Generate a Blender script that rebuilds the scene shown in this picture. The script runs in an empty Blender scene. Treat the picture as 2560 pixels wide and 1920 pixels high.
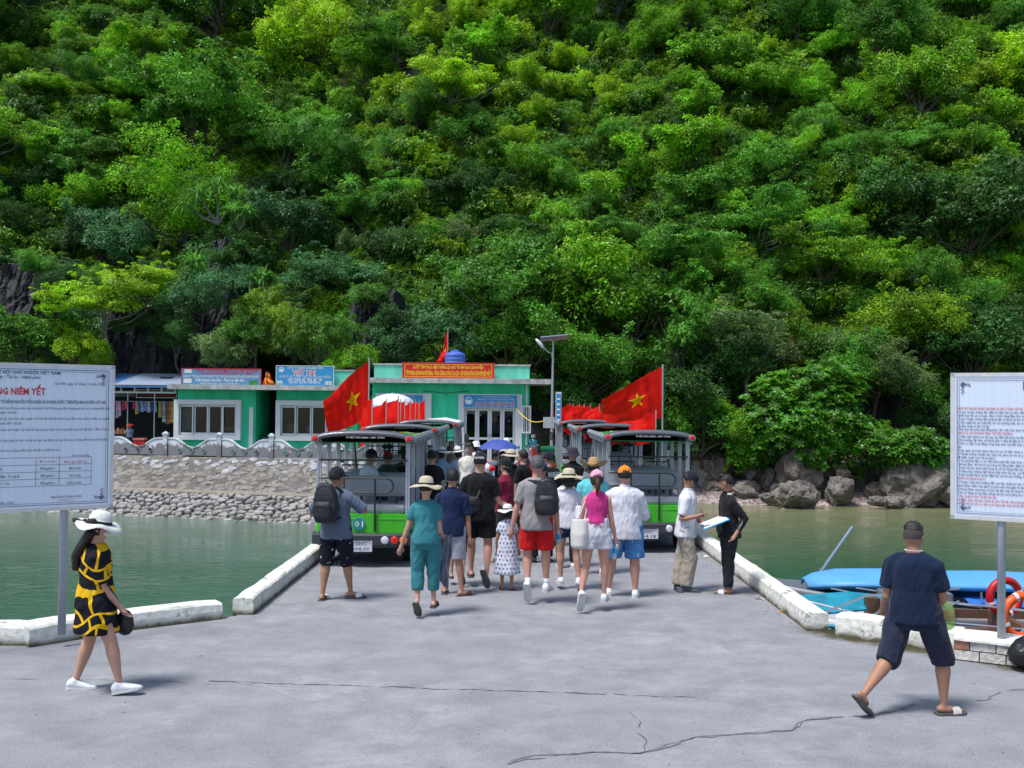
import bpy, math, random
import numpy as np
from mathutils import Vector, Matrix, noise, Euler
random.seed(7)
SC = bpy.context.scene
COL = SC.collection
PI = math.pi
rad = math.radians
# ---------------------------------------------------------------- camera
CAM = Vector((0.0, 0.0, 2.6)); FPX = 2500.0
cd = bpy.data.cameras.new('camera'); cam = bpy.data.objects.new('camera', cd); COL.objects.link(cam)
cd.sensor_width = 36.0; cd.lens = 36.0*FPX/2560.0; cd.clip_start = 0.1; cd.clip_end = 1000
CR = Euler((rad(90)+math.atan(48/FPX), 0, 0)).to_matrix() @ Matrix.Rotation(0.009, 3, 'Z')
cam.location = CAM; cam.rotation_euler = CR.to_euler()
SC.camera = cam
# ---------------------------------------------------------------- world, sun, exposure
SUN_EL, SUN_AZ = 66.0, 232.0        # azimuth measured clockwise from +Y
w = bpy.data.worlds.new("World"); SC.world = w; w.use_nodes = True
nt = w.node_tree; bg = nt.nodes['Background']
sky = nt.nodes.new('ShaderNodeTexSky'); sky.sky_type = 'NISHITA'; sky.sun_disc = False
sky.sun_elevation = rad(SUN_EL); sky.sun_rotation = rad(SUN_AZ)
sky.air_density = 1.0; sky.dust_density = 1.6; sky.ozone_density = 1.0
nt.links.new(sky.outputs[0], bg.inputs[0]); bg.inputs[1].default_value = 0.15
sd = bpy.data.lights.new('sun', 'SUN'); sun = bpy.data.objects.new('sun', sd); COL.objects.link(sun)
sd.energy = 3.5; sd.angle = rad(13); sd.color = (1.0, 0.975, 0.94)
_az, _el = rad(SUN_AZ), rad(SUN_EL)
sv = Vector((math.sin(_az)*math.cos(_el), math.cos(_az)*math.cos(_el), math.sin(_el)))
sun.rotation_euler = sv.to_track_quat('Z', 'Y').to_euler(); sun.location = (0, 0, 60)
SC.view_settings.view_transform = 'Standard'; SC.view_settings.look = 'None'
SC.view_settings.exposure = 0.28; SC.view_settings.gamma = 1.0; SC.view_settings.use_curve_mapping = False
SC.render.engine = 'CYCLES'
SC.cycles.max_bounces = 5; SC.cycles.diffuse_bounces = 3; SC.cycles.transparent_max_bounces = 12
SC.cycles.caustics_reflective = False; SC.cycles.caustics_refractive = False

# ---------------------------------------------------------------- photograph pixel -> point in the place
def ray(px, py):
    return CR @ Vector(((px-1280)/FPX, (960-py)/FPX, -1))
def G(px, py, z=0.0):
    d = ray(px, py); t = (z-CAM.z)/d.z; return CAM + d*t
def D(px, py, y):
    d = ray(px, py); t = (y-CAM.y)/d.y; return CAM + d*t
# ---------------------------------------------------------------- materials
MATS = {}
def ramp(nt, fac, c0, c1, p0=0.0, p1=1.0, extra=()):
    r = nt.nodes.new('ShaderNodeValToRGB'); nt.links.new(fac, r.inputs[0])
    e = r.color_ramp.elements; e[0].position = p0; e[1].position = p1
    e[0].color = (*c0, 1); e[1].color = (*c1, 1)
    for p, c in extra:
        k = e.new(p); k.color = (*c, 1)
    return r.outputs[0]
def tex(nt, kind, scale, coord=None, **kw):
    n = nt.nodes.new(kind); n.inputs['Scale'].default_value = scale
    for k, v in kw.items():
        if k in n.inputs: n.inputs[k].default_value = v
        else: setattr(n, k, v)
    if coord is not None: nt.links.new(coord, n.inputs['Vector'])
    return n
def mapping(nt, coord, scale=(1, 1, 1), rot=(0, 0, 0), loc=(0, 0, 0)):
    m = nt.nodes.new('ShaderNodeMapping'); nt.links.new(coord, m.inputs[0])
    m.inputs['Scale'].default_value = scale; m.inputs['Rotation'].default_value = rot; m.inputs['Location'].default_value = loc
    return m.outputs[0]
def mixc(nt, fac, a, b, blend='MIX'):
    m = nt.nodes.new('ShaderNodeMix'); m.data_type = 'RGBA'; m.blend_type = blend
    for i, v in ((0, fac), (6, a), (7, b)):
        if isinstance(v, bpy.types.NodeSocket): nt.links.new(v, m.inputs[i])
        elif i == 0: m.inputs[0].default_value = v
        else: m.inputs[i].default_value = (*v, 1)
    return m.outputs[2]
def newmat(name):
    m = bpy.data.materials.new(name); m.use_nodes = True; nt = m.node_tree
    b = nt.nodes['Principled BSDF']; tc = nt.nodes.new('ShaderNodeTexCoord')
    return m, nt, b, tc
def bump(nt, b, h, strength=.3, dist=.02):
    n = nt.nodes.new('ShaderNodeBump'); n.inputs['Strength'].default_value = strength; n.inputs['Distance'].default_value = dist
    nt.links.new(h, n.inputs['Height']); nt.links.new(n.outputs[0], b.inputs['Normal']); return n
def pm(name, col, rough=.6, var=.12, scale=9.0, bmp=.0, metal=0.0, spec=.4, bscale=None, stretch=(1, 1, 1), coat=0, world=False):
    """principled with a noise-varied colour"""
    if name in MATS: return MATS[name]
    m, nt, b, tc = newmat(name)
    co = tc.outputs['Object']
    if world:
        g = nt.nodes.new('ShaderNodeNewGeometry'); co = g.outputs['Position']
    co = mapping(nt, co, stretch)
    n = tex(nt, 'ShaderNodeTexNoise', scale, co, Detail=4.0, Roughness=.6)
    lo = tuple(c*(1-var) for c in col); hi = tuple(min(1, c*(1+var)) for c in col)
    nt.links.new(ramp(nt, n.outputs[0], lo, hi, .3, .7), b.inputs['Base Color'])
    b.inputs['Roughness'].default_value = rough; b.inputs['Metallic'].default_value = metal
    b.inputs['Specular IOR Level'].default_value = spec; b.inputs['Coat Weight'].default_value = coat
    if bmp:
        n2 = tex(nt, 'ShaderNodeTexNoise', bscale or scale*2, co, Detail=3.0)
        bump(nt, b, n2.outputs[0], bmp, .02)
    MATS[name] = m; return m
def cloth(name, col, wr=.5):
    if name in MATS: return MATS[name]
    m, nt, b, tc = newmat(name)
    co = mapping(nt, tc.outputs['Object'], (1, 1, .45))
    n = tex(nt, 'ShaderNodeTexNoise', 7, co, Detail=3.0, Distortion=.8)
    n2 = tex(nt, 'ShaderNodeTexNoise', 3, tc.outputs['Object'], Detail=2.0)
    lo = tuple(c*.86 for c in col); hi = tuple(min(1, c*1.1) for c in col)
    nt.links.new(ramp(nt, n2.outputs[0], lo, hi, .3, .7), b.inputs['Base Color'])
    b.inputs['Roughness'].default_value = .88; b.inputs['Specular IOR Level'].default_value = .2
    b.inputs['Sheen Weight'].default_value = .08
    bump(nt, b, n.outputs[0], wr, .05)
    MATS[name] = m; return m
# ---------------------------------------------------------------- mesh builder
class M:
    def __init__(s): s.v = []; s.f = []; s.mi = []; s.k = 0
    def add(s, vs, fs, k=None):
        o = len(s.v); s.v.extend([tuple(v) for v in vs]); s.f.extend([tuple(i+o for i in f) for f in fs])
        s.mi.extend([s.k if k is None else k]*len(fs)); return s
    def box(s, c, d, rot=None, k=None):
        hx, hy, hz = d[0]/2, d[1]/2, d[2]/2
        vs = [Vector((x*hx, y*hy, z*hz)) for x in (-1, 1) for y in (-1, 1) for z in (-1, 1)]
        if rot is not None: vs = [rot @ v for v in vs]
        vs = [v+Vector(c) for v in vs]
        return s.add(vs, [(0, 1, 3, 2), (4, 6, 7, 5), (0, 4, 5, 1), (2, 3, 7, 6), (0, 2, 6, 4), (1, 5, 7, 3)], k)
    def b2(s, a, b, k=None):
        a = Vector(a); b = Vector(b); return s.box((a+b)/2, [abs(b[i]-a[i]) for i in range(3)], None, k)
    def loft(s, rings, cap=True, closed=True, k=None):
        n = len(rings[0]); vs = [p for r in rings for p in r]; fs = []
        for i in range(len(rings)-1):
            for j in range(n if closed else n-1):
                fs.append((i*n+j, i*n+(j+1) % n, (i+1)*n+(j+1) % n, (i+1)*n+j))
        if cap and closed:
            fs.append(tuple(range(n-1, -1, -1))); fs.append(tuple((len(rings)-1)*n+j for j in range(n)))
        return s.add(vs, fs, k)
    def tube(s, pts, r, seg=8, cap=True, k=None, round_=False):
        pts = [Vector(p) for p in pts]; n = len(pts)
        rs = [r]*n if isinstance(r, (int, float)) else list(r)
        if round_:
            d0 = (pts[0]-pts[1]).normalized(); d1 = (pts[-1]-pts[-2]).normalized()
            pts = [pts[0]+d0*rs[0]*.95, pts[0]+d0*rs[0]*.6] + pts + [pts[-1]+d1*rs[-1]*.6, pts[-1]+d1*rs[-1]*.95]
            rs = [rs[0]*.3, rs[0]*.8]+rs+[rs[-1]*.8, rs[-1]*.3]; n = len(pts)
        rings = []; up = None
        for i in range(n):
            t = (pts[min(i+1, n-1)]-pts[max(i-1, 0)]).normalized()
            if up is None:
                up = Vector((0, 0, 1)) if abs(t.z) < .9 else Vector((0, 1, 0))
            u = t.cross(up).normalized(); v = u.cross(t).normalized(); up = v
            rings.append([pts[i]+(u*math.cos(2*PI*j/seg)+v*math.sin(2*PI*j/seg))*rs[i] for j in range(seg)])
        return s.loft(rings, cap, True, k)
    def ell(s, c, r, seg=12, rg=8, k=None, rot=None):
        c = Vector(c); rings = []
        for i in range(1, rg):
            a = PI*i/rg; rr = []
            for j in range(seg):
                p = Vector((r[0]*math.sin(a)*math.cos(2*PI*j/seg), r[1]*math.sin(a)*math.sin(2*PI*j/seg), r[2]*math.cos(a)))
                if rot is not None: p = rot @ p
                rr.append(c+p)
            rings.append(rr)
        top = Vector((0, 0, r[2])); bot = Vector((0, 0, -r[2]))
        if rot is not None: top = rot @ top; bot = rot @ bot
        o = len(s.v); s.loft(rings, False, True, k)
        a = len(s.v); s.v.append(tuple(c+top)); s.v.append(tuple(c+bot)); kk = s.k if k is None else k
        for j in range(seg):
            s.f.append((a, o+(j+1) % seg, o+j)); s.mi.append(kk)
            q = o+(rg-2)*seg; s.f.append((a+1, q+j, q+(j+1) % seg)); s.mi.append(kk)
        return s
    def lathe(s, c, prof, seg=16, k=None, rot=None, cap=True):
        c = Vector(c); rings = []
        for r, z in prof:
            rr = []
            for j in range(seg):
                p = Vector((r*math.cos(2*PI*j/seg), r*math.sin(2*PI*j/seg), z))
                if rot is not None: p = rot @ p
                rr.append(c+p)
            rings.append(rr)
        return s.loft(rings, cap, True, k)
    def build(s, name, mats, parent=None, smooth=False, loc=None, kind=None):
        used = sorted({i for f in s.f for i in f})
        if len(used) < len(s.v): mp = {u: i for i, u in enumerate(used)}; s.v = [s.v[u] for u in used]; s.f = [tuple(mp[i] for i in f) for f in s.f]
        me = bpy.data.meshes.new(name); me.from_pydata(s.v, [], s.f)
        if not isinstance(mats, (list, tuple)): mats = [mats]
        for m in mats: me.materials.append(m)
        if len(mats) > 1: me.polygons.foreach_set('material_index', s.mi)
        if smooth: me.polygons.foreach_set('use_smooth', [True]*len(me.polygons))
        me.update()
        return link(name, me, parent, loc, kind)
def link(name, me, parent=None, loc=None, kind=None):
    o = bpy.data.objects.new(name, me); COL.objects.link(o)
    if parent is not None: o.parent = parent
    if loc is not None: o.location = loc
    if kind: o['kind'] = kind
    return o
def tag(o, label, cat, group=None, kind=None):
    o['label'] = label; o['category'] = cat
    if group: o['group'] = group
    if kind: o['kind'] = kind
    return o
def thing(name, label, cat, loc=(0, 0, 0), rz=0.0, group=None):
    o = bpy.data.objects.new(name, None); COL.objects.link(o); o.location = loc; o.rotation_euler = (0, 0, rz)
    o.empty_display_size = .2
    return tag(o, label, cat, group)
def kids(o): return [c for c in ALLCH.get(o.name, [])]
def copy_tree(o, children, parent=None):
    c = o.copy(); COL.objects.link(c)
    if parent is not None: c.parent = parent
    for ch in children.get(o, []): copy_tree(ch, children, c)
    return c
def child_map(objs):
    m = {}
    for o in objs:
        if o.parent is not None: m.setdefault(o.parent, []).append(o)
    return m
def fbm(x, y, z=0.0, o=3):
    return noise.fractal(Vector((x, y, z)), 1.0, 2.0, o)
# ================================================================ hill and shore
def sstep(a, b, x):
    t = max(0.0, min(1.0, (x-a)/(b-a))); return t*t*(3-2*t)
def foot_y(x):            # where the hill begins
    return 52.5 - 4.2*sstep(4, 12, x) + 1.2*fbm(x*.07, 3.1)
def hill_z(x, y):
    y0 = foot_y(x); r = sstep(3, 9, x)          # r=1 on the right, where a beach lies below the hill
    base = .1*(1-r) + (-.7)*r
    if y < y0:
        if r > 0:
            b = -2.6 + (y-41.5)/(y0-41.5)*1.9
            b += .12*fbm(x*.8, y*.8, 2.0)
            return b*r + (.1-2.0*sstep(44, 41, y))*(1-r)
        return base if y > 43.4 else -2.6
    d = y-y0
    cl = 6.0 + 2.5*fbm(x*.11, 7.7)              # height of the rock foot
    steep = cl*sstep(0, 3.2, d)
    up = max(0, d-2.4)*(1.12+.12*fbm(x*.03, 5.5))
    n = 3.7*fbm(x*.075, y*.06, 1.3, 3)*sstep(2, 12, d) + .7*fbm(x*.35, y*.35, 9.0)*sstep(0, 3, d)
    return base + steep + up + n
def rockmat(name, dark, light, streak, sc=1.0):
    m, nt, b, tc = newmat(name)
    co = nt.nodes.new('ShaderNodeNewGeometry').outputs['Position']
    v = mapping(nt, co, (1.0*sc, 1.0*sc, .16*sc))
    n1 = tex(nt, 'ShaderNodeTexNoise', 1.3, v, Detail=6.0, Roughness=.65, Distortion=.5)
    n2 = tex(nt, 'ShaderNodeTexNoise', 5.0, co, Detail=5.0)
    c = ramp(nt, n1.outputs[0], dark, light, .42, .62)
    c = mixc(nt, ramp(nt, n1.outputs[0], (0, 0, 0), (1, 1, 1), .64, .70), c, streak)
    c = mixc(nt, .5, c, ramp(nt, n2.outputs[0], dark, light, .35, .75))
    nt.links.new(c, b.inputs['Base Color']); b.inputs['Roughness'].default_value = .85
    bump(nt, b, n1.outputs[0], .9, .25)
    MATS[name] = m; return m
M_cliff = rockmat('cliff_rock', (.010, .011, .014), (.05, .052, .058), (.22, .21, .20))
def grid_mesh(xs, ys, fz):
    vs = [(x, y, fz(x, y)) for y in ys for x in xs]; nx = len(xs); fs = []
    for j in range(len(ys)-1):
        for i in range(nx-1):
            a = j*nx+i; fs.append((a, a+1, a+nx+1, a+nx))
    return vs, fs
def hillmat():
    m, nt, b, tc = newmat('hill_soil_and_rock')
    g = nt.nodes.new('ShaderNodeNewGeometry')
    co = g.outputs['Position']
    v = mapping(nt, co, (1, 1, .2))
    n1 = tex(nt, 'ShaderNodeTexNoise', 1.1, v, Detail=6.0, Roughness=.65, Distortion=.4)
    n3 = tex(nt, 'ShaderNodeTexNoise', .9, co, Detail=6.0)
    sep = nt.nodes.new('ShaderNodeSeparateXYZ'); nt.links.new(g.outputs['Normal'], sep.inputs[0])
    rock = ramp(nt, n1.outputs[0], (.010, .011, .014), (.045, .048, .052), .4, .62, ((.72, (.12, .115, .11)),))
    soil = ramp(nt, n3.outputs[0], (.010, .02, .006), (.022, .045, .008), .3, .7)
    nt.links.new(mixc(nt, ramp(nt, sep.outputs[2], (0, 0, 0), (1, 1, 1), .35, .6), rock, soil), b.inputs['Base Color'])
    b.inputs['Roughness'].default_value = .9
    bump(nt, b, n1.outputs[0], .9, .3)
    return m
M_hill = hillmat()
xs = [i*.8 for i in range(-95, 96)]
ys = [48 + i*.5 for i in range(30)] + [63+i*1.1 for i in range(66)]
vs, fs = grid_mesh(xs, ys, hill_z)
M().add(vs, fs).build('hillside', M_hill, smooth=True, kind='structure')
# beach on the right
def beachmat():
    m, nt, b, tc = newmat('shell_beach')
    co = nt.nodes.new('ShaderNodeNewGeometry').outputs['Position']
    v = tex(nt, 'ShaderNodeTexVoronoi', 9.0, co)
    n = tex(nt, 'ShaderNodeTexNoise', 1.2, co, Detail=5.0)
    c = ramp(nt, v.outputs['Color'], (.16, .11, .10), (.55, .47, .46), .2, .9, ((.5, (.33, .25, .24)),))
    c = mixc(nt, ramp(nt, n.outputs[0], (0, 0, 0), (.7, .7, .7), .45, .7), c, (.11, .08, .06))
    nt.links.new(c, b.inputs['Base Color']); b.inputs['Roughness'].default_value = .8
    bump(nt, b, v.outputs['Distance'], .9, .08)
    return m
xs = [2.5+i*.25 for i in range(150)]; ys = [40.5+i*.25 for i in range(36)]
vs, fs = grid_mesh(xs, ys, lambda x, y: hill_z(x, y)+.03)
M().add(vs, fs).build('beach', beachmat(), smooth=True, kind='structure')
# ---------------------------------------------------------------- water
def watermat():
    m, nt, b, tc = newmat('sea_water')
    co = nt.nodes.new('ShaderNodeNewGeometry').outputs['Position']
    n0 = tex(nt, 'ShaderNodeTexNoise', .18, co, Detail=2.0)
    sep = nt.nodes.new('ShaderNodeSeparateXYZ'); nt.links.new(co, sep.inputs[0])
    mr = nt.nodes.new('ShaderNodeMapRange'); nt.links.new(sep.outputs[1], mr.inputs[0])
    mr.inputs[1].default_value = 26; mr.inputs[2].default_value = 43
    mx = nt.nodes.new('ShaderNodeMapRange'); nt.links.new(sep.outputs[0], mx.inputs[0])
    mx.inputs[1].default_value = -4; mx.inputs[2].default_value = 6
    deep = ramp(nt, n0.outputs[0], (.02, .088, .046), (.035, .115, .07), .3, .7)
    mul = nt.nodes.new('ShaderNodeMath'); mul.operation = 'MULTIPLY'; nt.links.new(mr.outputs[0], mul.inputs[0]); nt.links.new(mx.outputs[0], mul.inputs[1])
    far = mixc(nt, mx.outputs[0], (.17, .21, .165), (.19, .20, .10))  # left tint paints the grey reflection far out; right tint is shallow sand
    c = mixc(nt, mr.outputs[0], deep, far)
    nt.links.new(c, b.inputs['Base Color'])
    rw = nt.nodes.new('ShaderNodeMapRange'); nt.links.new(tex(nt, 'ShaderNodeTexNoise', .35, mapping(nt, co, (.6, 1.6, 1)), Detail=4.0).outputs[0], rw.inputs[0]); rw.inputs[1].default_value = .4; rw.inputs[2].default_value = .65; rw.inputs[3].default_value = .03; rw.inputs[4].default_value = .16; nt.links.new(rw.outputs[0], b.inputs['Roughness']); b.inputs['IOR'].default_value = 1.33; b.inputs['Specular IOR Level'].default_value = .5
    v = mapping(nt, co, (1.0, 1.9, 1))
    w1 = tex(nt, 'ShaderNodeTexNoise', 1.5, v, Detail=4.0, Roughness=.55, Distortion=.4)
    w2 = tex(nt, 'ShaderNodeTexNoise', 7.0, v, Detail=3.0, Roughness=.5)
    ad = nt.nodes.new('ShaderNodeMath'); ad.operation = 'MULTIPLY_ADD'
    nt.links.new(w2.outputs[0], ad.inputs[0]); ad.inputs[1].default_value = .22; nt.links.new(w1.outputs[0], ad.inputs[2])
    bump(nt, b, ad.outputs[0], .5, .13)
    return m
WZ = -1.8
M().add([(-110, -40, WZ), (110, -40, WZ), (110, 56, WZ), (-110, 56, WZ)], [(0, 1, 2, 3)]).build('water', watermat(), kind='structure')
M().add([(-110, -40, -3.2), (110, -40, -3.2), (110, 56, -3.2), (-110, 56, -3.2)], [(0, 1, 2, 3)]).build('seabed', pm('mud', (.06, .07, .04)), kind='structure')
# ---------------------------------------------------------------- quay and causeway
def groundmat():
    m, nt, b, tc = newmat('worn_concrete')
    co = nt.nodes.new('ShaderNodeNewGeometry').outputs['Position']
    big = tex(nt, 'ShaderNodeTexNoise', .35, co, Detail=5.0, Roughness=.6)
    mid = tex(nt, 'ShaderNodeTexNoise', 2.2, co, Detail=6.0, Roughness=.7)
    fin = tex(nt, 'ShaderNodeTexNoise', 55, co, Detail=4.0, Roughness=.7)
    vv = tex(nt, 'ShaderNodeTexVoronoi', 26, co, Randomness=1.0)
    v2 = tex(nt, 'ShaderNodeTexVoronoi', 9, co, Randomness=1.0)
    c = ramp(nt, mid.outputs[0], (.165, .17, .184), (.31, .315, .334), .35, .65)
    c = mixc(nt, ramp(nt, big.outputs[0], (0, 0, 0), (.75, .75, .75), .42, .62), c, (.20, .208, .235))
    # exposed aggregate patches
    patch = ramp(nt, mid.outputs[0], (1, 1, 1), (0, 0, 0), .40, .52)
    spk = ramp(nt, vv.outputs['Distance'], (1, 1, 1), (0, 0, 0), .10, .30)
    mm = mixc(nt, 1.0, patch, spk, 'MULTIPLY')
    c = mixc(nt, mm, c, (.12, .135, .16))
    wh = ramp(nt, v2.outputs['Distance'], (1, 1, 1), (0, 0, 0), .02, .05)
    c = mixc(nt, mixc(nt, 1.0, wh, ramp(nt, big.outputs[0], (0, 0, 0), (1, 1, 1), .45, .6), 'MULTIPLY'), c, (.1, .085, .07))
    st_ = tex(nt, 'ShaderNodeTexNoise', .8, mapping(nt, co, (1, 1.6, 1), loc=(3, 7, 0)), Detail=8.0, Roughness=.78, Distortion=.5); c = mixc(nt, ramp(nt, st_.outputs[0], (0, 0, 0), (.6, .6, .6), .5, .62), c, (.14, .143, .152)); c = mixc(nt, ramp(nt, st_.outputs[0], (.55, .55, .55), (0, 0, 0), .36, .44), c, (.36, .36, .37))
    c = mixc(nt, .3, c, ramp(nt, fin.outputs[0], (.10, .104, .118), (.45, .455, .48), .35, .65))
    # wet, mossy strip along the right kerb
    sep = nt.nodes.new('ShaderNodeSeparateXYZ'); nt.links.new(co, sep.inputs[0])
    # signed distance to the line (3.5,11.5)-(5.2,10.0)
    a = Vector((3.45, 11.75)); bb = Vector((5.2, 10.05)); nrm = Vector((-(bb-a).y, (bb-a).x)).normalized()
    if nrm.y < 0: nrm = -nrm
    d1 = nt.nodes.new('ShaderNodeVectorMath'); d1.operation = 'DOT_PRODUCT'; nt.links.new(co, d1.inputs[0]); d1.inputs[1].default_value = (nrm.x, nrm.y, 0)
    ad = nt.nodes.new('ShaderNodeMath'); ad.operation = 'MULTIPLY_ADD'; nt.links.new(mid.outputs[0], ad.inputs[0]); ad.inputs[1].default_value = .9
    nt.links.new(d1.outputs['Value'], ad.inputs[2])
    k = nrm.x*a.x+nrm.y*a.y
    mr = nt.nodes.new('ShaderNodeMapRange'); nt.links.new(ad.outputs[0], mr.inputs[0]); mr.inputs[1].default_value = k-.32+.45; mr.inputs[2].default_value = k-.12+.45
    lx = nt.nodes.new('ShaderNodeMapRange'); nt.links.new(sep.outputs[0], lx.inputs[0]); lx.inputs[1].default_value = 3.1; lx.inputs[2].default_value = 3.6
    my = nt.nodes.new('ShaderNodeMapRange'); nt.links.new(sep.outputs[1], my.inputs[0]); my.inputs[1].default_value = 12.0; my.inputs[2].default_value = 11.6
    m1 = nt.nodes.new('ShaderNodeMath'); m1.operation = 'MULTIPLY'; nt.links.new(mr.outputs[0], m1.inputs[0]); nt.links.new(lx.outputs[0], m1.inputs[1])
    m2 = nt.nodes.new('ShaderNodeMath'); m2.operation = 'MULTIPLY'; nt.links.new(m1.outputs[0], m2.inputs[0]); nt.links.new(my.outputs[0], m2.inputs[1])
    c = mixc(nt, m2.outputs[0], c, (.075, .065, .035))
    rr = nt.nodes.new('ShaderNodeMapRange'); nt.links.new(m2.outputs[0], rr.inputs[0]); rr.inputs[3].default_value = .82; rr.inputs[4].default_value = .15
    nt.links.new(rr.outputs[0], b.inputs['Roughness'])
    nt.links.new(c, b.inputs['Base Color'])
    hh = nt.nodes.new('ShaderNodeMath'); hh.operation = 'ADD'; nt.links.new(fin.outputs[0], hh.inputs[0]); nt.links.new(mid.outputs[0], hh.inputs[1])
    bump(nt, b, hh.outputs[0], .35, .015)
    return m
M_conc = groundmat()
M_wall = pm('quay_wall', (.22, .21, .19), .9, .3, 2.0, .5)
# outline of the quay, anticlockwise from the near left
KL = [(-14, 10.9), (-5.45, 10.70), (-4.98, 10.62), (-4.9, 10.95), (-3.30, 12.15)]
out = [(-14, -6), (14, -6), (14, 5.2), (5.4, 10.15), (3.62, 11.75), (3.62, 42.5), (3.9, 47), (9.5, 47), (9.5, 55), (-62, 55), (-62, 45.4), (-19, 45.4), (-8.1, 42.5), (-3.35, 41.25), (-3.35, 12.3)]+KL[::-1]
g = M(); n = len(out)
g.add([(x, y, 0) for x, y in out], [tuple(range(n))], 0)
g.add([(x, y, 0) for x, y in out]+[(x, y, -3.1) for x, y in out], [(i, i+n, (i+1) % n+n, (i+1) % n) for i in range(n)], 1)
quay = g.build('quay', [M_conc, M_wall], kind='structure')
# cracks and the expansion joint: thin broken sheets just above the slab
def crack(name, pts, w, seed, mat, gap=.18, jag=.014):
    rnd = random.Random(seed); c = M()
    P = [G(x, y) for x, y in pts]; acc = []
    for a, b in zip(P, P[1:]):
        n = max(2, int((b-a).length/.035))
        for i in range(n): acc.append(a.lerp(b, i/n))
    lo = []; 
    for i, p in enumerate(acc):
        t = (acc[min(i+1, len(acc)-1)]-acc[max(i-1, 0)]).normalized(); nn = Vector((-t.y, t.x, 0))
        q = p + nn*(fbm(i*.09, seed)*.05 + fbm(i*.45, seed+5)*jag)
        ww = w*max(0.0, .55+1.1*fbm(i*.13, seed+9)+rnd.uniform(-.3, .3))
        if fbm(i*.05, seed+20) < -.35+gap*0: ww *= .1
        lo.append((q+nn*ww, q-nn*ww))
    for i in range(len(lo)-1):
        a, b = lo[i]; d, e = lo[i+1]
        c.add([(a.x, a.y, .004), (b.x, b.y, .004), (e.x, e.y, .004), (d.x, d.y, .004)], [(0, 1, 2, 3)])
    return c.build(name, mat, quay)
M_crack = pm('crack_dirt', (.085, .083, .083), .95, .3, 20)
M_damp = pm('damp_crack', (.15, .15, .158), .7, .3, 12)
crack('expansion_joint', [(520, 1703), (900, 1716), (1280, 1728), (1560, 1738), (1780, 1745)], .010, 3, M_crack)
crack('expansion_joint', [(-40, 1696), (300, 1702), (640, 1714)], .004, 8, M_crack)
crack('crack', [(1270, 1912), (1330, 1892), (1480, 1880), (1600, 1884), (1680, 1866), (1740, 1843), (1830, 1838), (1980, 1826), (2020, 1800), (2080, 1793), (2160, 1790), (2240, 1778), (2290, 1757)], .022, 12, M_damp)
crack('crack', [(1280, 1908), (1480, 1880), (1600, 1884), (1740, 1843), (1980, 1826), (2020, 1800), (2160, 1790)], .005, 16, M_crack)
crack('crack', [(2300, 1750), (2400, 1755), (2470, 1752), (2500, 1728), (2580, 1722)], .014, 21, M_damp)
crack('crack', [(1575, 1780), (1600, 1800), (1595, 1830), (1615, 1850), (1605, 1880)], .004, 30, M_crack)
# ---------------------------------------------------------------- kerbs
def kerbmat():
    m, nt, b, tc = newmat('limewashed_kerb')
    g = nt.nodes.new('ShaderNodeNewGeometry'); co = g.outputs['Position']
    n1 = tex(nt, 'ShaderNodeTexNoise', 3.5, co, Detail=7.0, Roughness=.75)
    n2 = tex(nt, 'ShaderNodeTexNoise', 14, co, Detail=5.0)
    sep = nt.nodes.new('ShaderNodeSeparateXYZ'); nt.links.new(co, sep.inputs[0])
    c = ramp(nt, n2.outputs[0], (.50, .50, .43), (.74, .74, .70), .3, .65)
    chip = ramp(nt, n1.outputs[0], (1, 1, 1), (0, 0, 0), .36, .40)
    c = mixc(nt, chip, c, (.13, .135, .14))
    zz = nt.nodes.new('ShaderNodeMath'); zz.operation = 'MULTIPLY_ADD'; nt.links.new(n1.outputs[0], zz.inputs[0]); zz.inputs[1].default_value = -.22; nt.links.new(sep.outputs[2], zz.inputs[2])
    low = nt.nodes.new('ShaderNodeMapRange'); nt.links.new(zz.outputs[0], low.inputs[0]); low.inputs[1].default_value = -.03; low.inputs[2].default_value = -.09
    c = mixc(nt, low.outputs[0], c, (.10, .09, .05))
    nt.links.new(c, b.inputs['Base Color']); b.inputs['Roughness'].default_value = .9
    bump(nt, b, n1.outputs[0], .8, .03)
    return m
M_kerb = kerbmat()
def kerb(name, label, line, w, h, side, seed, group='white painted kerbs along the quay edge'):
    """line: inner bottom edge (towards the walkway), side: +1/-1 outward normal sign, rough lofted beam"""
    P = [Vector((x, y, 0)) for x, y in line]; acc = [P[0]]
    for a, b in zip(P, P[1:]):
        n = max(1, int((b-a).length/.22))
        for i in range(1, n+1): acc.append(a.lerp(b, i/n))
    rings = []
    for i, p in enumerate(acc):
        t = (acc[min(i+1, len(acc)-1)]-acc[max(i-1, 0)]).normalized(); nn = Vector((-t.y, t.x, 0))*side
        hh = h + .012*fbm(i*.3, seed); e = .02*fbm(i*.5, seed+3)
        endf = .94 if i in (0, len(acc)-1) else 1
        prof = [(0+e*.4, -.02), (.0, hh*.5), (.012, hh*.9*endf), (.035, hh*endf), (w*.5, hh*1.02*endf), (w-.03, hh*endf), (w, hh*.9), (w, -.3)]
        rings.append([p+nn*a+Vector((0, 0, z+.01*fbm(i*.7, j, seed))) for j, (a, z) in enumerate(prof)])
    k = M().loft(rings, True, True)
    return tag(k.build(name, M_kerb), label, 'kerb', group)
kerb('kerb', 'long white kerb on the left edge of the causeway, running to the shuttles', [(-3.12, 12.2), (-3.12, 43.4)], .25, .21, 1, 1)
kerb('kerb', 'long white kerb on the right edge of the causeway, beside the man in black', [(3.43, 11.6), (3.41, 43.4)], .25, .22, -1, 2)
kerb('kerb', 'chipped white kerb running left from the gap, behind the woman in the dress', [(-3.42, 11.95), (-4.55, 11.12), (-4.62, 11.07)], .3, .20, -1, 3)
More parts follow.
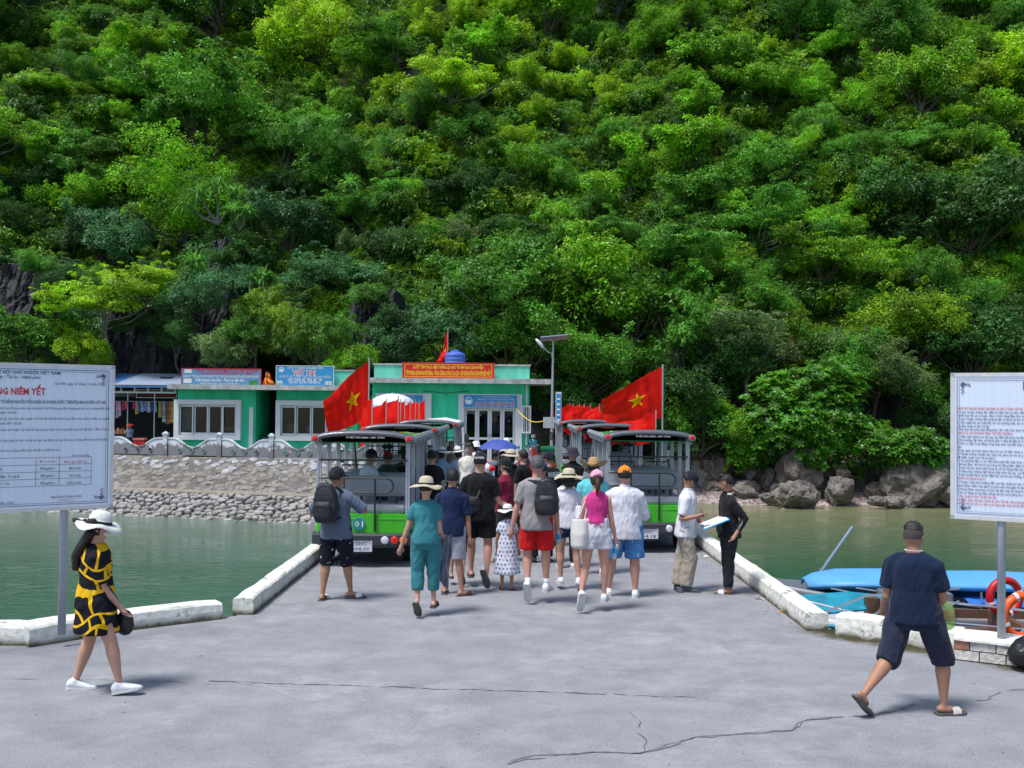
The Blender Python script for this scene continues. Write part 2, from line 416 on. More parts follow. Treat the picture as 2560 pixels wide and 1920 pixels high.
kerb('kerb', 'thick weathered white kerb block carrying the left notice board', [(-4.5, 11.05), (-5.02, 10.5)], .42, .21, -1, 4)
kerb('kerb', 'mouldy white kerb at the far left edge of the photo', [(-5.08, 10.58), (-8.5, 10.5)], .35, .20, -1, 5)
kerb('kerb', 'round ended white kerb right of the gap, behind the man in navy', [(3.68, 11.36), (4.72, 10.56)], .3, .25, 1, 6)
# ================================================================ foliage
def leafmat(name, rough=.5, trans=.3, const=None):
    m, nt, b, tc = newmat(name)
    oi = nt.nodes.new('ShaderNodeObjectInfo'); g = nt.nodes.new('ShaderNodeNewGeometry')
    rp = g.outputs['Random Per Island']
    hs = nt.nodes.new('ShaderNodeHueSaturation'); (nt.links.new(oi.outputs['Color'], hs.inputs['Color']) if const is None else hs.inputs['Color'].__setattr__('default_value', (*const, 1)))
    m1 = nt.nodes.new('ShaderNodeMapRange'); nt.links.new(rp, m1.inputs[0]); m1.inputs[3].default_value = .492; m1.inputs[4].default_value = .515
    m2 = nt.nodes.new('ShaderNodeMapRange'); nt.links.new(rp, m2.inputs[0]); m2.inputs[3].default_value = .62; m2.inputs[4].default_value = 1.6
    wn = tex(nt, 'ShaderNodeTexNoise', .55, g.outputs['Position'], Detail=3.0); wm = nt.nodes.new('ShaderNodeMapRange'); nt.links.new(wn.outputs[0], wm.inputs[0]); wm.inputs[1].default_value = .35; wm.inputs[2].default_value = .65; wm.inputs[3].default_value = .62; wm.inputs[4].default_value = 1.4
    mm_ = nt.nodes.new('ShaderNodeMath'); mm_.operation = 'MULTIPLY'; nt.links.new(m2.outputs[0], mm_.inputs[0]); nt.links.new(wm.outputs[0], mm_.inputs[1]); m2 = mm_
    nt.links.new(m1.outputs[0], hs.inputs['Hue']); nt.links.new(m2.outputs[0], hs.inputs['Value'])
    tr = nt.nodes.new('ShaderNodeBsdfTranslucent'); mx = nt.nodes.new('ShaderNodeMixShader'); mx.inputs[0].default_value = trans
    h2 = nt.nodes.new('ShaderNodeHueSaturation'); nt.links.new(hs.outputs[0], h2.inputs['Color']); h2.inputs['Hue'].default_value = .485; h2.inputs['Value'].default_value = 1.5
    nt.links.new(h2.outputs[0], tr.inputs[0])
    nt.links.new(hs.outputs[0], b.inputs['Base Color']); b.inputs['Roughness'].default_value = rough; b.inputs['Specular IOR Level'].default_value = .42
    nt.links.new(b.outputs[0], mx.inputs[1]); nt.links.new(tr.outputs[0], mx.inputs[2])
    nt.links.new(mx.outputs[0], nt.nodes['Material Output'].inputs[0])
    MATS[name] = m; return m
M_leaf = leafmat('leaf'); M_bark = pm('bark', (.07, .063, .052), .9, .35, 5, .6); M_palebark = pm('pale_bark', (.22, .21, .19), .9, .3, 5, .5)
RS = np.random.RandomState(11)
def unit(v): return v/np.maximum(1e-6, np.linalg.norm(v, axis=1, keepdims=True))
def leaves_at(pos, nrm, L, W, droop=0.0, along=None):
    """rhombic leaves; returns verts (4n,3)"""
    n = len(pos); r = RS.normal(size=(n, 3))
    if along is not None: r = along + .45*r
    t = unit(r - nrm*np.sum(r*nrm, axis=1, keepdims=True))
    t[:, 2] -= droop; t = unit(t); s = unit(np.cross(nrm, t))
    l = (L*RS.uniform(.6, 1.3, size=(n, 1)))*.5; w = (W*RS.uniform(.7, 1.2, size=(n, 1)))*.5
    return np.stack([pos-t*l, pos+s*w+t*l*.1, pos+t*l, pos-s*w+t*l*.1], axis=1).reshape(-1, 3)
def lobe_leaves(c, r, n, L, W, sq=.75, droop=0.0, upb=.55, inner=.22):
    ns = max(6, n//26); sd_ = unit(RS.normal(size=(ns, 3)) + np.array([0, 0, .35])); sk = RS.uniform(.78, 1.22, size=ns)
    ix = RS.randint(ns, size=n); d = unit(sd_[ix] + .26*RS.normal(size=(n, 3)))
    k = RS.uniform(.72, 1.08, size=(n, 1)); q = RS.rand(n, 1) < inner; k = np.where(q, RS.uniform(.2, .8, size=(n, 1)), k)*sk[ix][:, None]
    pos = np.array(c) + d*r*k*np.array([1, 1, sq])
    nrm = unit(.45*d + np.array([0, 0, upb]) + .42*RS.normal(size=(n, 3)))
    return leaves_at(pos, nrm, L, W, droop, along=d)
def quads_mesh(name, V, mat):
    V = np.asarray(V, dtype=np.float32); nq = len(V)//4; me = bpy.data.meshes.new(name)
    me.vertices.add(len(V)); me.vertices.foreach_set('co', V.ravel())
    me.loops.add(nq*4); me.loops.foreach_set('vertex_index', np.arange(nq*4, dtype=np.int32))
    me.polygons.add(nq); me.polygons.foreach_set('loop_start', np.arange(0, nq*4, 4, dtype=np.int32))
    me.materials.append(mat); me.update(); me.validate(); return me
def crown(R, nl, per, L, W, sq=.8, droop=.0, flat=.75, spread=1.0, lr=(.26, .44), seedv=0):
    """irregular crown at the origin: a handful of sub-crowns, each of several leafy lobes; returns verts and lobe centres"""
    out = []; cs = []; ns = 7; subs = []
    for i in range(ns):
        d = RS.normal(size=3); d[2] = abs(d[2])*.9-.35; d /= np.linalg.norm(d)
        subs.append((d*R*RS.uniform(.25, .78)*np.array([spread, spread, flat])*(1 if i else 0), R*RS.uniform(.26, .50)))
    for i in range(nl):
        sc, sr = subs[i % ns]; d = RS.normal(size=3); d[2] = abs(d[2])*.9-.3; d /= np.linalg.norm(d)
        c = sc+d*sr*RS.uniform(.45, .95)*np.array([1, 1, flat]); r = sr*RS.uniform(.38, .72)
        cs.append(c); m = int(per*(r/(R*.27))**2)
        out.append(lobe_leaves(c, r, m, L, W, sq, droop))
        for k in range(3):   # twigs of leaves that stick out and break the outline
            e = RS.normal(size=3); e[2] = abs(e[2]); e /= np.linalg.norm(e)
            out.append(lobe_leaves(c+e*r*RS.uniform(.9, 1.5), r*RS.uniform(.2, .4), m//9, L, W, sq, droop))
    return np.concatenate(out), cs
def limbs(cs, base, r0, R):
    m = M(); base = Vector(base); top = Vector((0, 0, -.25*R)); mid = base.lerp(top, .55)+Vector((random.uniform(-.1, .1)*R, random.uniform(-.1, .1)*R, 0))
    m.tube([base, mid, top], [r0, r0*.75, r0*.5], 7)
    for c in cs[::2]:
        c = Vector(c); a = mid.lerp(top, random.random())
        b = a.lerp(c, .5)+Vector((0, 0, -.08*R))
        m.tube([a, b, c*.97], [r0*.38, r0*.22, r0*.07], 5)
    return m
# kinds of crown, each with a few variants:  name, R, lobes, leaves/lobe, leaf length, width, squash, droop
KINDS = {
 'broad': dict(R=2.6, nl=28, per=720, L=.130, W=.072, sq=.7, droop=.1, flat=.7),
 'fine': dict(R=2.4, nl=30, per=980, L=.092, W=.050, sq=.75, droop=.05, flat=.8),
 'bushy': dict(R=2.3, nl=28, per=760, L=.112, W=.062, sq=.85, droop=.15, flat=.9),
 'bamboo': dict(R=2.4, nl=28, per=720, L=.19, W=.036, sq=.9, droop=.55, flat=.95),
 'layered': dict(R=2.7, nl=30, per=720, L=.118, W=.064, sq=.36, droop=.05, flat=.75, spread=1.1),
}
VAR = {}
for kname, kw in KINDS.items():
    for v in range(3):
        V, cs = crown(**kw); R = kw['R']
        cm = quads_mesh('crown', V, M_leaf)
        tm = limbs(cs, (random.uniform(-.3, .3), R*.25, -R*.95), .10, R).build('trunk', M_palebark if kname == 'layered' and v == 0 else M_bark)
        tme = tm.data; bpy.data.objects.remove(tm)
        VAR.setdefault(kname, []).append((cm, tme, R))
GREENS = {  # kind of green -> colour (albedo)
 'yellow-green': (.25, .42, .010), 'bright green': (.155, .35, .012), 'mid green': (.080, .225, .018),
 'dark green': (.045, .125, .022), 'bluish green': (.055, .155, .050), 'grey-green': (.12, .20, .06), 'olive green': (.15, .27, .012)}
KWORD = {'broad': 'broad-leaved', 'fine': 'fine-leaved', 'bushy': 'bushy', 'bamboo': 'drooping', 'layered': 'flat-layered'}
def put_tree(kname, v, loc, s, green, label, cat='tree', group=None, rz=None, sz=None, name='tree', trunk=True, jitter=.14, hf=.5):
    cm, tm, R = VAR[kname][v]
    t = thing(name, label, cat, loc, 0, group)
    rz = random.uniform(0, 6.28) if rz is None else rz
    sz = s*random.uniform(.85, 1.12) if sz is None else sz
    h = R*hf*sz
    c = link('crown', cm, t, (0, -.25*R*s, h)); c.rotation_euler = (random.uniform(.0, .25), random.uniform(-.12, .12), rz); c.scale = (s, s, sz)
    col = GREENS[green]; k = random.uniform(1-jitter, 1+jitter); k2 = random.uniform(.93, 1.06)
    c.color = (col[0]*k*k2, col[1]*k, col[2]*k, 1)
    if trunk:
        q = link('trunk', tm, t, (0, -.25*R*s, h)); q.rotation_euler = (0, 0, random.uniform(-.3, .3)); q.scale = (s, s, sz)
    return t
# greens over the slope, its light and dark areas put into leaf colour: rows from the top of the photograph down, columns left to right
GM = [['mid green', 'bright green', 'bright green', 'yellow-green', 'bright green', 'bright green', 'mid green', 'bright green'],
      ['bright green', 'bright green', 'yellow-green', 'bright green', 'yellow-green', 'bright green', 'bright green', 'yellow-green'],
      ['mid green', 'mid green', 'bright green', 'mid green', 'mid green', 'bright green', 'mid green', 'mid green'],
      ['dark green', 'dark green', 'dark green', 'dark green', 'mid green', 'mid green', 'bright green', 'dark green'],
      ['bluish green', 'dark green', 'bluish green', 'mid green', 'bright green', 'mid green', 'bright green', 'mid green'],
      ['dark green', 'bluish green', 'dark green', 'mid green', 'mid green', 'bright green', 'olive green', 'dark green']]
ROWW = ['atop the slope', 'high on the slope', 'halfway up the slope', 'on the lower slope', 'low on the slope', 'at the slope foot']
COLW = ['above the left notice board', 'above the souvenir stall', 'above the two small shops', 'above the big left flag', 'above the main green building', 'above the big right flag', 'above the rocks on the right', 'above the right notice board']
# patches of bare rock (px, py, half width, half height)
BARE = [(70, 720, 85, 70), (330, 850, 95, 80), (540, 640, 45, 60), (560, 850, 60, 60), (480, 760, 55, 50), (940, 800, 65, 60), (2190, 640, 35, 45), (2000, 520, 45, 35), (2430, 880, 40, 120), (1950, 860, 50, 60), (2270, 1010, 30, 90)]
def projpx(p):
    q = CR.transposed() @ (Vector(p)-CAM); return 1280+FPX*q.x/-q.z, 960-FPX*q.y/-q.z
def hit(px, py):
    d = ray(px, py); d = d/d.y; y = 47.0
    while y < 128:
        q = CAM+d*y
        if q.z < hill_z(q.x, y): return q.x, y, q.z
        y += .45
    return None
rt = random.Random(5); pts = []
for k in range(9000):          # spread evenly over the slope as it is seen, a little beyond the frame too
    px, py = rt.uniform(-260, 2820), rt.uniform(-70, 985); md = 58+110*rt.random()**2.2
    if any((px-a)**2+((py-b)*1.15)**2 < (.5*(md+c))**2*1.05 for a, b, c in pts): continue
    if any(abs(px-a)/w+abs(py-b)/h < 1.15 for a, b, w, h in BARE): continue
    pts.append((px, py, md))
trees = []
for px, py, md in pts:
    h_ = hit(px, py)
    if h_: trees.append((h_[0], h_[1], hill_z(h_[0], h_[1]), px, py, md))
inv = [t for t in trees if -40 < t[3] < 2600 and t[4] > -45]; cut = sorted((t[5] for t in inv), reverse=True)[min(len(inv)-1, 246)]
rest = [t for t in trees if t[5] < cut]; trees = [t for t in trees if t[5] >= cut and (t in inv or t[5] > 85)]
for xx, yy, z, px, py, md in trees:
    ci = max(0, min(7, int(px/320))); ri = max(0, min(5, int(py/165)))
    green = GM[ri][ci]
    u = rt.random()
    if u < .16: green = rt.choice(['yellow-green', 'bright green', 'mid green'] if ri < 3 else ['bright green', 'mid green', 'bluish green', 'grey-green'])
    elif u < .36: green = {'yellow-green': 'bright green', 'bright green': 'mid green', 'mid green': 'bright green', 'dark green': 'mid green', 'bluish green': 'dark green', 'olive green': 'mid green', 'grey-green': 'mid green'}[green]
    kn = rt.choices(['broad', 'fine', 'bushy', 'bamboo', 'layered'], [3, 3, 3, 2.4 if 1 < ci < 7 else 1, 2])[0]
    s = md*yy/2500/2.15*rt.uniform(.9, 1.15)
    put_tree(kn, rt.randrange(3), (xx, yy, z-.45), s, green, f'{"large " if s > 1.3 else ("small " if s < .85 else "")}{KWORD[kn]} {green} tree {ROWW[ri]}, {COLW[ci]}', group='trees covering the hillside')
# the rest of the cover: shrubs and creepers nobody could count, scattered over the slope by geometry nodes
def underwood():
    src = bpy.data.collections.new('shrub_sprigs'); k = 0
    for col in ((.09, .21, .008), (.17, .30, .007), (.05, .14, .012), (.12, .25, .009), (.06, .16, .020)):
        k += 1; lm = leafmat(f'sprig_leaf_{k}', const=col)
        for L, W in ((.14, .065), (.20, .042)):
            V = np.concatenate([lobe_leaves((RS.uniform(-.5, .5), RS.uniform(-.5, .5), RS.uniform(-.1, .35)), RS.uniform(.35, .6), 210, L, W, .8, .25, .5, .1) for _ in range(5)])
            o = bpy.data.objects.new('sprig', quads_mesh('sprig', V, lm)); src.objects.link(o)
    rr = random.Random(9); P = []; S = []
    for i in range(8500):
        px, py = rr.uniform(-260, 2820), rr.uniform(-80, 1010)
        if any(abs(px-a)/w+abs(py-b)/h < 1.0 for a, b, w, h in BARE) and rr.random() < .80: continue
        h_ = hit(px, py)
        if h_: P.append((h_[0], h_[1]-.25, h_[2]+.15)); S.append(rr.uniform(.6, 1.35))
    for t in rest:
        for q in range(3): P.append((t[0]+rr.uniform(-.8, .8), t[1]-.4+rr.uniform(-.5, .5), t[2]+rr.uniform(.5, 1.5))); S.append(rr.uniform(1.2, 1.7))
    me = bpy.data.meshes.new('undergrowth'); me.from_pydata(P, [], []); at = me.attributes.new('sz', 'FLOAT', 'POINT'); at.data.foreach_set('value', S); o = link('undergrowth', me, kind='stuff')
    tag(o, 'dense green shrubs and creepers filling the gaps between hillside trees', 'undergrowth')
    ng = bpy.data.node_groups.new('scatter', 'GeometryNodeTree'); ng.interface.new_socket('Geometry', in_out='INPUT', socket_type='NodeSocketGeometry'); ng.interface.new_socket('Geometry', in_out='OUTPUT', socket_type='NodeSocketGeometry')
    N = ng.nodes; a = N.new('NodeGroupInput'); b = N.new('NodeGroupOutput'); ins = N.new('GeometryNodeInstanceOnPoints'); ci = N.new('GeometryNodeCollectionInfo'); ci.inputs['Collection'].default_value = src; ci.inputs['Separate Children'].default_value = True; ci.inputs['Reset Children'].default_value = True
    r1 = N.new('FunctionNodeRandomValue'); r1.data_type = 'FLOAT_VECTOR'; r1.inputs[0].default_value = (-.25, -.25, 0); r1.inputs[1].default_value = (.25, .25, 6.28); r2 = N.new('GeometryNodeInputNamedAttribute'); r2.data_type = 'FLOAT'; r2.inputs['Name'].default_value = 'sz'
    ins.inputs['Pick Instance'].default_value = True
    for x, y in ((a.outputs[0], ins.inputs['Points']), (ci.outputs[0], ins.inputs['Instance']), (r1.outputs[0], ins.inputs['Rotation']), (r2.outputs[0], ins.inputs['Scale']), (ins.outputs[0], b.inputs[0])): ng.links.new(x, y)
    md = o.modifiers.new('scatter', 'NODES'); md.node_group = ng
underwood()
# ================================================================ lettering
_fc = bpy.data.curves.new('lettering', 'FONT'); _fo = bpy.data.objects.new('lettering', _fc)
def text_geo(s, h, bold=0.0, shear=0.0, res=1):
    _fc.body = s; _fc.size = 1.0; _fc.resolution_u = res; _fc.offset = bold; _fc.shear = shear
    me = bpy.data.meshes.new_from_object(_fo)
    V = [v.co.copy() for v in me.vertices]; F = [tuple(p.vertices) for p in me.polygons]; bpy.data.meshes.remove(me)
    k = h/.73
    V = [Vector((v.x*k, v.y*k, 0)) for v in V]
    x1 = max((v.x for v in V), default=0); x0 = min((v.x for v in V), default=0)
    return V, F, x0, x1
def put_text(m, s, origin, ux, uz, h, x, z, width=None, align='l', bold=0.0, shear=0.0, off=.004, res=1):
    """text on a board: ux along the line, uz up; (x,z) baseline position in board coordinates; width squeezes it to fit"""
    V, F, x0, x1 = text_geo(s, h, bold, shear, res); W = max(1e-6, x1-x0); sx = 1.0 if width is None else width/W
    a = {'l': 0, 'c': -.5, 'r': -1.0}[align]*W*sx
    n = Vector(ux).cross(Vector(uz)).normalized()
    o = Vector(origin); ux = Vector(ux); uz = Vector(uz)
    m.add([o+ux*(x+a+(v.x-x0)*sx)+uz*(z+v.y)+n*off for v in V], F)
    return m
# ================================================================ buildings
M_green = pm('green_plaster', (.04, .60, .32), .8, .2, 2.2, .15, world=True, stretch=(1, 1, .22))
M_tealw = pm('teal_parapet', (.14, .58, .42), .8, .2, 2.5, .15, world=True, stretch=(1, 1, .25))
M_frame = pm('white_frame', (.66, .67, .68), .5, .06, 3)
M_slab = pm('stained_concrete', (.38, .39, .38), .9, .38, 3.2, .3, world=True)
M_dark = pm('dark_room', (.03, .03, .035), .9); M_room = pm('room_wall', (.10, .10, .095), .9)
M_floor = pm('tiled_floor', (.16, .13, .11), .7)
def glassmat():
    m = bpy.data.materials.new('window_glass'); m.use_nodes = True; nt = m.node_tree; nt.nodes.clear()
    o = nt.nodes.new('ShaderNodeOutputMaterial'); g = nt.nodes.new('ShaderNodeBsdfGlossy'); t = nt.nodes.new('ShaderNodeBsdfTransparent')
    g.inputs['Roughness'].default_value = .02; g.inputs[0].default_value = (.9, .95, 1, 1); t.inputs[0].default_value = (.72, .76, .78, 1)
    f = nt.nodes.new('ShaderNodeFresnel'); f.inputs[0].default_value = 1.5
    x = nt.nodes.new('ShaderNodeMixShader'); nt.links.new(f.outputs[0], x.inputs[0]); nt.links.new(t.outputs[0], x.inputs[1]); nt.links.new(g.outputs[0], x.inputs[2])
    nt.links.new(x.outputs[0], o.inputs[0]); MATS['glass'] = m; return m
M_glass = glassmat()
M_signblue = pm('sign_blue', (.035, .27, .56), .5, .06, 4); M_signblue2 = pm('sign_faded_blue', (.10, .26, .45), .5, .08, 4)
M_red = pm('paint_red', (.55, .01, .015), .5, .05); M_white = pm('paint_white', (.78, .79, .80), .5, .04)
M_yellow = pm('paint_yellow', (.85, .62, .02), .5, .04); M_navy = pm('print_navy', (.035, .05, .14), .6, .05)
M_printred = pm('print_red', (.55, .03, .05), .6, .05)
M_metal = pm('steel', (.45, .47, .5), .35, .1, 8, metal=.8); M_black = pm('black_plastic', (.02, .02, .022), .5)
def wall(par, name, mat, x0, x1, y, t, z0, z1, holes=()):
    """front wall in the plane y (front face) with rectangular holes (x0,x1,z0,z1)"""
    m = M(); hs = sorted(holes); cur = x0
    for a, b, c, d in hs:
        if a > cur: m.b2((cur, y, z0), (a, y+t, z1))
        if c > z0: m.b2((a, y, z0), (b, y+t, c))
        if d < z1: m.b2((a, y, d), (b, y+t, z1))
        cur = b
    if cur < x1: m.b2((cur, y, z0), (x1, y+t, z1))
    return m.build(name, mat, par)
def frame_rect(m, x0, x1, z0, z1, y, w, t):
    m.b2((x0, y, z0), (x0+w, y+t, z1)); m.b2((x1-w, y, z0), (x1, y+t, z1)); m.b2((x0+w, y, z1-w), (x1-w, y+t, z1)); m.b2((x0+w, y, z0), (x1-w, y+t, z0+w))
def XD(px, y): return D(px, 960, y).x
def ZD(px, py, y): return D(px, py, y).z
# ---- main green building
YM = 43.0
x0, x1 = XD(931, YM), XD(1324, YM)
mb = thing('station_building', 'flat roofed green building under the red banner at the end of the causeway', 'building', (x0, YM, 0))
Q = Vector((x0, YM, 0))
def L(x): return XD(x, YM)-x0
d0, d1 = L(1162), L(1288); zt = ZD(1200, 1021, YM); e0, e1 = L(955), L(1062)
wall(mb, 'wall', M_green, 0, x1-x0, 0, .22, 0, 3.42, [(e0, e1, 0, zt), (d0, d1, 0, zt)])
m = M(); m.b2((0, .22, 0), (.2, 4.5, 3.42)); m.b2((x1-x0-.2, .22, 0), (x1-x0, 4.5, 3.42)); m.build('wall', M_green, mb)
m = M(); m.b2((.2, 4.3, 0), (x1-x0-.2, 4.5, 3.42)); m.build('wall', M_room, mb)
m = M(); m.b2((-.5, -.75, 3.42), (x1-x0+.9, 4.7, 3.63)); m.build('roof', M_slab, mb)
par = M(); par.b2((.05, .12, 3.63), (x1-x0, .3, 4.2)); par.b2((.05, .3, 3.63), (.25, 4.4, 4.2)); par.b2((x1-x0-.2, .3, 3.63), (x1-x0, 4.4, 4.2)); par.build('parapet', M_tealw, mb)
m = M(); m.b2((.0, .08, 4.2), (x1-x0+.04, .36, 4.27)); m.build('coping', M_slab, mb)
def door_set(par, a, b, zt, cols, glassframe=True):
    m = M(); m.b2((a-.26, -.10, 0), (a-.004, .26, zt+.62)); m.b2((b+.004, -.10, 0), (b+.30, .26, zt+.62)); m.b2((a-.004, -.10, zt+.004), (b+.004, .26, zt+.62)); m.build('surround', M_frame, par)
    w = (b-a)/cols
    for i in range(cols):
        df = M(); p0, p1 = a+i*w+.006, a+(i+1)*w-.006
        frame_rect(df, p0, p1, .05, zt-.02, .06, .085, .05); df.b2((p0+.085, .06, 1.02), (p1-.085, .11, 1.12))
        f = df.build('door_leaf', M_frame, par)
        g = M(); g.b2((p0+.08, .08, .13), (p1-.08, .088, 1.03)); g.b2((p0+.08, .08, 1.11), (p1-.08, .088, zt-.1)); g.build('pane', M_glass, f)
        if i in (1, 2):
            h = M(); h.box((p1-.05 if i == 1 else p0+.05, .04, 1.2), (.03, .05, .16)); h.build('handle', M_metal, f)
door_set(mb, d0, d1, zt, 4); door_set(mb, e0, e1, zt, 3)
# small barred window at the right corner
m = M(); a, b = L(1305), L(1328); frame_rect(m, a, b, ZD(1318, 1083, YM), ZD(1318, 1014, YM), -.22, .07, .22)
wf = m.build('window_frame', M_frame, mb)
m = M(); m.b2((a+.07, -.05, ZD(1318, 1079, YM)), (b-.07, -.04, ZD(1318, 1018, YM))); m.build('pane', M_glass, wf)
m = M()
for i in range(3): m.tube([(a+.12+i*.08, -.2, ZD(1318, 1080, YM)), (a+.12+i*.08, -.2, ZD(1318, 1017, YM))], .012, 5)
m.build('window_bars', M_white, wf)
m = M(); m.tube([(x1-x0-.12, -.05, 3.4), (x1-x0-.12, -.05, .1)], .035, 6); m.build('downpipe', M_frame, mb)
m = M(); m.tube([(2.2, -.03, 3.1), (3.2, -.03, 3.0), (4.2, -.03, 3.12)], .012, 4); m.build('wire', M_black, mb)
# signs on it
def board(name, label, x0p, x1p, yt, yb, Y, mat, edge=None, group=None, tilt=0, thick=.05):
    a = D(x0p, yb, Y); b = D(x1p, yb, Y); W = b.x-a.x; H = D(x0p, yt, Y).z-a.z
    t = thing(name, label, 'sign', (a.x, Y, a.z), 0, group)
    m = M(); m.b2((0, 0, 0), (W, thick, H)); m.build('panel', mat, t)
    if edge:
        e = M(); frame_rect(e, -.012, W+.012, -.012, H+.012, -.012, .03, thick+.02); e.build('rim', edge, t)
    return t, W, H
def letters(t, name, mat, rows, off=.006, y=0.0):
    m = M()
    for r in rows: put_text(m, r[0], (0, y, 0), (1, 0, 0), (0, 0, 1), r[1], r[2], r[3], width=r[4] if len(r) > 4 else None, align='c', bold=r[5] if len(r) > 5 else 0, off=off, shear=r[6] if len(r) > 6 else 0)
    return m.build(name, mat, t)
t, W, H = board('banner', 'red banner with yellow lettering on the parapet of the green building', 1006, 1235, 906, 945, YM-.12, M_red, M_printred)
t['category'] = 'banner'
e = M(); frame_rect(e, .09, W-.09, .06, H-.06, -.005, .018, .004); e.build('border', M_yellow, t)
letters(t, 'lettering', M_yellow, [('QUYẾT TÂM THỰC HIỆN THẮNG LỢI CHỦ ĐỀ NĂM 2024 CỦA HUYỆN:', .13, W/2, H*.62, W*.77, .02), ('"TẬP TRUNG GIẢI PHÓNG MẶT BẰNG - TĂNG CƯỜNG QUẢN LÝ DU LỊCH - XÂY DỰNG NÔNG THÔN MỚI KIỂU MẪU"', .19, W/2, H*.2, W*.93, .02)])
def emblem(t, x, z, r, y=-.004, rim=M_white, inner=M_signblue):
    m = M(); rings = []
    pts = [(x+r*math.cos(k*PI/12), y, z+r*math.sin(k*PI/12)) for k in range(24)]
    m.add(pts, [tuple(range(24))]); q = m.build('emblem', rim, t)
    m = M(); m.add([(x+r*.8*math.cos(k*PI/10), y-.004, z+r*.8*math.sin(k*PI/10)) for k in range(11)], [tuple(range(11))]); m.build('emblem_field', inner, q)
    m = M(); m.add([(x-r*.6, y-.008, z-.1*r), (x-r*.1, y-.008, z+.5*r), (x+.2*r, y-.008, z+.1*r), (x+.65*r, y-.008, z+.3*r), (x+.5*r, y-.008, z-.35*r), (x-.5*r, y-.008, z-.35*r)], [(5, 4, 3, 2, 1, 0)]); m.build('emblem_field', rim, q)
t, W, H = board('door_sign', 'blue sign with white and red lettering over the glass doors of the green building', 1158, 1294, 986, 1020, YM-.17, M_signblue, M_frame)
letters(t, 'lettering', M_white, [('ỦY BAN NHÂN DÂN HUYỆN CÁT HẢI', .065, W*.6, H*.80, W*.5), ('BAN QUẢN LÝ CÁC VỊNH THUỘC QUẦN ĐẢO CÁT BÀ', .075, W*.6, H*.60, W*.66)])
letters(t, 'lettering', M_white, [('NHÀ LÀM VIỆC BẾN VIỆT HẢI', .19, W*.58, H*.14, W*.73, .05)], .005)
letters(t, 'lettering', M_red, [('NHÀ LÀM VIỆC BẾN VIỆT HẢI', .185, W*.58, H*.145, W*.725, .0)], .009)
emblem(t, W*.1, H*.55, H*.28)
t, W, H = board('door_sign', 'blue sign with yellow lettering partly behind the white parasol', 948, 1058, 986, 1018, YM-.17, M_signblue, M_frame)
letters(t, 'lettering', M_white, [('ỦY BAN NHÂN DÂN HUYỆN CÁT HẢI', .06, W*.55, H*.75, W*.5), ('BAN QUẢN LÝ VỊNH', .06, W*.55, H*.55, W*.5)])
letters(t, 'lettering', M_yellow, [('NHÀ CHỜ KHÁCH DU LỊCH', .17, W*.55, H*.12, W*.8, .02)])
# water tank and flag on the roof
c = D(1138, 905, YM+2.2)
t = thing('water_tank', 'blue ribbed plastic water tank on the roof of the green building', 'water tank', (c.x, c.y, 3.63))
m = M(); R = .47; pr = [(R*.96, 0)]; z = 0
zt_ = ZD(1138, 884, c.y)-3.63
for i in range(7):
    z0_ = zt_*i/7; pr += [(R, z0_+.02), (R, z0_+zt_/7-.03), (R*.95, z0_+zt_/7-.01)]
pr += [(R*.9, zt_), (R*.35, zt_+.10)]
m.lathe((0, 0, 0), pr, 24); M_tank = pm('tank_blue', (.07, .14, .50), .45, .08); m.build('body', M_tank, t, smooth=True)
m = M(); m.lathe((0, 0, zt_+.09), [(.17, 0), (.17, .06), (.1, .09)], 16); m.build('lid', M_tank, t)
# ---- two small shops
YS = 46.0
M_roofedge = M_slab
def shop(name, label, p0, p1, wx0, wx1, door=None):
    a = XD(p0, YS); b = XD(p1, YS); t = thing(name, label, 'building', (a, YS, 0.15)); W = b-a
    wa, wb = XD(wx0, YS)-a, XD(wx1, YS)-a; z0, z1 = ZD(600, 1100, YS)-.15, ZD(600, 1000, YS)-.15
    wall(t, 'wall', M_green, 0, W, 0, .2, 0, 2.95, [(wa+.22, wb-.22, z0+.3, z1-.22)])
    m = M(); m.b2((0, .2, 0), (.18, 3.2, 2.95)); m.b2((W-.18, .2, 0), (W, 3.2, 2.95)); m.b2((.18, 3.0, 0), (W-.18, 3.2, 2.95)); m.build('wall', M_green, t)
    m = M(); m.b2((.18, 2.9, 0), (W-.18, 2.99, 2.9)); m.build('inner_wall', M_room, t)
    m = M(); frame_rect(m, wa, wb, z0, z1, -.25, .22, .25); m.build('window_surround', M_frame, t)
    n = 4; ww = (wb-wa-.44)/n
    fr = M(); frame_rect(fr, wa+.22, wb-.22, z0+.22, z1-.22, -.1, .05, .1); f = fr.build('window', M_frame, t)
    for i in range(n):
        s = M(); frame_rect(s, wa+.22+i*ww+.012, wa+.22+(i+1)*ww-.012, z0+.27, z1-.27, -.14 if i in (0, 3) else -.07, .055, .05); q = s.build('sash', M_frame, f)
    g = M(); g.b2((wa+.25, -.03, z0+.27), (wb-.25, -.02, z1-.27)); g.build('pane', M_glass, f)
    return t, a, W, wa, wb, z0, z1
tA = shop('shop', 'small green shop with a wide white framed window below the faded blue sign', 445, 640, 440, 606)
tB = shop('shop', 'small green shop with a cardboard box in its window, beside the doorway', 692, 895, 693, 868)
# passage between the shops
a = XD(640, YS)+.01; b = XD(692, YS)-.01
t = thing('passage', 'dark open passage with a bicycle between the two small shops', 'doorway', (a, YS, .15))
m = M(); m.b2((0, 2.6, 0), (b-a, 2.8, 2.95)); m.build('back_wall', M_dark, t); m = M(); m.b2((-.28, -.1, 0), (-.1, .0, 2.15)); m.build('door_jamb', M_frame, t)
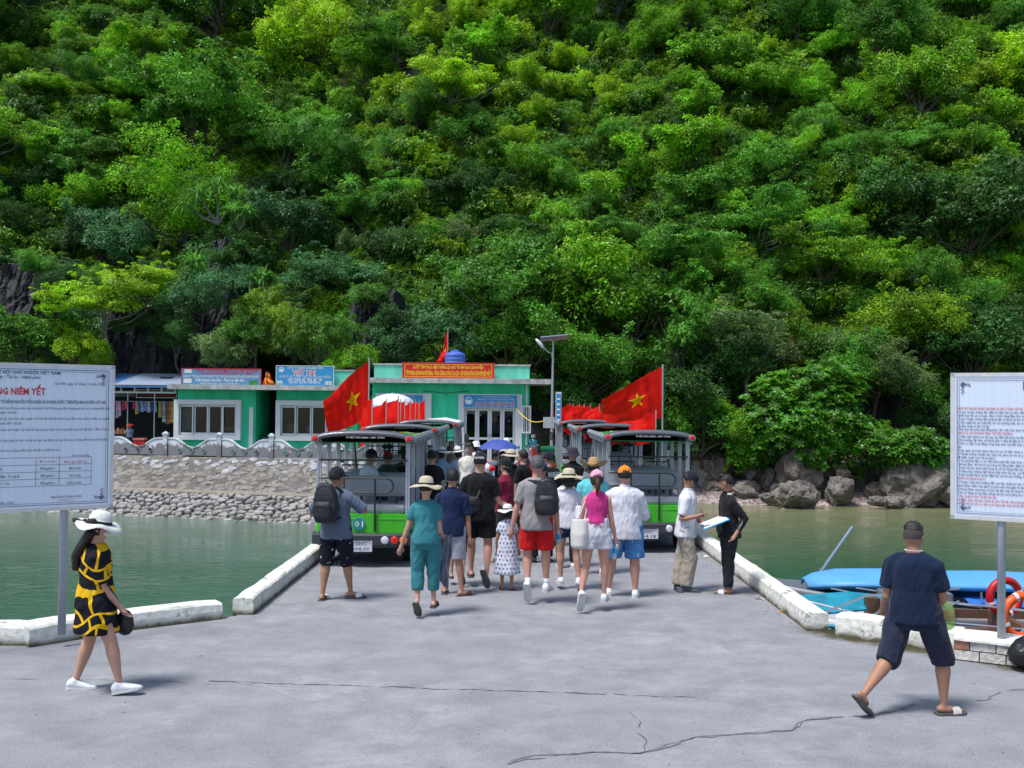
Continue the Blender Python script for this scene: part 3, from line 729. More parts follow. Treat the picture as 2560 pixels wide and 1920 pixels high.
# eave slab over both shops
t = thing('roof_slab', 'long stained concrete eave slab over the two small shops', 'roof', (XD(418, YS-.9), YS-.9, 3.05))
m = M(); m.b2((0, 0, .055), (XD(905, YS-.9)-XD(418, YS-.9), 4.3, .27)); m.build('slab', M_slab, t)
m = M(); ww = XD(888, YS-.4)-XD(836, YS-.4); x_ = XD(834, YS-.4)-t.location.x; m.b2((x_, .4, .27), (x_+ww, .6, .95)); m.build('parapet', M_tealw, t)
m = M(); m.b2((x_-.03, .36, .95), (x_+ww+.03, .64, 1.0)); m.build('coping', M_slab, t)
t, W, H = board('shop_sign', 'faded blue shop sign with a red rim above the left small shop', 453, 652, 921, 965, YS-.7, M_signblue2, M_printred)
letters(t, 'lettering', M_printred, [('CÔNG TY CP THƯƠNG MẠI DU LỊCH VIỆT HẢI XANH', .15, W*.57, H*.80, W*.78, .02), ('VIET HAI XANH TOURISM TRADING JOINT STOCK COMPANY', .1, W*.57, H*.67, W*.66, .01)])
letters(t, 'lettering', M_white, [('NHẬN HỢP ĐỒNG CHO CÁC TOUR THUÊ XE ĐẠP, XE ĐIỆN THĂM QUAN LÀNG VIỆT HẢI SỐ LƯỢNG LỚN & NHỎ', .12, W*.5, H*.49, W*.95, .01), ('Chất lượng hoàn hảo - Phục vụ tận tình', .14, W*.48, H*.28, W*.62, .02), ('Rất hân hạnh được phục vụ Quý khách !', .08, W*.48, H*.12, W*.48, 0, .3)])
m = M(); m.b2((W*.04, -.006, H*.74), (W*.13, -.001, H*.95)); m.b2((W*.03, -.006, H*.18), (W*.13, -.001, H*.42)); m.build('notice', M_frame, t)
m = M(); m.b2((W*.85, -.006, H*.1), (W*.96, -.001, H*.36)); m.build('picture', pm('leafy_photo', (.05, .22, .06), .6, .8, 12), t)
t, W, H = board('shop_sign', 'bright blue shop sign with a white swan-like emblem above the right small shop', 690, 834, 914, 968, YS-.7, M_signblue, M_frame)
letters(t, 'lettering', M_white, [('CÔNG TY TNHH LÀNG SINH THÁI', .10, W*.5, H*.86, W*.62, .01), ('CHO THUÊ: XE ĐIỆN, XE ĐẠP', .12, W*.5, H*.29, W*.6, .03), ('ELECTRIC CAR, BICYCLE RENTAL', .085, W*.5, H*.19, W*.54, .02), ('CHUYÊN: TỔ CHỨC SỰ KIỆN, TOUR DU LỊCH, LIÊN HOAN, HOMESTAY', .13, W*.5, H*.43, W*.9)])
letters(t, 'lettering', M_white, [('VIỆT HẢI', .24, W*.48, H*.57, W*.42, .06)], .005); letters(t, 'lettering', M_printred, [('VIỆT HẢI', .235, W*.48, H*.575, W*.415, .0)], .009)
m = M(); m.b2((.01, -.006, .01), (W-.01, -.001, H*.09)); m.build('footer_strip', pm('faded_red', (.45, .2, .2), .6), t)
m = M()
for cx, s_ in ((.06, 1), (.9, 1.3)):
    m.b2((W*cx-.1*s_, -.006, H*.13), (W*cx+.14*s_, -.001, H*.3))
m.build('picture', pm('pale_photo', (.5, .55, .5), .6, .6, 9), t)
emblem(t, W*.09, H*.82, H*.12)
# orange tarpaulin between the signs
def sheet(name, label, cat, mat, corners, nx, ny, amp, fr, seed, group=None, thick=0, name_parts=None):
    a, b, c, d = [Vector(p) for p in corners]  # a top-left b top-right c bottom-right d bottom-left
    nrm = (b-a).cross(d-a).normalized(); m = M(); vs = []
    for j in range(ny+1):
        for i in range(nx+1):
            u, v = i/nx, j/ny; p = a.lerp(b, u).lerp(d.lerp(c, u), v)
            vs.append(p+nrm*amp*fbm(u*fr, v*fr*.5, seed))
    m.add(vs, [(j*(nx+1)+i, (j+1)*(nx+1)+i, (j+1)*(nx+1)+i+1, j*(nx+1)+i+1) for j in range(ny) for i in range(nx)])
    o = m.build(name, mat, smooth=True); tag(o, label, cat, group); return o
cts = [D(665, 930, YS-.6), D(672, 930, YS-.6), D(690, 969, YS-.75), D(654, 969, YS-.75)]
sheet('tarpaulin', 'crumpled orange tarpaulin hanging between the two blue shop signs', 'tarpaulin', pm('orange_tarp', (.75, .22, .02), .4, .25, 5, .6), cts, 16, 16, .3, 5, 3)
# ---- souvenir stall
YT = 47.2
xa, xb = XD(180, YT), XD(446, YT)
t = thing('souvenir_stall', 'open souvenir stall under a blue and white corrugated roof', 'market stall', (xa, YT, .15)); W = xb-xa
def corr(m, x0, x1, y0, y1, z0, z1, n, amp=.035):
    vs = []; k = n*4+1
    for i in range(k):
        x = x0+(x1-x0)*i/(k-1); dz = amp*(.5-.5*math.cos(2*PI*i/4.0))
        vs += [(x, y0, z0+dz), (x, y1, z1+dz)]
    m.add(vs, [(2*i, 2*i+2, 2*i+3, 2*i+1) for i in range(k-1)])
zf, zr = ZD(350, 964, YT-.9)-.15, ZD(350, 935, YT+2.6)-.15
m = M(); corr(m, 0, W*.45, -.9, 2.6, zf, zr, 22); m.build('roof_sheet', pm('roof_blue', (.10, .24, .52), .4, .12, 3, metal=.2), t)
m = M(); corr(m, W*.45+.01, W+.35, -.9, 2.6, zf+.012, zr+.012, 26); m.build('roof_sheet', pm('roof_pale', (.42, .50, .64), .4, .15, 3, metal=.2), t)
m = M(); m.b2((W*.75, 1.0, zf+(zr-zf)*.55+.08), (W*.86, 1.5, zf+(zr-zf)*.55+.13)); m.build('roof_patch', M_black, t)
m = M(); m.b2((0, -.9, zf-.09), (W+.3, -.84, zf-.01)); m.build('gutter', pm('gutter_blue', (.06, .15, .33), .5), t)
m = M(); m.b2((0, -.5, zf-.35), (W+.05, -.42, zf-.27))
for i in range(9): m.b2((W*i/8-.03, -.5, zf-.27), (W*i/8+.03, -.42, zf-.08))
m.build('beam', M_frame, t)
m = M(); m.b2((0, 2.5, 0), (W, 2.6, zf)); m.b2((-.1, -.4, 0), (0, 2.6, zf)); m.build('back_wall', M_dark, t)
m = M()
for q in (.55, .80): m.tube([(W*q, -.3, 0), (W*q, -.3, zf-.3)], .03, 6)
m.build('post', M_metal, t)
m = M(); m.tube([(0, -.35, ZD(380, 1003, YT)-.15), (W, -.35, ZD(380, 1004, YT)-.15)], .015, 5); m.build('rail', M_metal, t)
tt, w2, h2 = board('hanging_sign', 'dim grey sign hanging inside the stall beside the left notice board', 280, 337, 975, 992, YT, pm('dim_sign', (.12, .12, .12), .7), M_black)
tt, w2, h2 = board('hanging_sign', 'dim dark red sign hanging inside the stall next to the green shop', 341, 441, 974, 994, YT, pm('dim_red_sign', (.07, .015, .015), .7), M_frame)
letters(tt, 'lettering', M_printred, [('CỬA HÀNG LƯU NIỆM', .1, w2*.6, h2*.2, w2*.6)])
gar = [(293, 1045, 'pink floral', (.6, .3, .45)), (299, 1040, 'white and pink', (.65, .5, .55)), (308, 1026, 'hot pink', (.7, .03, .15)), (316, 1022, 'coral', (.75, .2, .15)), (335, 1022, 'magenta', (.6, .03, .3)), (342, 1035, 'yellow patterned', (.5, .4, .05)), (348, 1030, 'blue patterned', (.06, .12, .4)),
       (355, 1030, 'pale blue', (.3, .4, .6)), (364, 1028, 'grey blue', (.2, .27, .4)), (372, 1031, 'white printed', (.5, .5, .55)), (380, 1030, 'navy patterned', (.05, .08, .25)), (388, 1030, 'light grey', (.4, .42, .45)), (400, 1043, 'lime green', (.3, .42, .08)), (406, 1040, 'dark pink', (.45, .05, .12)), (410, 1055, 'pale turquoise', (.3, .5, .5)), (418, 1060, 'brown patterned', (.25, .12, .05)), (425, 1058, 'red and white', (.5, .15, .12)), (431, 1056, 'yellow', (.6, .42, .04)), (437, 1057, 'dark green', (.05, .15, .06))]
rg = random.Random(4)
for px, yb, cn, col in gar:
    p = D(px, 1004, YT-.35); h = p.z-ZD(px, yb, YT-.35); m = M(); vs = []; nx, ny = 6, 4; wd = .075+rg.random()*.02
    for j in range(ny+1):
        for i in range(nx+1):
            u = i/nx-.5; v = j/ny; vs.append((u*wd*2*(.75+.35*v), .05*math.sin(i*1.9+j*.3), -h*v))
    m.add(vs, [(j*(nx+1)+i, (j+1)*(nx+1)+i, (j+1)*(nx+1)+i+1, j*(nx+1)+i+1) for j in range(ny) for i in range(nx)])
    o = m.build('garment', pm('garment_'+cn, col, .85, .9, 22), None, True, p)
    tag(o, f'{cn} garment hanging from the rail of the souvenir stall', 'garment', 'garments hanging in the souvenir stall')
o = M(); o.b2((0, 0, 0), (.5, .4, .34)); p = D(333, 1107, YT-.9)
cb = thing('cooler_box', 'red cooler box standing behind the balustrade of the stall', 'cooler', (p.x, YT-.9, .15+.25)); o.build('body', pm('cooler_red', (.5, .02, .03), .5), cb); m = M(); m.b2((-.02, -.02, .34), (.52, .42, .42)); m.build('lid', pm('cooler_lid', (.6, .15, .15), .5), cb)
m = M(); m.b2((0, 0, -.45), (.5, .4, 0)); m.build('stand', M_dark, cb)
m = M(); p = D(299, 1080, YT-.2); m.b2((-.3, 0, -.9), (.3, .5, 0)); tb = thing('goods_table', 'small table of bright packets in the souvenir stall', 'table', (p.x, p.y, 1.0)); m.build('table_body', M_dark, tb)
for i in range(7):
    m = M(); m.b2((-.28+i*.08, .02, 0), (-.22+i*.08, .2, .18+.05*(i % 3))); m.build('packet', pm(f'packet{i%4}', [(.7, .3, .05), (.6, .05, .05), (.65, .55, .1), (.1, .2, .5)][i % 4], .5), tb)
# things seen in shop windows and passage
def crate(name, label, cat, px, py, Y, sz, mat, rot=0):
    p = D(px, py, Y); m = M(); m.box((0, 0, sz[2]/2), sz, Matrix.Rotation(rot, 3, 'Y')); m.b2((-sz[0]*.3, -sz[1]/2-.006, sz[2]*.55), (sz[0]*.3, -sz[1]/2-.001, sz[2]*.6)); o = m.build(name, mat, None, False, p); tag(o, label, cat); return o
crate('cardboard_box', 'brown cardboard box behind the window of the right small shop', 'box', 732, 1082, YS+.5, (.5, .4, .42), pm('cardboard', (.42, .27, .14), .8), .25)
p = D(775, 1083, YS+.5); m = M(); m.lathe((0, 0, 0), [(.18, 0), (.2, .05), (.2, .3), (.14, .36), (.05, .4)], 14); tag(m.build('water_jug', pm('jug_blue', (.2, .35, .6), .3), None, True, p), 'blue water jug behind the window of the right small shop', 'jug')
p = D(575, 1078, YS+.6); m = M(); m.ell((0, 0, .1), (.35, .2, .15)); tag(m.build('cloth_bundle', pm('bundle', (.4, .32, .25), .8, .3, 8, .5), None, True, p), 'beige bundle behind the window of the left small shop', 'bundle')
p = D(470, 1075, YS+.3); sheet('curtain', 'pale curtain at the left pane of the shop window', 'curtain', pm('curtain_cloth', (.3, .33, .4), .9), [D(460, 1012, YS+.3), D(478, 1012, YS+.3), D(486, 1076, YS+.3), D(458, 1076, YS+.3)], 10, 6, .1, 7, 5)
def bike(label, loc, rz, col, frame=True):
    t = thing('bicycle', label, 'bicycle', loc, rz); R = .33
    for x in (-.52, .52):
        w = M(); pts = [(x+R*math.cos(k*PI/10), 0, R+R*math.sin(k*PI/10)) for k in range(21)]; w.tube(pts, .022, 5); wo = w.build('wheel', M_black, t)
        s = M()
        for k in range(8): s.tube([(x, 0, R), (x+R*math.cos(k*PI/4), 0, R+R*math.sin(k*PI/4))], .005, 3)
        s.build('spokes', M_metal, wo)
    f = M(); bb = (-.08, 0, .3); st = (-.18, 0, .72); hd = (.36, 0, .75)
    for a_, b_ in (((-.52, 0, R), bb), ((-.52, 0, R), st), (bb, st), (bb, hd), (st, hd), (hd, (.52, 0, R))): f.tube([a_, b_], .02, 6)
    f.build('frame', pm('bike_'+str(col), col, .4, metal=.4), t)
    h = M(); h.tube([hd, (.34, 0, .95), (.30, -.25, 1.0)], .014, 5); h.tube([(.34, 0, .95), (.30, .25, 1.0)], .014, 5); h.build('handlebar', M_black, t)
    s = M(); s.ell((-.2, 0, .84), (.13, .08, .04)); s.build('saddle', M_black, t)
    return t
p = D(664, 1106, YS+.3); bike('silver bicycle standing in the dark passage between the two shops', (p.x, YS+.5, .15), rad(-20), (.45, .48, .5))
# ================================================================ balustrade on the left shore
def rail_y(x): return 42.75-.264*(x+8.1) if x > -19 else 45.63
M_bal = None
def balmat():
    m, nt, b, tc = newmat('whitewashed_balustrade')
    g = nt.nodes.new('ShaderNodeNewGeometry'); co = g.outputs['Position']
    n1 = tex(nt, 'ShaderNodeTexNoise', 3.0, co, Detail=7.0, Roughness=.7)
    sep = nt.nodes.new('ShaderNodeSeparateXYZ'); nt.links.new(co, sep.inputs[0])
    zz = nt.nodes.new('ShaderNodeMath'); zz.operation = 'MULTIPLY_ADD'; nt.links.new(n1.outputs[0], zz.inputs[0]); zz.inputs[1].default_value = 1.3; nt.links.new(sep.outputs[2], zz.inputs[2])
    c = ramp(nt, n1.outputs[0], (.40, .43, .47), (.66, .69, .74), .35, .6)
    mr = nt.nodes.new('ShaderNodeMapRange'); nt.links.new(zz.outputs[0], mr.inputs[0]); mr.inputs[1].default_value = 1.30; mr.inputs[2].default_value = 1.22
    c = mixc(nt, mr.outputs[0], c, (.20, .20, .21))
    nt.links.new(c, b.inputs['Base Color']); b.inputs['Roughness'].default_value = .9; bump(nt, b, n1.outputs[0], .5, .03); return m
M_bal = balmat()
xsP = [-23.6, -20.9, -18.15, -15.45, -12.85, -10.4, -7.95, -5.5]
bal = thing('balustrade', 'whitewashed concrete balustrade with dipping panels in front of the stall and shops', 'balustrade', (-18, rail_y(-18), .1))
B0 = Vector((-18, rail_y(-18), .1))
import bmesh
def bal_panel(xa, xb):
    pa = Vector((xa+.13, rail_y(xa+.13), .1)); pb = Vector((xb-.13, rail_y(xb-.13), .1)); W = (pb-pa).length; ux = (pb-pa).normalized(); uy = Vector((-ux.y, ux.x, 0))
    top = []
    for i in range(25):
        u = i/24; e = abs(u-.5)*2
        zt = .80 if e > .8 else (.40+.40*(1-math.cos(PI*min(1, e/.8)))/2)
        top.append((u*W, zt))
    outl = [(0, .06), (W, .06)]+[(x, z) for x, z in reversed(top)]
    holes = [(W*q, .27) for q in (.25, .5, .75)]
    bm = bmesh.new()
    def loop(pts):
        vs = [bm.verts.new((x, 0, z)) for x, z in pts]; return [bm.edges.new((vs[i], vs[(i+1) % len(vs)])) for i in range(len(vs))]
    es = loop(outl)
    for hx, hz in holes: es += loop([(hx-.11, hz), (hx, hz-.11), (hx+.11, hz), (hx, hz+.11)])
    bmesh.ops.triangle_fill(bm, use_beauty=True, edges=es)
    r = bmesh.ops.extrude_face_region(bm, geom=bm.faces[:])
    for v in [g_ for g_ in r['geom'] if isinstance(g_, bmesh.types.BMVert)]: v.co.y += .08
    bmesh.ops.recalc_face_normals(bm, faces=bm.faces[:])
    Rm = Matrix(((ux.x, uy.x, 0), (ux.y, uy.y, 0), (0, 0, 1)))
    for v in bm.verts: v.co = pa-B0+Rm @ v.co
    me = bpy.data.meshes.new('panel'); bm.to_mesh(me); bm.free(); me.materials.append(M_bal)
    o = link('panel', me, bal)
    for hx, hz in holes:
        m = M()
        for k in range(4):
            c = [(hx-.11, hz), (hx, hz-.11), (hx+.11, hz), (hx, hz+.11)]; a_, b_ = c[k], c[(k+1) % 4]
            m.tube([pa-B0+Rm @ Vector((a_[0], -.015, a_[1])), pa-B0+Rm @ Vector((b_[0], -.015, b_[1]))], .022, 4)
        m.build('diamond_frame', M_bal, o)
    # moulded cap
    m = M(); rings = []
    for x, z in top:
        q = pa-B0+Rm @ Vector((x, 0, z)); rings.append([q+Rm @ Vector(v) for v in ((0, -.03, -.02), (0, -.03, .035), (0, .11, .035), (0, .11, -.02))])
    m.loft(rings); m.build('cap', M_bal, o)
for xa_, xb_ in zip(xsP, xsP[1:]): bal_panel(xa_, xb_)
for x in xsP:
    p = Vector((x, rail_y(x)+.03, .1))-B0; m = M(); m.box(p+Vector((0, 0, .46)), (.2, .22, 1.0)); m.box(p+Vector((0, 0, 1.0)), (.25, .27, .07)); m.lathe(p+Vector((0, 0, 1.035)), [(.12, 0), (.03, .07)], 4)
    m.build('post', M_bal, bal)
# ================================================================ revetment: mortared upper tier and packed lower tier
def edge_y(x): return rail_y(max(-40, min(x, -2.8)))-.25
def rev(u, s, lift=0.0):     # u = x, s = 0 top .. 1 waterline (+)
    y = edge_y(u)-6.1*s; z = .12-1.95*s
    if s > .6: z -= .06
    n = Vector((0, -.3, .95)); return Vector((u, y, z))+n*lift
def mortar():
    m, nt, b, tc = newmat('mortared_stone')
    g = nt.nodes.new('ShaderNodeNewGeometry'); co = g.outputs['Position']
    v = tex(nt, 'ShaderNodeTexVoronoi', 3.4, mapping(nt, co, (1, .6, 1.5)), Randomness=1.0); v2 = tex(nt, 'ShaderNodeTexVoronoi', 3.4, mapping(nt, co, (1, .6, 1.5)), feature='DISTANCE_TO_EDGE')
    n = tex(nt, 'ShaderNodeTexNoise', 2.2, co, Detail=6.0, Roughness=.7)
    c = ramp(nt, n.outputs[0], (.08, .074, .066), (.15, .14, .125), .35, .7)
    st = ramp(nt, v.outputs['Color'], (.11, .10, .09), (.27, .25, .22), .3, .8)
    c = mixc(nt, ramp(nt, v2.outputs['Distance'], (0, 0, 0), (.8, .8, .8), .05, .12), c, st)
    nt.links.new(c, b.inputs['Base Color']); b.inputs['Roughness'].default_value = .95; bump(nt, b, n.outputs[0], .9, .08); return m
rt_ = thing('retaining_wall', 'mortared stone slope below the balustrade on the left shore', 'stone wall', (-18, 42, 0)); RB = Vector((-18, 42, 0))
m = M(); us = [-46+i*.6 for i in range(73)]
rows = [[rev(u, s, .03*fbm(u*.9, s*7))-RB for u in us] for s in [i/14*.6 for i in range(15)]]
m.loft(rows, cap=False, closed=False); m.build('mortar_bed', mortar(), rt_, True)
lg = M(); lg.loft([[rev(u, s, a)-RB for u in us] for s, a in ((.585, .03), (.59, .07), (.612, .07), (.62, -.1))], cap=False, closed=False); lg.build('ledge', pm('ledge_mortar', (.23, .20, .16), .9, .2, 4, .4), rt_)
STV = []
rs_ = random.Random(21)
for k in range(12):
    n = rs_.choice([6, 7, 7, 8]); an = sorted([(i+rs_.uniform(-.3, .3))/n*2*PI for i in range(n)]); rr = [rs_.uniform(.7, 1.25) for _ in an]; m = M()
    for z, f in ((-.5, .8),): pass
    rings = [[(math.cos(a)*r*f*.5, math.sin(a)*r*f*.5, z+rs_.uniform(-.06, .06)) for a, r in zip(an, rr)] for z, f in ((-.5, .9), (.22, 1.0), (.42, .80))]
    m.loft(rings); me = bpy.data.meshes.new('stone'); me.from_pydata(m.v, [], m.f); me.update(); STV.append(me)
def stonemat(name, lo, hi):
    m, nt, b, tc = newmat(name); oi = nt.nodes.new('ShaderNodeObjectInfo')
    n = tex(nt, 'ShaderNodeTexNoise', 3.0, nt.nodes.new('ShaderNodeNewGeometry').outputs['Position'], Detail=5.0)
    g = nt.nodes.new('ShaderNodeNewGeometry')
    c = ramp(nt, oi.outputs['Random'], lo, hi, 0, 1)
    c = mixc(nt, .35, c, ramp(nt, g.outputs['Random Per Island'], lo, hi, 0, 1))
    c = mixc(nt, .5, c, ramp(nt, n.outputs[0], tuple(x*.6 for x in lo), tuple(min(1, x*1.2) for x in hi), .3, .7))
    nt.links.new(c, b.inputs['Base Color']); b.inputs['Roughness'].default_value = .9; bump(nt, b, n.outputs[0], .8, .05); return m
M_st_dry = stonemat('dry_limestone', (.12, .113, .106), (.36, .342, .322)); M_st_pale = stonemat('pale_limestone', (.20, .215, .235), (.42, .43, .455)); M_st_mort = stonemat('buff_limestone', (.13, .12, .105), (.27, .25, .22))
def meshfor(k, mat, cache={}):
    if (k, mat.name) not in cache:
        me = STV[k].copy(); me.materials.append(mat); me.name = 'stone'; cache[(k, mat.name)] = me
    return cache[(k, mat.name)]
slope_e = Euler((math.atan2(1.95, 6.1), 0, 0))
def stone(parent, base, u, s, w, h, t, mat, lift=.0, jz=.5):
    o = link('stone', meshfor(rs_.randrange(12), mat), parent); o.location = rev(u, s, lift)-base
    o.scale = (w, h, t); o.rotation_euler = (slope_e.x+rs_.uniform(-.12, .12), rs_.uniform(-.12, .12), rs_.uniform(-jz, jz)); return o
cnt = 0
for i in range(95):            # pale stones just under the balustrade
    u = -19.4+rs_.random()*15.5; s = abs(rs_.gauss(.0, .10))+.035
    stone(rt_, RB, u, s, rs_.uniform(.18, .42), rs_.uniform(.25, .5), .16, M_st_pale, -.015); cnt += 1
for i in range(200):
    u = -19.4+rs_.random()*16; s = rs_.uniform(.12, .585); stone(rt_, RB, u, s, rs_.uniform(.16, .5), rs_.uniform(.25, .6), .14, M_st_mort, -.02); cnt += 1
rp = thing('rubble_revetment', 'loose packed pale rubble along the waterline of the left shore', 'stone bank', (-18, 40, -1))
RP = Vector((-18, 40, -1))
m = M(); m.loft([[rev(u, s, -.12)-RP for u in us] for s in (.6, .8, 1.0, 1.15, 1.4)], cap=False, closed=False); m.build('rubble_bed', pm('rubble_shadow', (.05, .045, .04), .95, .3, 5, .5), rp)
cells = []; s = .625
while s < 1.09:
    hs = rs_.uniform(.040, .052); u = -30+rs_.random()*.3
    while u < -3.3:
        wd = rs_.uniform(.18, .46); cells.append((u+wd/2, s+hs/2+rs_.uniform(-.008, .008), wd*1.05, hs*6.3*rs_.uniform(.85, 1.15))); u += wd
    s += hs
cells.sort(key=lambda c: (0 if c[0] > -19 else 1, c[0] > -5, rs_.random()))
more = M()
for i, (u, s, wd, hh) in enumerate(cells):
    if i < 298: stone(rp, RP, u, s, wd, hh, rs_.uniform(.2, .32), M_st_dry, rs_.uniform(-.05, .04), .45)
    else:
        k = rs_.randrange(12); R_ = Euler((slope_e.x+rs_.uniform(-.12, .12), rs_.uniform(-.12, .12), rs_.uniform(-.35, .35))).to_matrix(); c = rev(u, s, rs_.uniform(-.03, .05))-RP; tt_ = rs_.uniform(.24, .36)
        more.add([c+R_ @ Vector((v.co.x*wd, v.co.y*hh, v.co.z*tt_)) for v in STV[k].vertices], [tuple(p.vertices) for p in STV[k].polygons])
more.build('stones', M_st_dry, rp, kind='stuff')
# ================================================================ boulders on the right shore
def bouldermat():
    m, nt, b, tc = newmat('shore_boulder')
    g = nt.nodes.new('ShaderNodeNewGeometry'); co = g.outputs['Position']
    n = tex(nt, 'ShaderNodeTexNoise', 1.6, mapping(nt, co, (1.2, 1.2, .7)), Detail=7.0, Roughness=.7, Distortion=.6); v = tex(nt, 'ShaderNodeTexVoronoi', 14, co)
    sep = nt.nodes.new('ShaderNodeSeparateXYZ'); nt.links.new(co, sep.inputs[0])
    c = ramp(nt, n.outputs[0], (.045, .038, .032), (.26, .225, .195), .32, .68, ((.8, (.32, .29, .27)),))
    bar = mixc(nt, 1.0, ramp(nt, v.outputs['Distance'], (1, 1, 1), (0, 0, 0), .12, .35), ramp(nt, n.outputs[0], (0, 0, 0), (1, 1, 1), .3, .6), 'MULTIPLY')
    low = nt.nodes.new('ShaderNodeMapRange'); nt.links.new(sep.outputs[2], low.inputs[0]); low.inputs[1].default_value = -.35; low.inputs[2].default_value = -1.1
    c = mixc(nt, mixc(nt, 1.0, bar, low.outputs[0], 'MULTIPLY'), c, (.42, .38, .35))
    nt.links.new(c, b.inputs['Base Color']); b.inputs['Roughness'].default_value = .85; bump(nt, b, n.outputs[0], 1.0, .22); return m
M_bould = bouldermat()
def boulder_me(seed, sub=4, rug=.32):
    bm = bmesh.new(); bmesh.ops.create_icosphere(bm, subdivisions=sub, radius=.5); o = Vector((seed*3.1, seed*1.7, 0))
    rr = random.Random(seed); cuts = []
    for k in range(7):
        d = Vector((rr.gauss(0, 1), rr.gauss(0, 1), rr.gauss(0, 1))).normalized(); cuts.append((d, rr.uniform(.27, .42)))
    for v in bm.verts:
        p = v.co.copy(); d = p.normalized()
        for c, h in cuts:
            e = p.dot(c)-h
            if e > 0: p -= c*e*.9
        p += d*(noise.fractal(p*3+o, 1, 2, 4)*rug*.30 + noise.ridged_multi_fractal(Vector((p.x*4, p.y*4, p.z*2.2))+o, 1, 2, 4, 1, 2)*.075-.07)
        v.co = p
    me = bpy.data.meshes.new('boulder'); bm.to_mesh(me); bm.free(); me.materials.append(M_bould); return me
BV = [boulder_me(s) for s in range(1, 8)]; BS = [boulder_me(s, 3) for s in range(11, 17)]
BIG = [((1730, 1824), (1134, 1194), 47.5, 'long grey boulder behind the man with the clipboard'), ((1852, 1901), (1146, 1196), 46.5, 'upright pale boulder under the flowering bush'), ((1952, 2046), (1112, 1224), 45.5, 'tall pointed boulder on the shell beach'),
       ((1947, 2037), (1203, 1270), 43.2, 'squat barnacled boulder at the water below the tall one'), ((2064, 2131), (1183, 1249), 44.3, 'round brown boulder right of the tall pointed one'), ((2040, 2088), (1165, 1192), 47, 'low slab lying behind the round brown boulder'),
       ((2130, 2185), (1160, 1192), 47, 'dark slab under the bush between the round and the largest boulder'), ((2170, 2226), (1207, 1243), 45, 'low boulder left of the largest one'), ((2208, 2362), (1150, 1272), 44.6, 'largest boulder on the shore with a barnacled foot'),
       ((2335, 2390), (1150, 1225), 46.5, 'tilted dark boulder behind the largest one'), ((2172, 2212), (1240, 1264), 43, 'small barnacled boulder near the water left of the largest one'), ((2210, 2262), (1237, 1266), 43.4, 'brown boulder tucked against the foot of the largest one'), ((2140, 2190), (1180, 1235), 47, 'narrow leaning boulder in the shade behind the shore'), ((1900, 1950), (1170, 1235), 46.2, 'brown boulder at the left foot of the tall pointed one'), ((1905, 1945), (1233, 1255), 44, 'small grey boulder left of the squat one'), ((2352, 2420), (1215, 1265), 44, 'barnacled boulder half behind the right notice board'), ((2395, 2470), (1165, 1225), 45.5, 'dark boulder seen beneath the right notice board'), ((1840, 1895), (1200, 1240), 46, 'flat stained boulder half sunk in the shell beach')]
for i, (xr, yr, Y, lab) in enumerate(BIG):
    a = D(xr[0], yr[1], Y); b = D(xr[1], yr[0], Y); w_ = b.x-a.x; h_ = b.z-a.z
    o = link('boulder', BV[i % 7]); o.scale = (w_*1.15, max(w_, h_)*1.05, h_*1.22); o.location = ((a.x+b.x)/2, Y, (a.z+b.z)/2-.08*h_); o.rotation_euler = (0, 0, rs_.choice([0, 3.14])+rs_.uniform(-.3, .3))
    tag(o, lab, 'boulder', 'boulders on the right shore')
for i in range(30):
    px = rs_.uniform(1560, 2440); u_ = rs_.random(); Y = 42.6+u_*5; py = 1262-u_*85; p = D(px, py, Y)
    if 1760 < px < 2200 and u_ < .25 and rs_.random() < .6: continue
    k = rs_.uniform(.35, .9)*(1+.9*u_); o = link('boulder', BS[i % 6]); o.scale = (k*1.2, k, k*.75); o.location = (p.x, Y, hill_z(p.x, Y)+k*.12); o.rotation_euler = (rs_.uniform(-.3, .3), rs_.uniform(-.3, .3), rs_.uniform(0, 6))
    tag(o, 'rough brown stone lying among the shells and larger boulders of the right shore', 'stone', 'small stones on the right shore')
# rock faces among the trees
def crag(label, px0, px1, py0, py1, Y, depth, seed, strands=11):
    a = D(px0, py1, Y); b = D(px1, py0, Y); nx, nz = max(24, int((b.x-a.x)/.075)), max(20, int((b.z-a.z)/.13)); m = M(); vs = []
    for j in range(nz+1):
        for i in range(nx+1):
            u, v = i/nx, j/nz; x = a.x+(b.x-a.x)*u; z = a.z+(b.z-a.z)*v
            edge = min(1, 5*min(u, 1-u)+.05)
            col = math.floor((x+.35*fbm(x*.8, z*.35, seed))*1.9); fl = (x+.35*fbm(x*.8, z*.35, seed))*1.9-col     # fluted columns with sharp grooves
            hh = (math.sin(col*12.9898+seed)*43758.5) % 1; stp = math.floor((z+hh*3)*.55+.6*fbm(x, z, seed)); h2 = (math.sin(stp*78.233+col*3.1)*12543.1) % 1
            g_ = .35+.28*hh+.25*h2+.22*min(1, 6*min(fl, 1-fl)); y = Y-depth*edge*(.25+.6*g_)+v*1.2+.28*fbm(x*1.8, z*1.1, seed+4)+.1*fbm(x*6, z*3, seed)
            zz = z-(1-edge)*.5+((hh-.5)*.6 if v > .9 else 0)
            vs.append((x, y, zz))
    m.add(vs, [(j*(nx+1)+i, j*(nx+1)+i+1, (j+1)*(nx+1)+i+1, (j+1)*(nx+1)+i) for j in range(nz) for i in range(nx)])
    k0 = len(m.v); m.v += [(x, Y+2.5, z) for x, y, z in vs[-(nx+1):]]; o_ = (nz)*(nx+1)
    for i in range(nx): m.f.append((o_+i, o_+i+1, k0+i+1, k0+i)); m.mi.append(0)
    tag(m.build('cliff', M_cliff, None, False), label, 'cliff', 'rock faces showing through the trees')
crag('fluted dark cliff face above the left notice board', -40, 140, 672, 790, 51.5, 1.6, 3, 16)
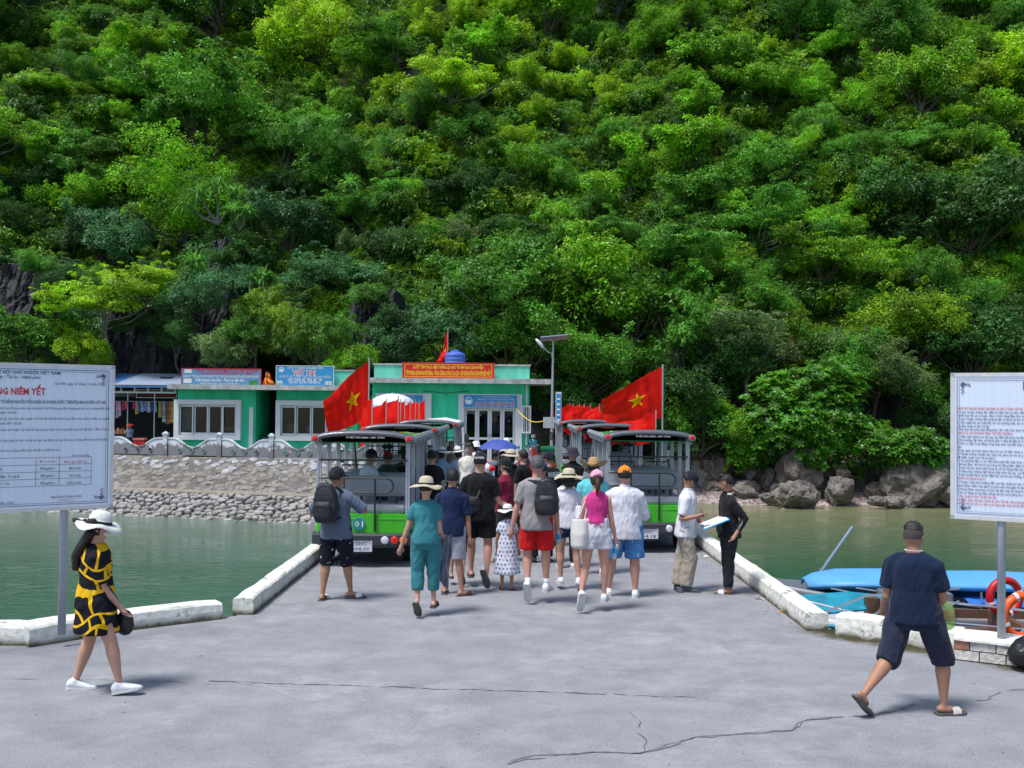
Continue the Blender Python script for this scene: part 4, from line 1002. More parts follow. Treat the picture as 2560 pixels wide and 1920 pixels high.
crag('dark cliff with pale streaks above the souvenir stall', 235, 440, 770, 960, 51.0, 1.6, 8)
crag('slender rock spire between the spiky trees', 508, 575, 595, 760, 54.5, 1.4, 12, 5)
crag('dark cliff with a pale vein above the faded shop sign', 440, 630, 740, 960, 51.6, 1.3, 17)
crag('dark rock face between the shops and the main green building', 865, 1015, 730, 930, 51.5, 1.6, 23, 8)
crag('dark rock behind the barge board of the right trees', 2165, 2250, 590, 700, 58, 1.5, 29, 5)
crag('grey rock pillar right of the flowering bush', 2215, 2300, 930, 1120, 49.5, 1.3, 33, 5)
crag('shadowed rock behind the right notice board', 2330, 2600, 780, 1150, 50.0, 1.4, 37, 12)
# ================================================================ singled-out trees
def at_px(px, py, Y): return D(px, py, Y)
def special(kname, v, px, py, Y, s, green, label, cat='tree', hf=.5, name='tree', sz=None, group=None):
    p = D(px, py, Y); R = VAR[kname][v][2]; sz = sz or s
    t = put_tree(kname, v, (p.x, Y+.25*R*s, p.z-R*hf*sz), s, green, label, cat, group, sz=sz, hf=hf*.8, name=name); return t
SP = [('broad', 0, 1290, 700, 50, 1.5, 'mid green', 'tall spreading tree just behind the street lamp'), ('broad', 1, 1440, 720, 50.5, 1.55, 'bright green', 'big bright crown above the right row of small red flags'),
      ('broad', 2, 1590, 770, 50.5, 1.6, 'mid green', 'wide dark leafy tree behind the big right flag'), ('broad', 0, 1330, 850, 49, 1.2, 'mid green', 'leafy crown touching the roof of the green building'), ('fine', 1, 1480, 900, 48.5, 1.25, 'mid green', 'feathery tree right of the street lamp'),
      ('broad', 2, 1120, 840, 49.6, 1.15, 'bluish green', 'bluish green tree behind the water tank'), ('broad', 1, 1000, 850, 49.4, 1.0, 'bluish green', 'dark bluish tree behind the left end of the parapet'), ('bamboo', 0, 800, 850, 49.5, 1.1, 'mid green', 'bamboo-like thicket above the bright blue sign'), ('bamboo', 1, 720, 820, 50.5, 1.1, 'olive green', 'olive bamboo-like clump above the orange tarpaulin'),
      ('bushy', 2, 880, 900, 48.5, .7, 'bright green', 'low bright shrub over the teal parapet of the shops'), ('layered', 0, 260, 745, 49.0, 1.05, 'yellow-green', 'leaning yellow-green tree with bare limbs above the notice board'), ('layered', 1, 370, 700, 49.3, .85, 'yellow-green', 'upper yellow-green crown of the leaning tree group'),
      ('bushy', 0, 190, 870, 48.6, .8, 'yellow-green', 'yellow-green bush peeping over the left notice board'), ('broad', 2, 60, 850, 48.5, 1.15, 'mid green', 'glossy round-leaved tree behind the left notice board'), ('fine', 0, 510, 740, 49.5, .95, 'bluish green', 'bluish green tree on the ledge above the faded shop sign'), ('fine', 2, 440, 850, 48.8, .75, 'dark green', 'dark shrub hanging over the stall roof'),
      ('bushy', 1, 560, 890, 48.3, .75, 'grey-green', 'grey-green shrub right above the faded blue shop sign'), ('fine', 1, 2320, 790, 48.5, 1.5, 'olive green', 'dense olive dome-shaped tree beside the right notice board'), ('layered', 2, 2060, 640, 53, 1.2, 'bright green', 'flat-topped bright tree in the middle of the right slope'),
      ('layered', 0, 1880, 850, 47.5, 1.1, 'grey-green', 'grey-leaved tree with bare branches above the flowering bush'), ('fine', 0, 2200, 930, 47.2, 1.0, 'grey-green', 'pale feathery tree left of the right notice board'), ('bushy', 2, 1760, 1060, 46.6, .95, 'mid green', 'shrub behind the clipboard man, over the rocks'), ('bushy', 0, 1690, 980, 47.6, 1.1, 'dark green', 'shaded shrub beside the big right flag'), ('fine', 2, 1800, 920, 48.4, 1.1, 'dark green', 'dark tree in the recess left of the flowering bush'),
      ('bushy', 1, 2340, 1080, 46.8, .9, 'dark green', 'dark shrub between the flowering bush and the notice board'), ('broad', 0, 2450, 860, 48, 1.2, 'dark green', 'dark tree above the right notice board'), ('bamboo', 2, 1560, 1040, 47.6, 1.0, 'mid green', 'drooping shrub behind the right flags'), ('bushy', 2, 1400, 1000, 48, 1.0, 'dark green', 'dark shrub behind the street lamp pole')]
SP += [('bushy', 0, 1830, 1060, 46.4, .75, 'bright green', 'bright leafy shrub at the left skirt of the flowering bush'), ('fine', 1, 2175, 1085, 45.8, .6, 'bright green', 'bright shrub filling the gap between the two flowering bushes'), ('bushy', 2, 2100, 930, 47.0, .8, 'mid green', 'shrub at the right shoulder of the large flowering bush'), ('broad', 1, 2390, 1100, 46.4, .6, 'mid green', 'leafy shrub low beside the right notice board'), ('bushy', 1, 90, 668, 50.2, .55, 'mid green', 'shrub tuft spilling over the fluted cliff at the left edge'), ('fine', 2, 150, 740, 50.0, .6, 'dark green', 'dark bush at the right end of the fluted cliff'), ('bushy', 2, 905, 740, 50.3, .6, 'mid green', 'shrub spilling over the dark rock left of the water tank'), ('bamboo', 0, 985, 800, 50.0, .55, 'dark green', 'drooping creeper on the dark rock above the parapet'), ('fine', 1, 560, 640, 53.0, .5, 'dark green', 'bush clinging to the slender rock spire'), ('bushy', 0, 1740, 1100, 46.8, .8, 'dark green', 'dark shrub low behind shuttle 06'), ('fine', 1, 1850, 1080, 47.0, .8, 'mid green', 'leafy shrub between the long grey and the upright pale boulder'), ('bushy', 2, 2400, 1000, 47.5, 1.0, 'mid green', 'shrub at the left rim of the right notice board'), ('fine', 2, 1640, 1060, 47.5, .9, 'dark green', 'shaded shrub seen between the right shuttle posts'), ('bamboo', 1, 1700, 860, 48.6, 1.2, 'mid green', 'drooping long-leaved tree right of the big right flag'), ('bushy', 1, 2120, 880, 48, .9, 'mid green', 'leafy shrub topping the flowering bush'), ('fine', 0, 640, 830, 49, .8, 'mid green', 'slender tree above the gap between the shop signs'), ('bushy', 0, 330, 800, 49.6, .55, 'dark green', 'creeper tuft hanging on the dark cliff over the stall')]  # dark greens low on the right put the shadow there into leaf colour
for kname, v, px, py, Y, s, g_, lab in SP: special(kname, v, px, py, Y, s, g_, lab)
# flowering bush over the boulders: rosettes of glossy leaves with pale flowers
def rosette_bush(px, py, Y, Rx, Rz, n, seedcol, label):
    c = D(px, py, Y); t = thing('flowering_bush', label, 'bush', (c.x, Y, c.z-Rz)); V = []; F = []
    r_ = np.random.RandomState(3)
    for i in range(n):
        d = r_.normal(size=3); d[1] = -abs(d[1]); d /= np.linalg.norm(d); k = r_.uniform(.55, 1.0)
        lump = 1+.55*fbm(d[0]*2.2+px, d[2]*2.2)+.2*fbm(d[0]*6, d[2]*6+px)
        p = np.array([d[0]*Rx*k*lump, d[1]*Rx*.55*k, Rz+d[2]*Rz*k*lump])
        ax = unit((np.array([[d[0]*.5, d[1]*.6-.2, .9+.5*d[2]]])+.25*r_.normal(size=(1, 3))))[0]
        q = np.cross(ax, [0.3, .9, .1]); q /= np.linalg.norm(q); q2 = np.cross(ax, q); m_ = 9; sc = r_.uniform(.8, 1.25)
        for a in range(m_):
            an = a/m_*2*PI+r_.rand(); o_ = q*math.cos(an)+q2*math.sin(an); tip = o_*.26*sc+ax*.08*sc; s_ = np.cross(ax, o_)*.045*sc
            V += [p, p+tip*.55+s_+ax*.04, p+tip, p+tip*.55-s_+ax*.04]
        if r_.rand() < .16:
            for a in range(3):
                e = r_.normal(size=3)*.05; f = unit(r_.normal(size=(2, 3)))*.045; F += [p+ax*.1+e, p+ax*.1+e+f[0], p+ax*.1+e+f[0]+f[1], p+ax*.1+e+f[1]]
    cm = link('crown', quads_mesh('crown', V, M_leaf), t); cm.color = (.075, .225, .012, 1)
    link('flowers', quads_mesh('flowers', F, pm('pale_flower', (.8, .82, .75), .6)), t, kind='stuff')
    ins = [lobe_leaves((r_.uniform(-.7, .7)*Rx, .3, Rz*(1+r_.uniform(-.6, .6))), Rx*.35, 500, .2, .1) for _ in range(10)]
    ci = link('inner_leaves', quads_mesh('inner_leaves', np.concatenate(ins), M_leaf), t); ci.color = (.04, .12, .012, 1)  # coloured darker than the outer crown to paint shade inside the bush
    m = M()
    for k in range(7): x = (k-3)*Rx*.2; m.tube([(x*.4, .6, -.2), (x, .1, Rz*.6), (x*1.5, -.2, Rz*1.2)], [.09, .06, .02], 6)
    m.build('stems', M_bark, t)
rosette_bush(2020, 1050, 45.9, 3.1, 2.5, 1500, 1, 'large glossy bush with pale flowers hanging over the boulders')
rosette_bush(2265, 1125, 44.6, 1.9, .9, 460, 1, 'low glossy flowering bush over the largest boulder')
rosette_bush(1880, 1120, 46.2, 1.3, .9, 260, 1, 'small glossy flowering bush above the upright pale boulder')
# conical yellow shrub
p = D(1978, 925, 48.0); t = thing('cypress_shrub', 'small cone-shaped yellowish shrub above the flowering bush', 'shrub', tuple(p)); V = [lobe_leaves((0, 0, z), r, 260, .1, .05, 1.0) for z, r in ((.1, .5), (.4, .46), (.7, .38), (1.0, .28), (1.3, .18), (1.55, .09))]
o = link('crown', quads_mesh('crown', np.concatenate(V), M_leaf), t); o.color = (.16, .14, .012, 1); m = M(); m.tube([(0, 0, -.5), (0, 0, 1.3)], [.06, .02], 6); m.build('trunk', M_bark, t)
# spiky-headed dragon trees
def spiky(label, heads, base, Y, group='spiky dragon trees on the slope'):
    b = D(*base, Y+.8); t = thing('dragon_tree', label, 'tree', tuple(b), 0, group)
    for hx, hy in heads:
        p = D(hx, hy, Y)-b; m = M(); m.tube([(0, 0, 0), p*.5+Vector((0, .1, -.2)), p], [.10, .07, .05], 6); m.build('trunk', M_palebark, t)
        V = []
        for i in range(80):
            d = unit(np.array([[random.gauss(0, 1), random.gauss(0, 1), random.gauss(.35, .6)]]))[0]; l = random.uniform(.7, 1.15); s_ = np.cross(d, [0, 0, 1.0]); s_ /= max(.01, np.linalg.norm(s_)); s_ *= .045
            c_ = np.array(p); mid = c_+d*l*.6; tip = c_+d*l+np.array([0, 0, -.28*l]); V += [c_+s_*.5, mid+s_, tip, mid-s_]
        o = link('leaf_head', quads_mesh('leaf_head', V, M_leaf), t); o.color = (.10, .27, .04, 1)
spiky('spiky dragon tree with four heads on pale limbs', [(495, 480), (543, 465), (590, 478), (465, 510)], (545, 560), 56.5)
spiky('pair of spiky dragon tree heads right of the rock spire', [(583, 525), (615, 530)], (600, 575), 56)
spiky('spiky dragon trees on the ledge left of the rock spire', [(487, 650), (465, 690), (492, 680)], (480, 720), 53)
spiky('two thin spiky dragon trees above the bright blue sign', [(625, 695), (658, 692)], (640, 735), 52.5)
spiky('single spiky dragon tree in the dark gully', [(872, 458)], (875, 480), 58)
spiky('spiky dragon trees at the right edge of the slope', [(2530, 545), (2552, 520), (2525, 480)], (2540, 600), 54)
spiky('spiky dragon trees beside the dark crag on the right slope', [(1900, 505), (1960, 490)], (1930, 540), 58)
# ================================================================ electric shuttles
M_bgreen = pm('shuttle_green', (.045, .42, .012), .33, .14, 5, coat=.5); M_grey = pm('shuttle_grey', (.26, .275, .30), .45, .06, 4); M_post = pm('shuttle_post', (.42, .45, .50), .4, .08, 6, metal=.3)
M_seat = pm('seat_vinyl', (.30, .31, .34), .5, .08, 6, .1); M_bump = pm('bumper_plastic', (.035, .04, .05), .5, .1, 6); M_tyre = pm('tyre', (.015, .015, .016), .9)
M_redl = pm('red_lens', (.65, .01, .01), .2, .03, coat=.6); M_orl = pm('orange_lens', (.8, .2, .02), .2, .03, coat=.6); M_whl = pm('clear_lens', (.6, .62, .66), .15, .1, coat=.6)
M_rail = pm('dark_green_rail', (.012, .028, .022), .35, .05); M_badge = pm('badge_teal', (.01, .22, .20), .4, .03); M_plate = pm('plate_white', (.62, .63, .66), .5, .05)
M_roofg = pm('roof_green', (.05, .33, .03), .4, .1, 2, coat=.3); M_under = pm('roof_underside', (.05, .32, .13), .7, .1); M_curt = pm('rolled_curtain', (.35, .37, .40), .6, .1, 6, .3); M_band = pm('teal_band', (.10, .42, .38), .6, .08)
L_ = 3.95
def rbox(m, c, d, r, seg=3, k=None):
    """box with edges rounded in x-z profile, extruded in y"""
    hx, hy, hz = d[0]/2, d[1]/2, d[2]/2; prof = []
    for cx, cz, a0 in ((hx-r, hz-r, 0), (-hx+r, hz-r, 90), (-hx+r, -hz+r, 180), (hx-r, -hz+r, 270)):
        for i in range(seg+1):
            a = rad(a0+90*i/seg); prof.append((cx+r*math.cos(a), cz+r*math.sin(a)))
    m.loft([[Vector((c[0]+x*s, c[1]+y, c[2]+z*s)) for x, z in prof] for y, s in ((-hy, .96), (-hy+.015, 1), (hy-.015, 1), (hy, .96))], True, True, k)
def make_bus():
    t = thing('shuttle', 'x', 'shuttle', (0, 0, 0))
    # chassis, lower body
    m = M(); m.b2((-.74, .12, .33), (.74, L_-.15, .45)); m.build('chassis', M_bump, t)
    m = M()  # rear green panel
    rbox(m, (0, .06, .68), (1.46, .12, .31), .05); m.b2((-.73, .12, .46), (-.66, .8, .83)); m.b2((.66, .12, .46), (.73, .8, .83)); m.b2((-.74, 1.25, .40), (-.68, 3.2, .56)); m.b2((.68, 1.25, .40), (.74, 3.2, .56))
    rp = m.build('rear_panel', M_bgreen, t)
    for sx in (-.33, .42):
        m = M(); m.tube([(sx-.25, -.004, .62), (sx-.22, -.004, .755), (sx+.22, -.004, .755), (sx+.25, -.004, .62)], .007, 5); m.build('pressed_ridge', M_bgreen, rp)
    m = M()  # bumper, bowed
    rings = []
    for i in range(13):
        x = -.80+1.6*i/12; e = (abs(x)/.8)**4; y0 = -.07+.10*e
        rings.append([Vector((x, y0+dy, z)) for dy, z in ((0.02, .31+.05*e), (-.02, .36), (-.02, .50), (.0, .535), (.16, .535), (.16, .31+.05*e))])
    m.loft(rings)
    m.b2((-.80, .03, .35), (-.73, .62, .53)); m.b2((.73, .03, .35), (.80, .62, .53)); m.build('bumper', M_bump, t)
    for x, mt, nm in ((.36, M_whl, 'reverse_light'), (.51, M_redl, 'tail_light'), (.65, M_orl, 'indicator')):
        m = M(); R = Matrix.Rotation(rad(90), 3, 'X'); m.lathe((x, -.075, .435), [(.062, -.03), (.062, .02), (.048, .032), (.02, .038)], 14, rot=R); m.build(nm, mt, t)
    m = M(); rbox(m, (-.02, -.105, .345), (.37, .012, .175), .012); pl = m.build('number_plate', M_plate, t)
    m = M(); m.b2((-.13, -.13, .445), (.13, -.07, .465)); m.build('plate_lamp', M_bump, t)
    # badge
    R = Matrix.Rotation(rad(90), 3, 'X')
    m = M(); m.lathe((-.06, -.012, .68), [(.105, -.004), (.105, .004)], 24, rot=R); bd = m.build('badge_ring', M_band, t); m = M(); m.lathe((-.06, -.020, .68), [(.096, -.003), (.096, .003)], 24, rot=R); m.build('badge', M_badge, bd)
    # floor, seats
    m = M(); m.b2((-.68, .1, .46), (.68, L_-.5, .50)); m.build('floor', M_bump, t)
    def seat(y, face, w=1.3):
        s = M(); rbox(s, (0, y, .90), (w, .42, .13), .05)
        q = s.build('seat', M_seat, t, True)
        b = M(); yb = y+face*.24; R2 = Matrix.Rotation(rad(8*-face), 3, 'X')
        bb = M(); rbox(bb, (0, 0, 0), (w, .09, .33), .07); b.add([R2 @ Vector(v)+Vector((0, yb, 1.235)) for v in bb.v], bb.f); b.build('backrest', M_seat, q, True)
        g = M()
        for x in (-w*.36, -.1, .2, w*.36): g.b2((x-.02, yb-.02, .92), (x+.02, yb+.02, 1.1))
        g.b2((-w*.45, y-.15, .5), (w*.45, y+.15, .84)); g.build('seat_frame', M_bump, q)
    seat(.25, 1); seat(.72, -1.0); seat(1.55, -1); seat(2.35, -1)
    for x in (-.33, .33):   # grab loops on the inner backrests
        m = M(); m.tube([(x-.25, 1.33, 1.40), (x-.22, 1.33, 1.52), (x+.22, 1.33, 1.52), (x+.25, 1.33, 1.40)], .012, 6); m.build('grab_rail', M_rail, t)
    # rear rails
    m = M(); m.tube([(-.69, 0, 1.68), (.69, 0, 1.68)], .016, 6); m.build('rail', M_rail, t)
    m = M(); pts = [(-.69, -.02, 1.395), (.36, -.02, 1.395)]+[(.36+.115*math.sin(rad(a)), -.02, 1.28+.115*math.cos(rad(a))) for a in range(15, 180, 15)]+[(.36, -.02, 1.165), (-.69, -.02, 1.165)]
    m.tube(pts, .015, 6); m.tube([(.19, -.03, 1.395), (.19, -.03, .56)], .016, 6); m.tube([(-.30, -.02, 1.395), (-.30, -.02, 1.165)], .012, 6); m.build('rear_gate', M_rail, t)
    # posts
    for sx in (-1, 1):
        for y, w in ((.03, .045), (.85, .045), (1.75, .045), (2.6, .05)):
            m = M(); m.b2((sx*.70-.03, y, .5), (sx*.70+.03, y+w, 2.0)); m.b2((sx*.70-.038, y-.01, .5), (sx*.70-.012, y+w+.01, 2.0)); m.build('post', M_post, t)
        m = M()   # slanted windscreen pillar
        m.tube([(sx*.69, 3.72, .85), (sx*.69, 3.45, 1.5), (sx*.68, 3.1, 2.02)], [.05, .05, .045], 6); m.build('pillar', M_post, t)
        m = M(); m.tube([(sx*.69, .9+.0, 1.02), (sx*.69, 1.5, 1.02)], .014, 5); m.tube([(sx*.69, 1.75, 1.02), (sx*.69, 2.3, 1.02)], .014, 5); m.build('side_rail', M_rail, t)
        m = M(); m.tube([(sx*.72, 3.35, 1.35), (sx*.86, 3.3, 1.42), (sx*.88, 3.3, 1.5)], .01, 5); mr = m.build('mirror_arm', M_black, t)
        m = M(); rbox(m, (sx*.88, 3.3, 1.56), (.13, .04, .24), .03); m.build('mirror', M_black, t); m = M(); m.b2((sx*.88-.045, 3.272, 1.47), (sx*.88+.045, 3.278, 1.65)); m.build('mirror_glass', pm('mirror_glass', (.5, .55, .6), .05, .02, metal=.9), t)
        # rolled side curtains under the gutter
        m = M(); m.tube([(sx*.75, .12, 1.93), (sx*.75, 3.3, 1.93)], .045, 8)
        m.build('rolled_curtain', M_curt, t)
        m = M()
        for k in range(9): m.tube([(sx*.75, .2+k*.37, 1.93), (sx*.75, .23+k*.37, 1.93)], .052, 8)
        m.build('curtain_strap', M_black, t)
    # roof: arched across, dark rim, green top with ribs
    def arch(x, y): return 2.06+.055*(1-(x/.8)**2) - .022*max(0, y) - .03*(max(0, y-1.7)/1.9)**4
    m = M(); rings = []
    for j in range(13):
        y = -.13+3.75*j/12; rr = []
        for i in range(17):
            x = -.76+1.52*i/16; rr.append(Vector((x, y, arch(x, y))))
        for i in range(17):
            x = .76-1.52*i/16; rr.append(Vector((x, y, arch(x, y)-.035)))
        rings.append(rr)
    m.loft(rings); rf = m.build('roof', M_roofg, t, True)
    m = M()
    for i in range(6):
        x = -.6+1.2*i/5; m.tube([(x, .1, arch(x, .1)+.002), (x, 3.2, arch(x, 3.2)+.002)], .02, 5)
    m.build('roof_rib', M_bgreen, rf)
    rim = M(); rings = []
    for i in range(21):
        x = -.79+1.58*i/20; z = arch(min(.76, max(-.76, x)), 0)-.05*(abs(x)/.79)**6; rings.append([Vector((x, y, z+dz)) for y, dz in ((-.17, -.045), (-.19, -.01), (-.14, .035), (-.04, .045), (-.04, -.035))])
    rim.loft(rings); rim.build('roof_rim', pm('rim_dark', (.09, .10, .12), .35, .05, coat=.3), t, True)
    for sx in (-1, 1):
        m = M(); m.loft([[Vector((sx*x, y, z)) for x, z in ((.74, 1.97), (.80, 1.96), (.815, 2.02), (.78, 2.065), (.73, 2.06))][::sx] for y in (-.10, 3.6)]); m.build('gutter', M_grey, t)
        m = M(); m.lathe((sx*.73, -.2, 2.025), [(.058, -.02), (.058, .012)], 14, rot=R); lb = m.build('lamp_bezel', M_grey, t); m = M(); m.lathe((sx*.73, -.215, 2.025), [(.045, -.01), (.042, .012), (.02, .02)], 12, rot=R); m.build('marker_lamp', M_redl, lb)
    m = M(); m.b2((-.74, .0, 1.95), (.74, 3.4, 1.96)); m.build('ceiling', M_under, t)
    m = M(); m.b2((-.66, 3.02, 1.84), (.66, 3.035, 1.96)); bn = m.build('header_band', M_band, t)
    # front: dashboard, windscreen, steering wheel
    m = M(); rbox(m, (0, 3.62, .75), (1.42, .55, .55), .1); m.build('front_body', M_bgreen, t, True); m = M(); rbox(m, (0, 3.42, 1.03), (1.34, .3, .12), .05); m.build('dashboard', M_black, t)
    fr = M(); P_ = [(-.64, 3.60, 1.08), (.64, 3.60, 1.08), (.64, 3.15, 1.84), (-.64, 3.15, 1.84)]; fr.tube(P_+[P_[0]], .025, 6); w_ = fr.build('windscreen_frame', M_black, t); g = M(); g.add(P_, [(0, 1, 2, 3)]); g.build('windscreen', M_glass, w_)
    m = M(); m.tube([(-.35+.17*math.cos(a*PI/8), 3.12+.07*math.sin(a*PI/8), 1.2+.15*math.sin(a*PI/8)) for a in range(17)], .014, 5); m.tube([(-.35, 3.12, 1.2), (-.35, 3.35, 1.03)], .02, 5); m.build('steering_wheel', M_black, t)
    m = M(); rbox(m, (0, 3.05, 1.76), (.2, .03, .07), .02); m.build('inner_mirror', M_black, t)
    for x in (-.66, .66):
        for y in (.72, 3.35):
            m = M(); R3 = Matrix.Rotation(rad(90), 3, 'Y'); m.lathe((x, y, .27), [(.16, -.085), (.25, -.08), (.272, -.05), (.272, .05), (.25, .08), (.16, .085)], 24, rot=R3); wh = m.build('wheel', M_tyre, t, True); m = M(); m.lathe((x+(.07 if x > 0 else -.07), y, .27), [(.15, -.02), (.13, .02), (.05, .03)], 16, rot=R3); m.build('hub', M_metal, wh)
    m = M(); m.b2((-.12, .05, .2), (.1, .3, .34)); m.tube([(-.66, .72, .27), (.66, .72, .27)], .05, 8); m.build('axle', M_bump, t)
    return t
bus = make_bus()
def subtree(o):
    out = [o]
    for c in o.children: out += subtree(c)
    return out
CH = child_map(subtree(bus))
def place_bus(o, x, y, label, rz=0):
    o.location = (x, y, 0); o.rotation_euler = (0, 0, rz); o['label'] = label; o['category'] = 'shuttle'; o['group'] = 'electric shuttles lined up on the causeway'; return o
BUSES = [(-2.33, 15.8, 'green electric shuttle numbered 01, nearest on the left', 'n01', '15HC', '004.00'), (-2.33, 20.9, 'green electric shuttle second in the left row, right behind number 01', None, 0, 0), (-2.2, 26.2, 'green electric shuttle last in the left row, near the parasol', None, 0, 0),
         (2.41, 17.6, 'green electric shuttle numbered 06, nearest on the right', '06', '15HC', '004.18'), (2.3, 23.2, 'green electric shuttle second in the right row, behind number 06', None, 0, 0), (2.15, 28.8, 'green electric shuttle last in the right row, its driver visible', None, 0, 0)]
bobj = [bus]+[copy_tree(bus, CH) for _ in range(5)]
for o, (x, y, lab, num, p1, p2) in zip(bobj, BUSES):
    place_bus(o, x, y, lab)
    if num:
        kidsd = {c.name.split('.')[0]: c for c in o.children}
        m = M(); put_text(m, num[-2:], (0, 0, 0), (1, 0, 0), (0, 0, 1), .10, -.06, .632, width=.13, align='c', bold=.0, off=.026); m.build('number', M_white, kidsd['badge_ring'])
        m = M(); put_text(m, p1, (0, 0, 0), (1, 0, 0), (0, 0, 1), .062, -.02, .352, width=.2, align='c', off=.114, bold=-.0); put_text(m, p2, (0, 0, 0), (1, 0, 0), (0, 0, 1), .062, -.02, .272, width=.28, align='c', off=.114); m.build('plate_number', M_navy, kidsd['number_plate'])
        m = M(); put_text(m, 'VÌ VIỆT HẢI XANH - HÃY CÙNG CHUNG TAY', (0, 2.4, 0), (1, 0, 0), (0, 0, 1), .07, 0, 1.985, width=1.1, align='c', bold=.01)
        put_text(m, 'VÌ VIỆT HẢI XANH - HÃY CÙNG', (0, -.195, 0), (1, 0, 0), (0, 0, 1), .03, .05, 2.03, width=.6, align='c', off=.006); put_text(m, 'NÓI KHÔNG VỚI TÚI NILON', (0, 3.01, 0), (1, 0, 0), (0, 0, 1), .05, 0, 1.87, width=.7, align='c', off=.006)
        m.build('lettering', M_white, kidsd['header_band'])
# ================================================================ flags
def flagmat(name, col):
    m, nt, b, tc = newmat(name); nt.links.new(ramp(nt, tex(nt, 'ShaderNodeTexNoise', 3, tc.outputs['Object']).outputs[0], tuple(c*.9 for c in col), tuple(min(1, c*1.08) for c in col)), b.inputs['Base Color']); b.inputs['Roughness'].default_value = .65; b.inputs['Specular IOR Level'].default_value = .2
    tr = nt.nodes.new('ShaderNodeBsdfTranslucent'); tr.inputs[0].default_value = (*[min(1, c*1.3) for c in col], 1); mx = nt.nodes.new('ShaderNodeMixShader'); mx.inputs[0].default_value = .4
    nt.links.new(b.outputs[0], mx.inputs[1]); nt.links.new(tr.outputs[0], mx.inputs[2]); nt.links.new(mx.outputs[0], nt.nodes['Material Output'].inputs[0]); return m
M_flag = flagmat('flag_red', (.93, .012, .006)); M_star = flagmat('flag_yellow', (.85, .66, .0))
M_pole = pm('pole_metal', (.4, .42, .45), .4, .1, metal=.5)
def flag(label, corners, polebase, poletop, star=None, amp=.06, folds=2.2, seed=1, sag=.0, curl=0, group='flags', nx=28, ny=16, polr=.016):
    """corners: hoist top, fly top, fly bottom, hoist bottom (world); star=(u,v,r)"""
    a, b, c, d = [Vector(p) for p in corners]; base = Vector(polebase)
    t = thing('flag', label, 'flag', tuple(base), 0, group); nrm = (b-a).cross(d-a).normalized()
    if nrm.y > 0: nrm = -nrm
    H = (d-a).length
    def S(u, v):
        p = a.lerp(b, u).lerp(d.lerp(c, u), v)
        p = p+nrm*(amp*math.sin(folds*2*PI*u+v*1.9+seed)*min(1, u*3)+amp*.45*math.sin(5.1*2*PI*u+seed*2+3*v)*min(1, u*3)*.6 + amp*.7*fbm(u*2.2, v*2.2, seed)*min(1, 3*u))
        p.z -= sag*math.sin(PI*u)*(1-.25*v); p.x -= curl*math.sin(PI*v)*u*u
        return p-base
    m = M(); m.add([S(i/nx, j/ny) for j in range(ny+1) for i in range(nx+1)], [(j*(nx+1)+i, (j+1)*(nx+1)+i, (j+1)*(nx+1)+i+1, j*(nx+1)+i+1) for j in range(ny) for i in range(nx)])
    cl = m.build('cloth', M_flag, t, True)
    if star:
        su, sv_, sr = star; asp = H/max(.01, (b-a).length)
        P5 = []
        for k in range(10):
            an = PI/2+k*PI/5; r = sr if k % 2 == 0 else sr*.40
            P5.append((su+(-r*math.cos(an))*asp, sv_-r*math.sin(an)))
        for side in (-1, 1):
            m = M(); vs = []; fs = []; n = 6
            for k in range(10):
                p0, p1 = P5[k], P5[(k+1) % 10]; o = len(vs)
                for i in range(n+1):
                    for j in range(i+1):
                        f = i/n; g = j/max(1, i); x = su+((p0[0]+(p1[0]-p0[0])*g)-su)*f; y = sv_+((p0[1]+(p1[1]-p0[1])*g)-sv_)*f; vs.append(S(x, y)+nrm*.007*side)
                ix = lambda i, j: o+i*(i+1)//2+j
                for i in range(n):
                    for j in range(i+1):
                        fs.append((ix(i, j), ix(i+1, j), ix(i+1, j+1)))
                        if j < i: fs.append((ix(i, j), ix(i+1, j+1), ix(i, j+1)))
            m.add(vs, fs); m.build('star', M_star, cl, True)
    m = M(); m.tube([(0, 0, 0), Vector(poletop)-base], polr, 6); m.build('pole', M_pole, t)
    return t
def pxflag(label, Y, hoist, hb, ft, fb, dy, **kw):
    """pixel corners; dy: how far the fly edge lies from the pole in depth"""
    a = D(*hoist, Y); d = D(*hb, Y); d.x = a.x; b = D(*ft, Y+dy); c = D(*fb, Y+dy*.8)
    return flag(label, (a, b, c, d), (a.x, Y, 0), (a.x, Y, a.z+.05), **kw)
pxflag('big red flag with a yellow star on the left, above shuttle 01', 23.6, (923, 900), (921, 1050), (806, 1004), (822, 1086), -.5, star=(.36, .52, .20), amp=.10, folds=1.1, seed=2.2, sag=-.02, polr=.022, group='big star flags over the shuttles')
pxflag('big red flag with a yellow star on the right, above shuttle 06', 23.9, (1657, 916), (1658, 1046), (1508, 1000), (1523, 1062), -.35, star=(.47, .50, .20), amp=.09, folds=.9, seed=4.6, sag=-.04, curl=.05, polr=.022, group='big star flags over the shuttles')
pxflag('red flag with a yellow star hanging on the roof by the water tank', 45.2, (1120, 824), (1118, 880), (1094, 906), (1108, 906), .25, star=(.45, .42, .2), amp=.09, folds=1.0, seed=1, group='star flag on the roof')
def on_roof(t):
    dz = 3.63
    for c in t.children:
        if c.name.startswith('pole'):
            for v in c.data.vertices:
                if v.co.z < .05: v.co.z = dz
on_roof(bpy.data.objects['flag.002'])
Lf = [(931, 997, 21.6), (966, 1001, 23.8), (996, 994, 26.2), (1002, 1002, 27.4), (1012, 1003, 28.6), (1026, 1004, 30.0), (1039, 1002, 31.4), (1048, 1004, 32.8), (1063, 1001, 34.6)]
ordn = ['nearest', 'second', 'third', 'fourth', 'fifth', 'sixth', 'seventh', 'eighth', 'farthest']
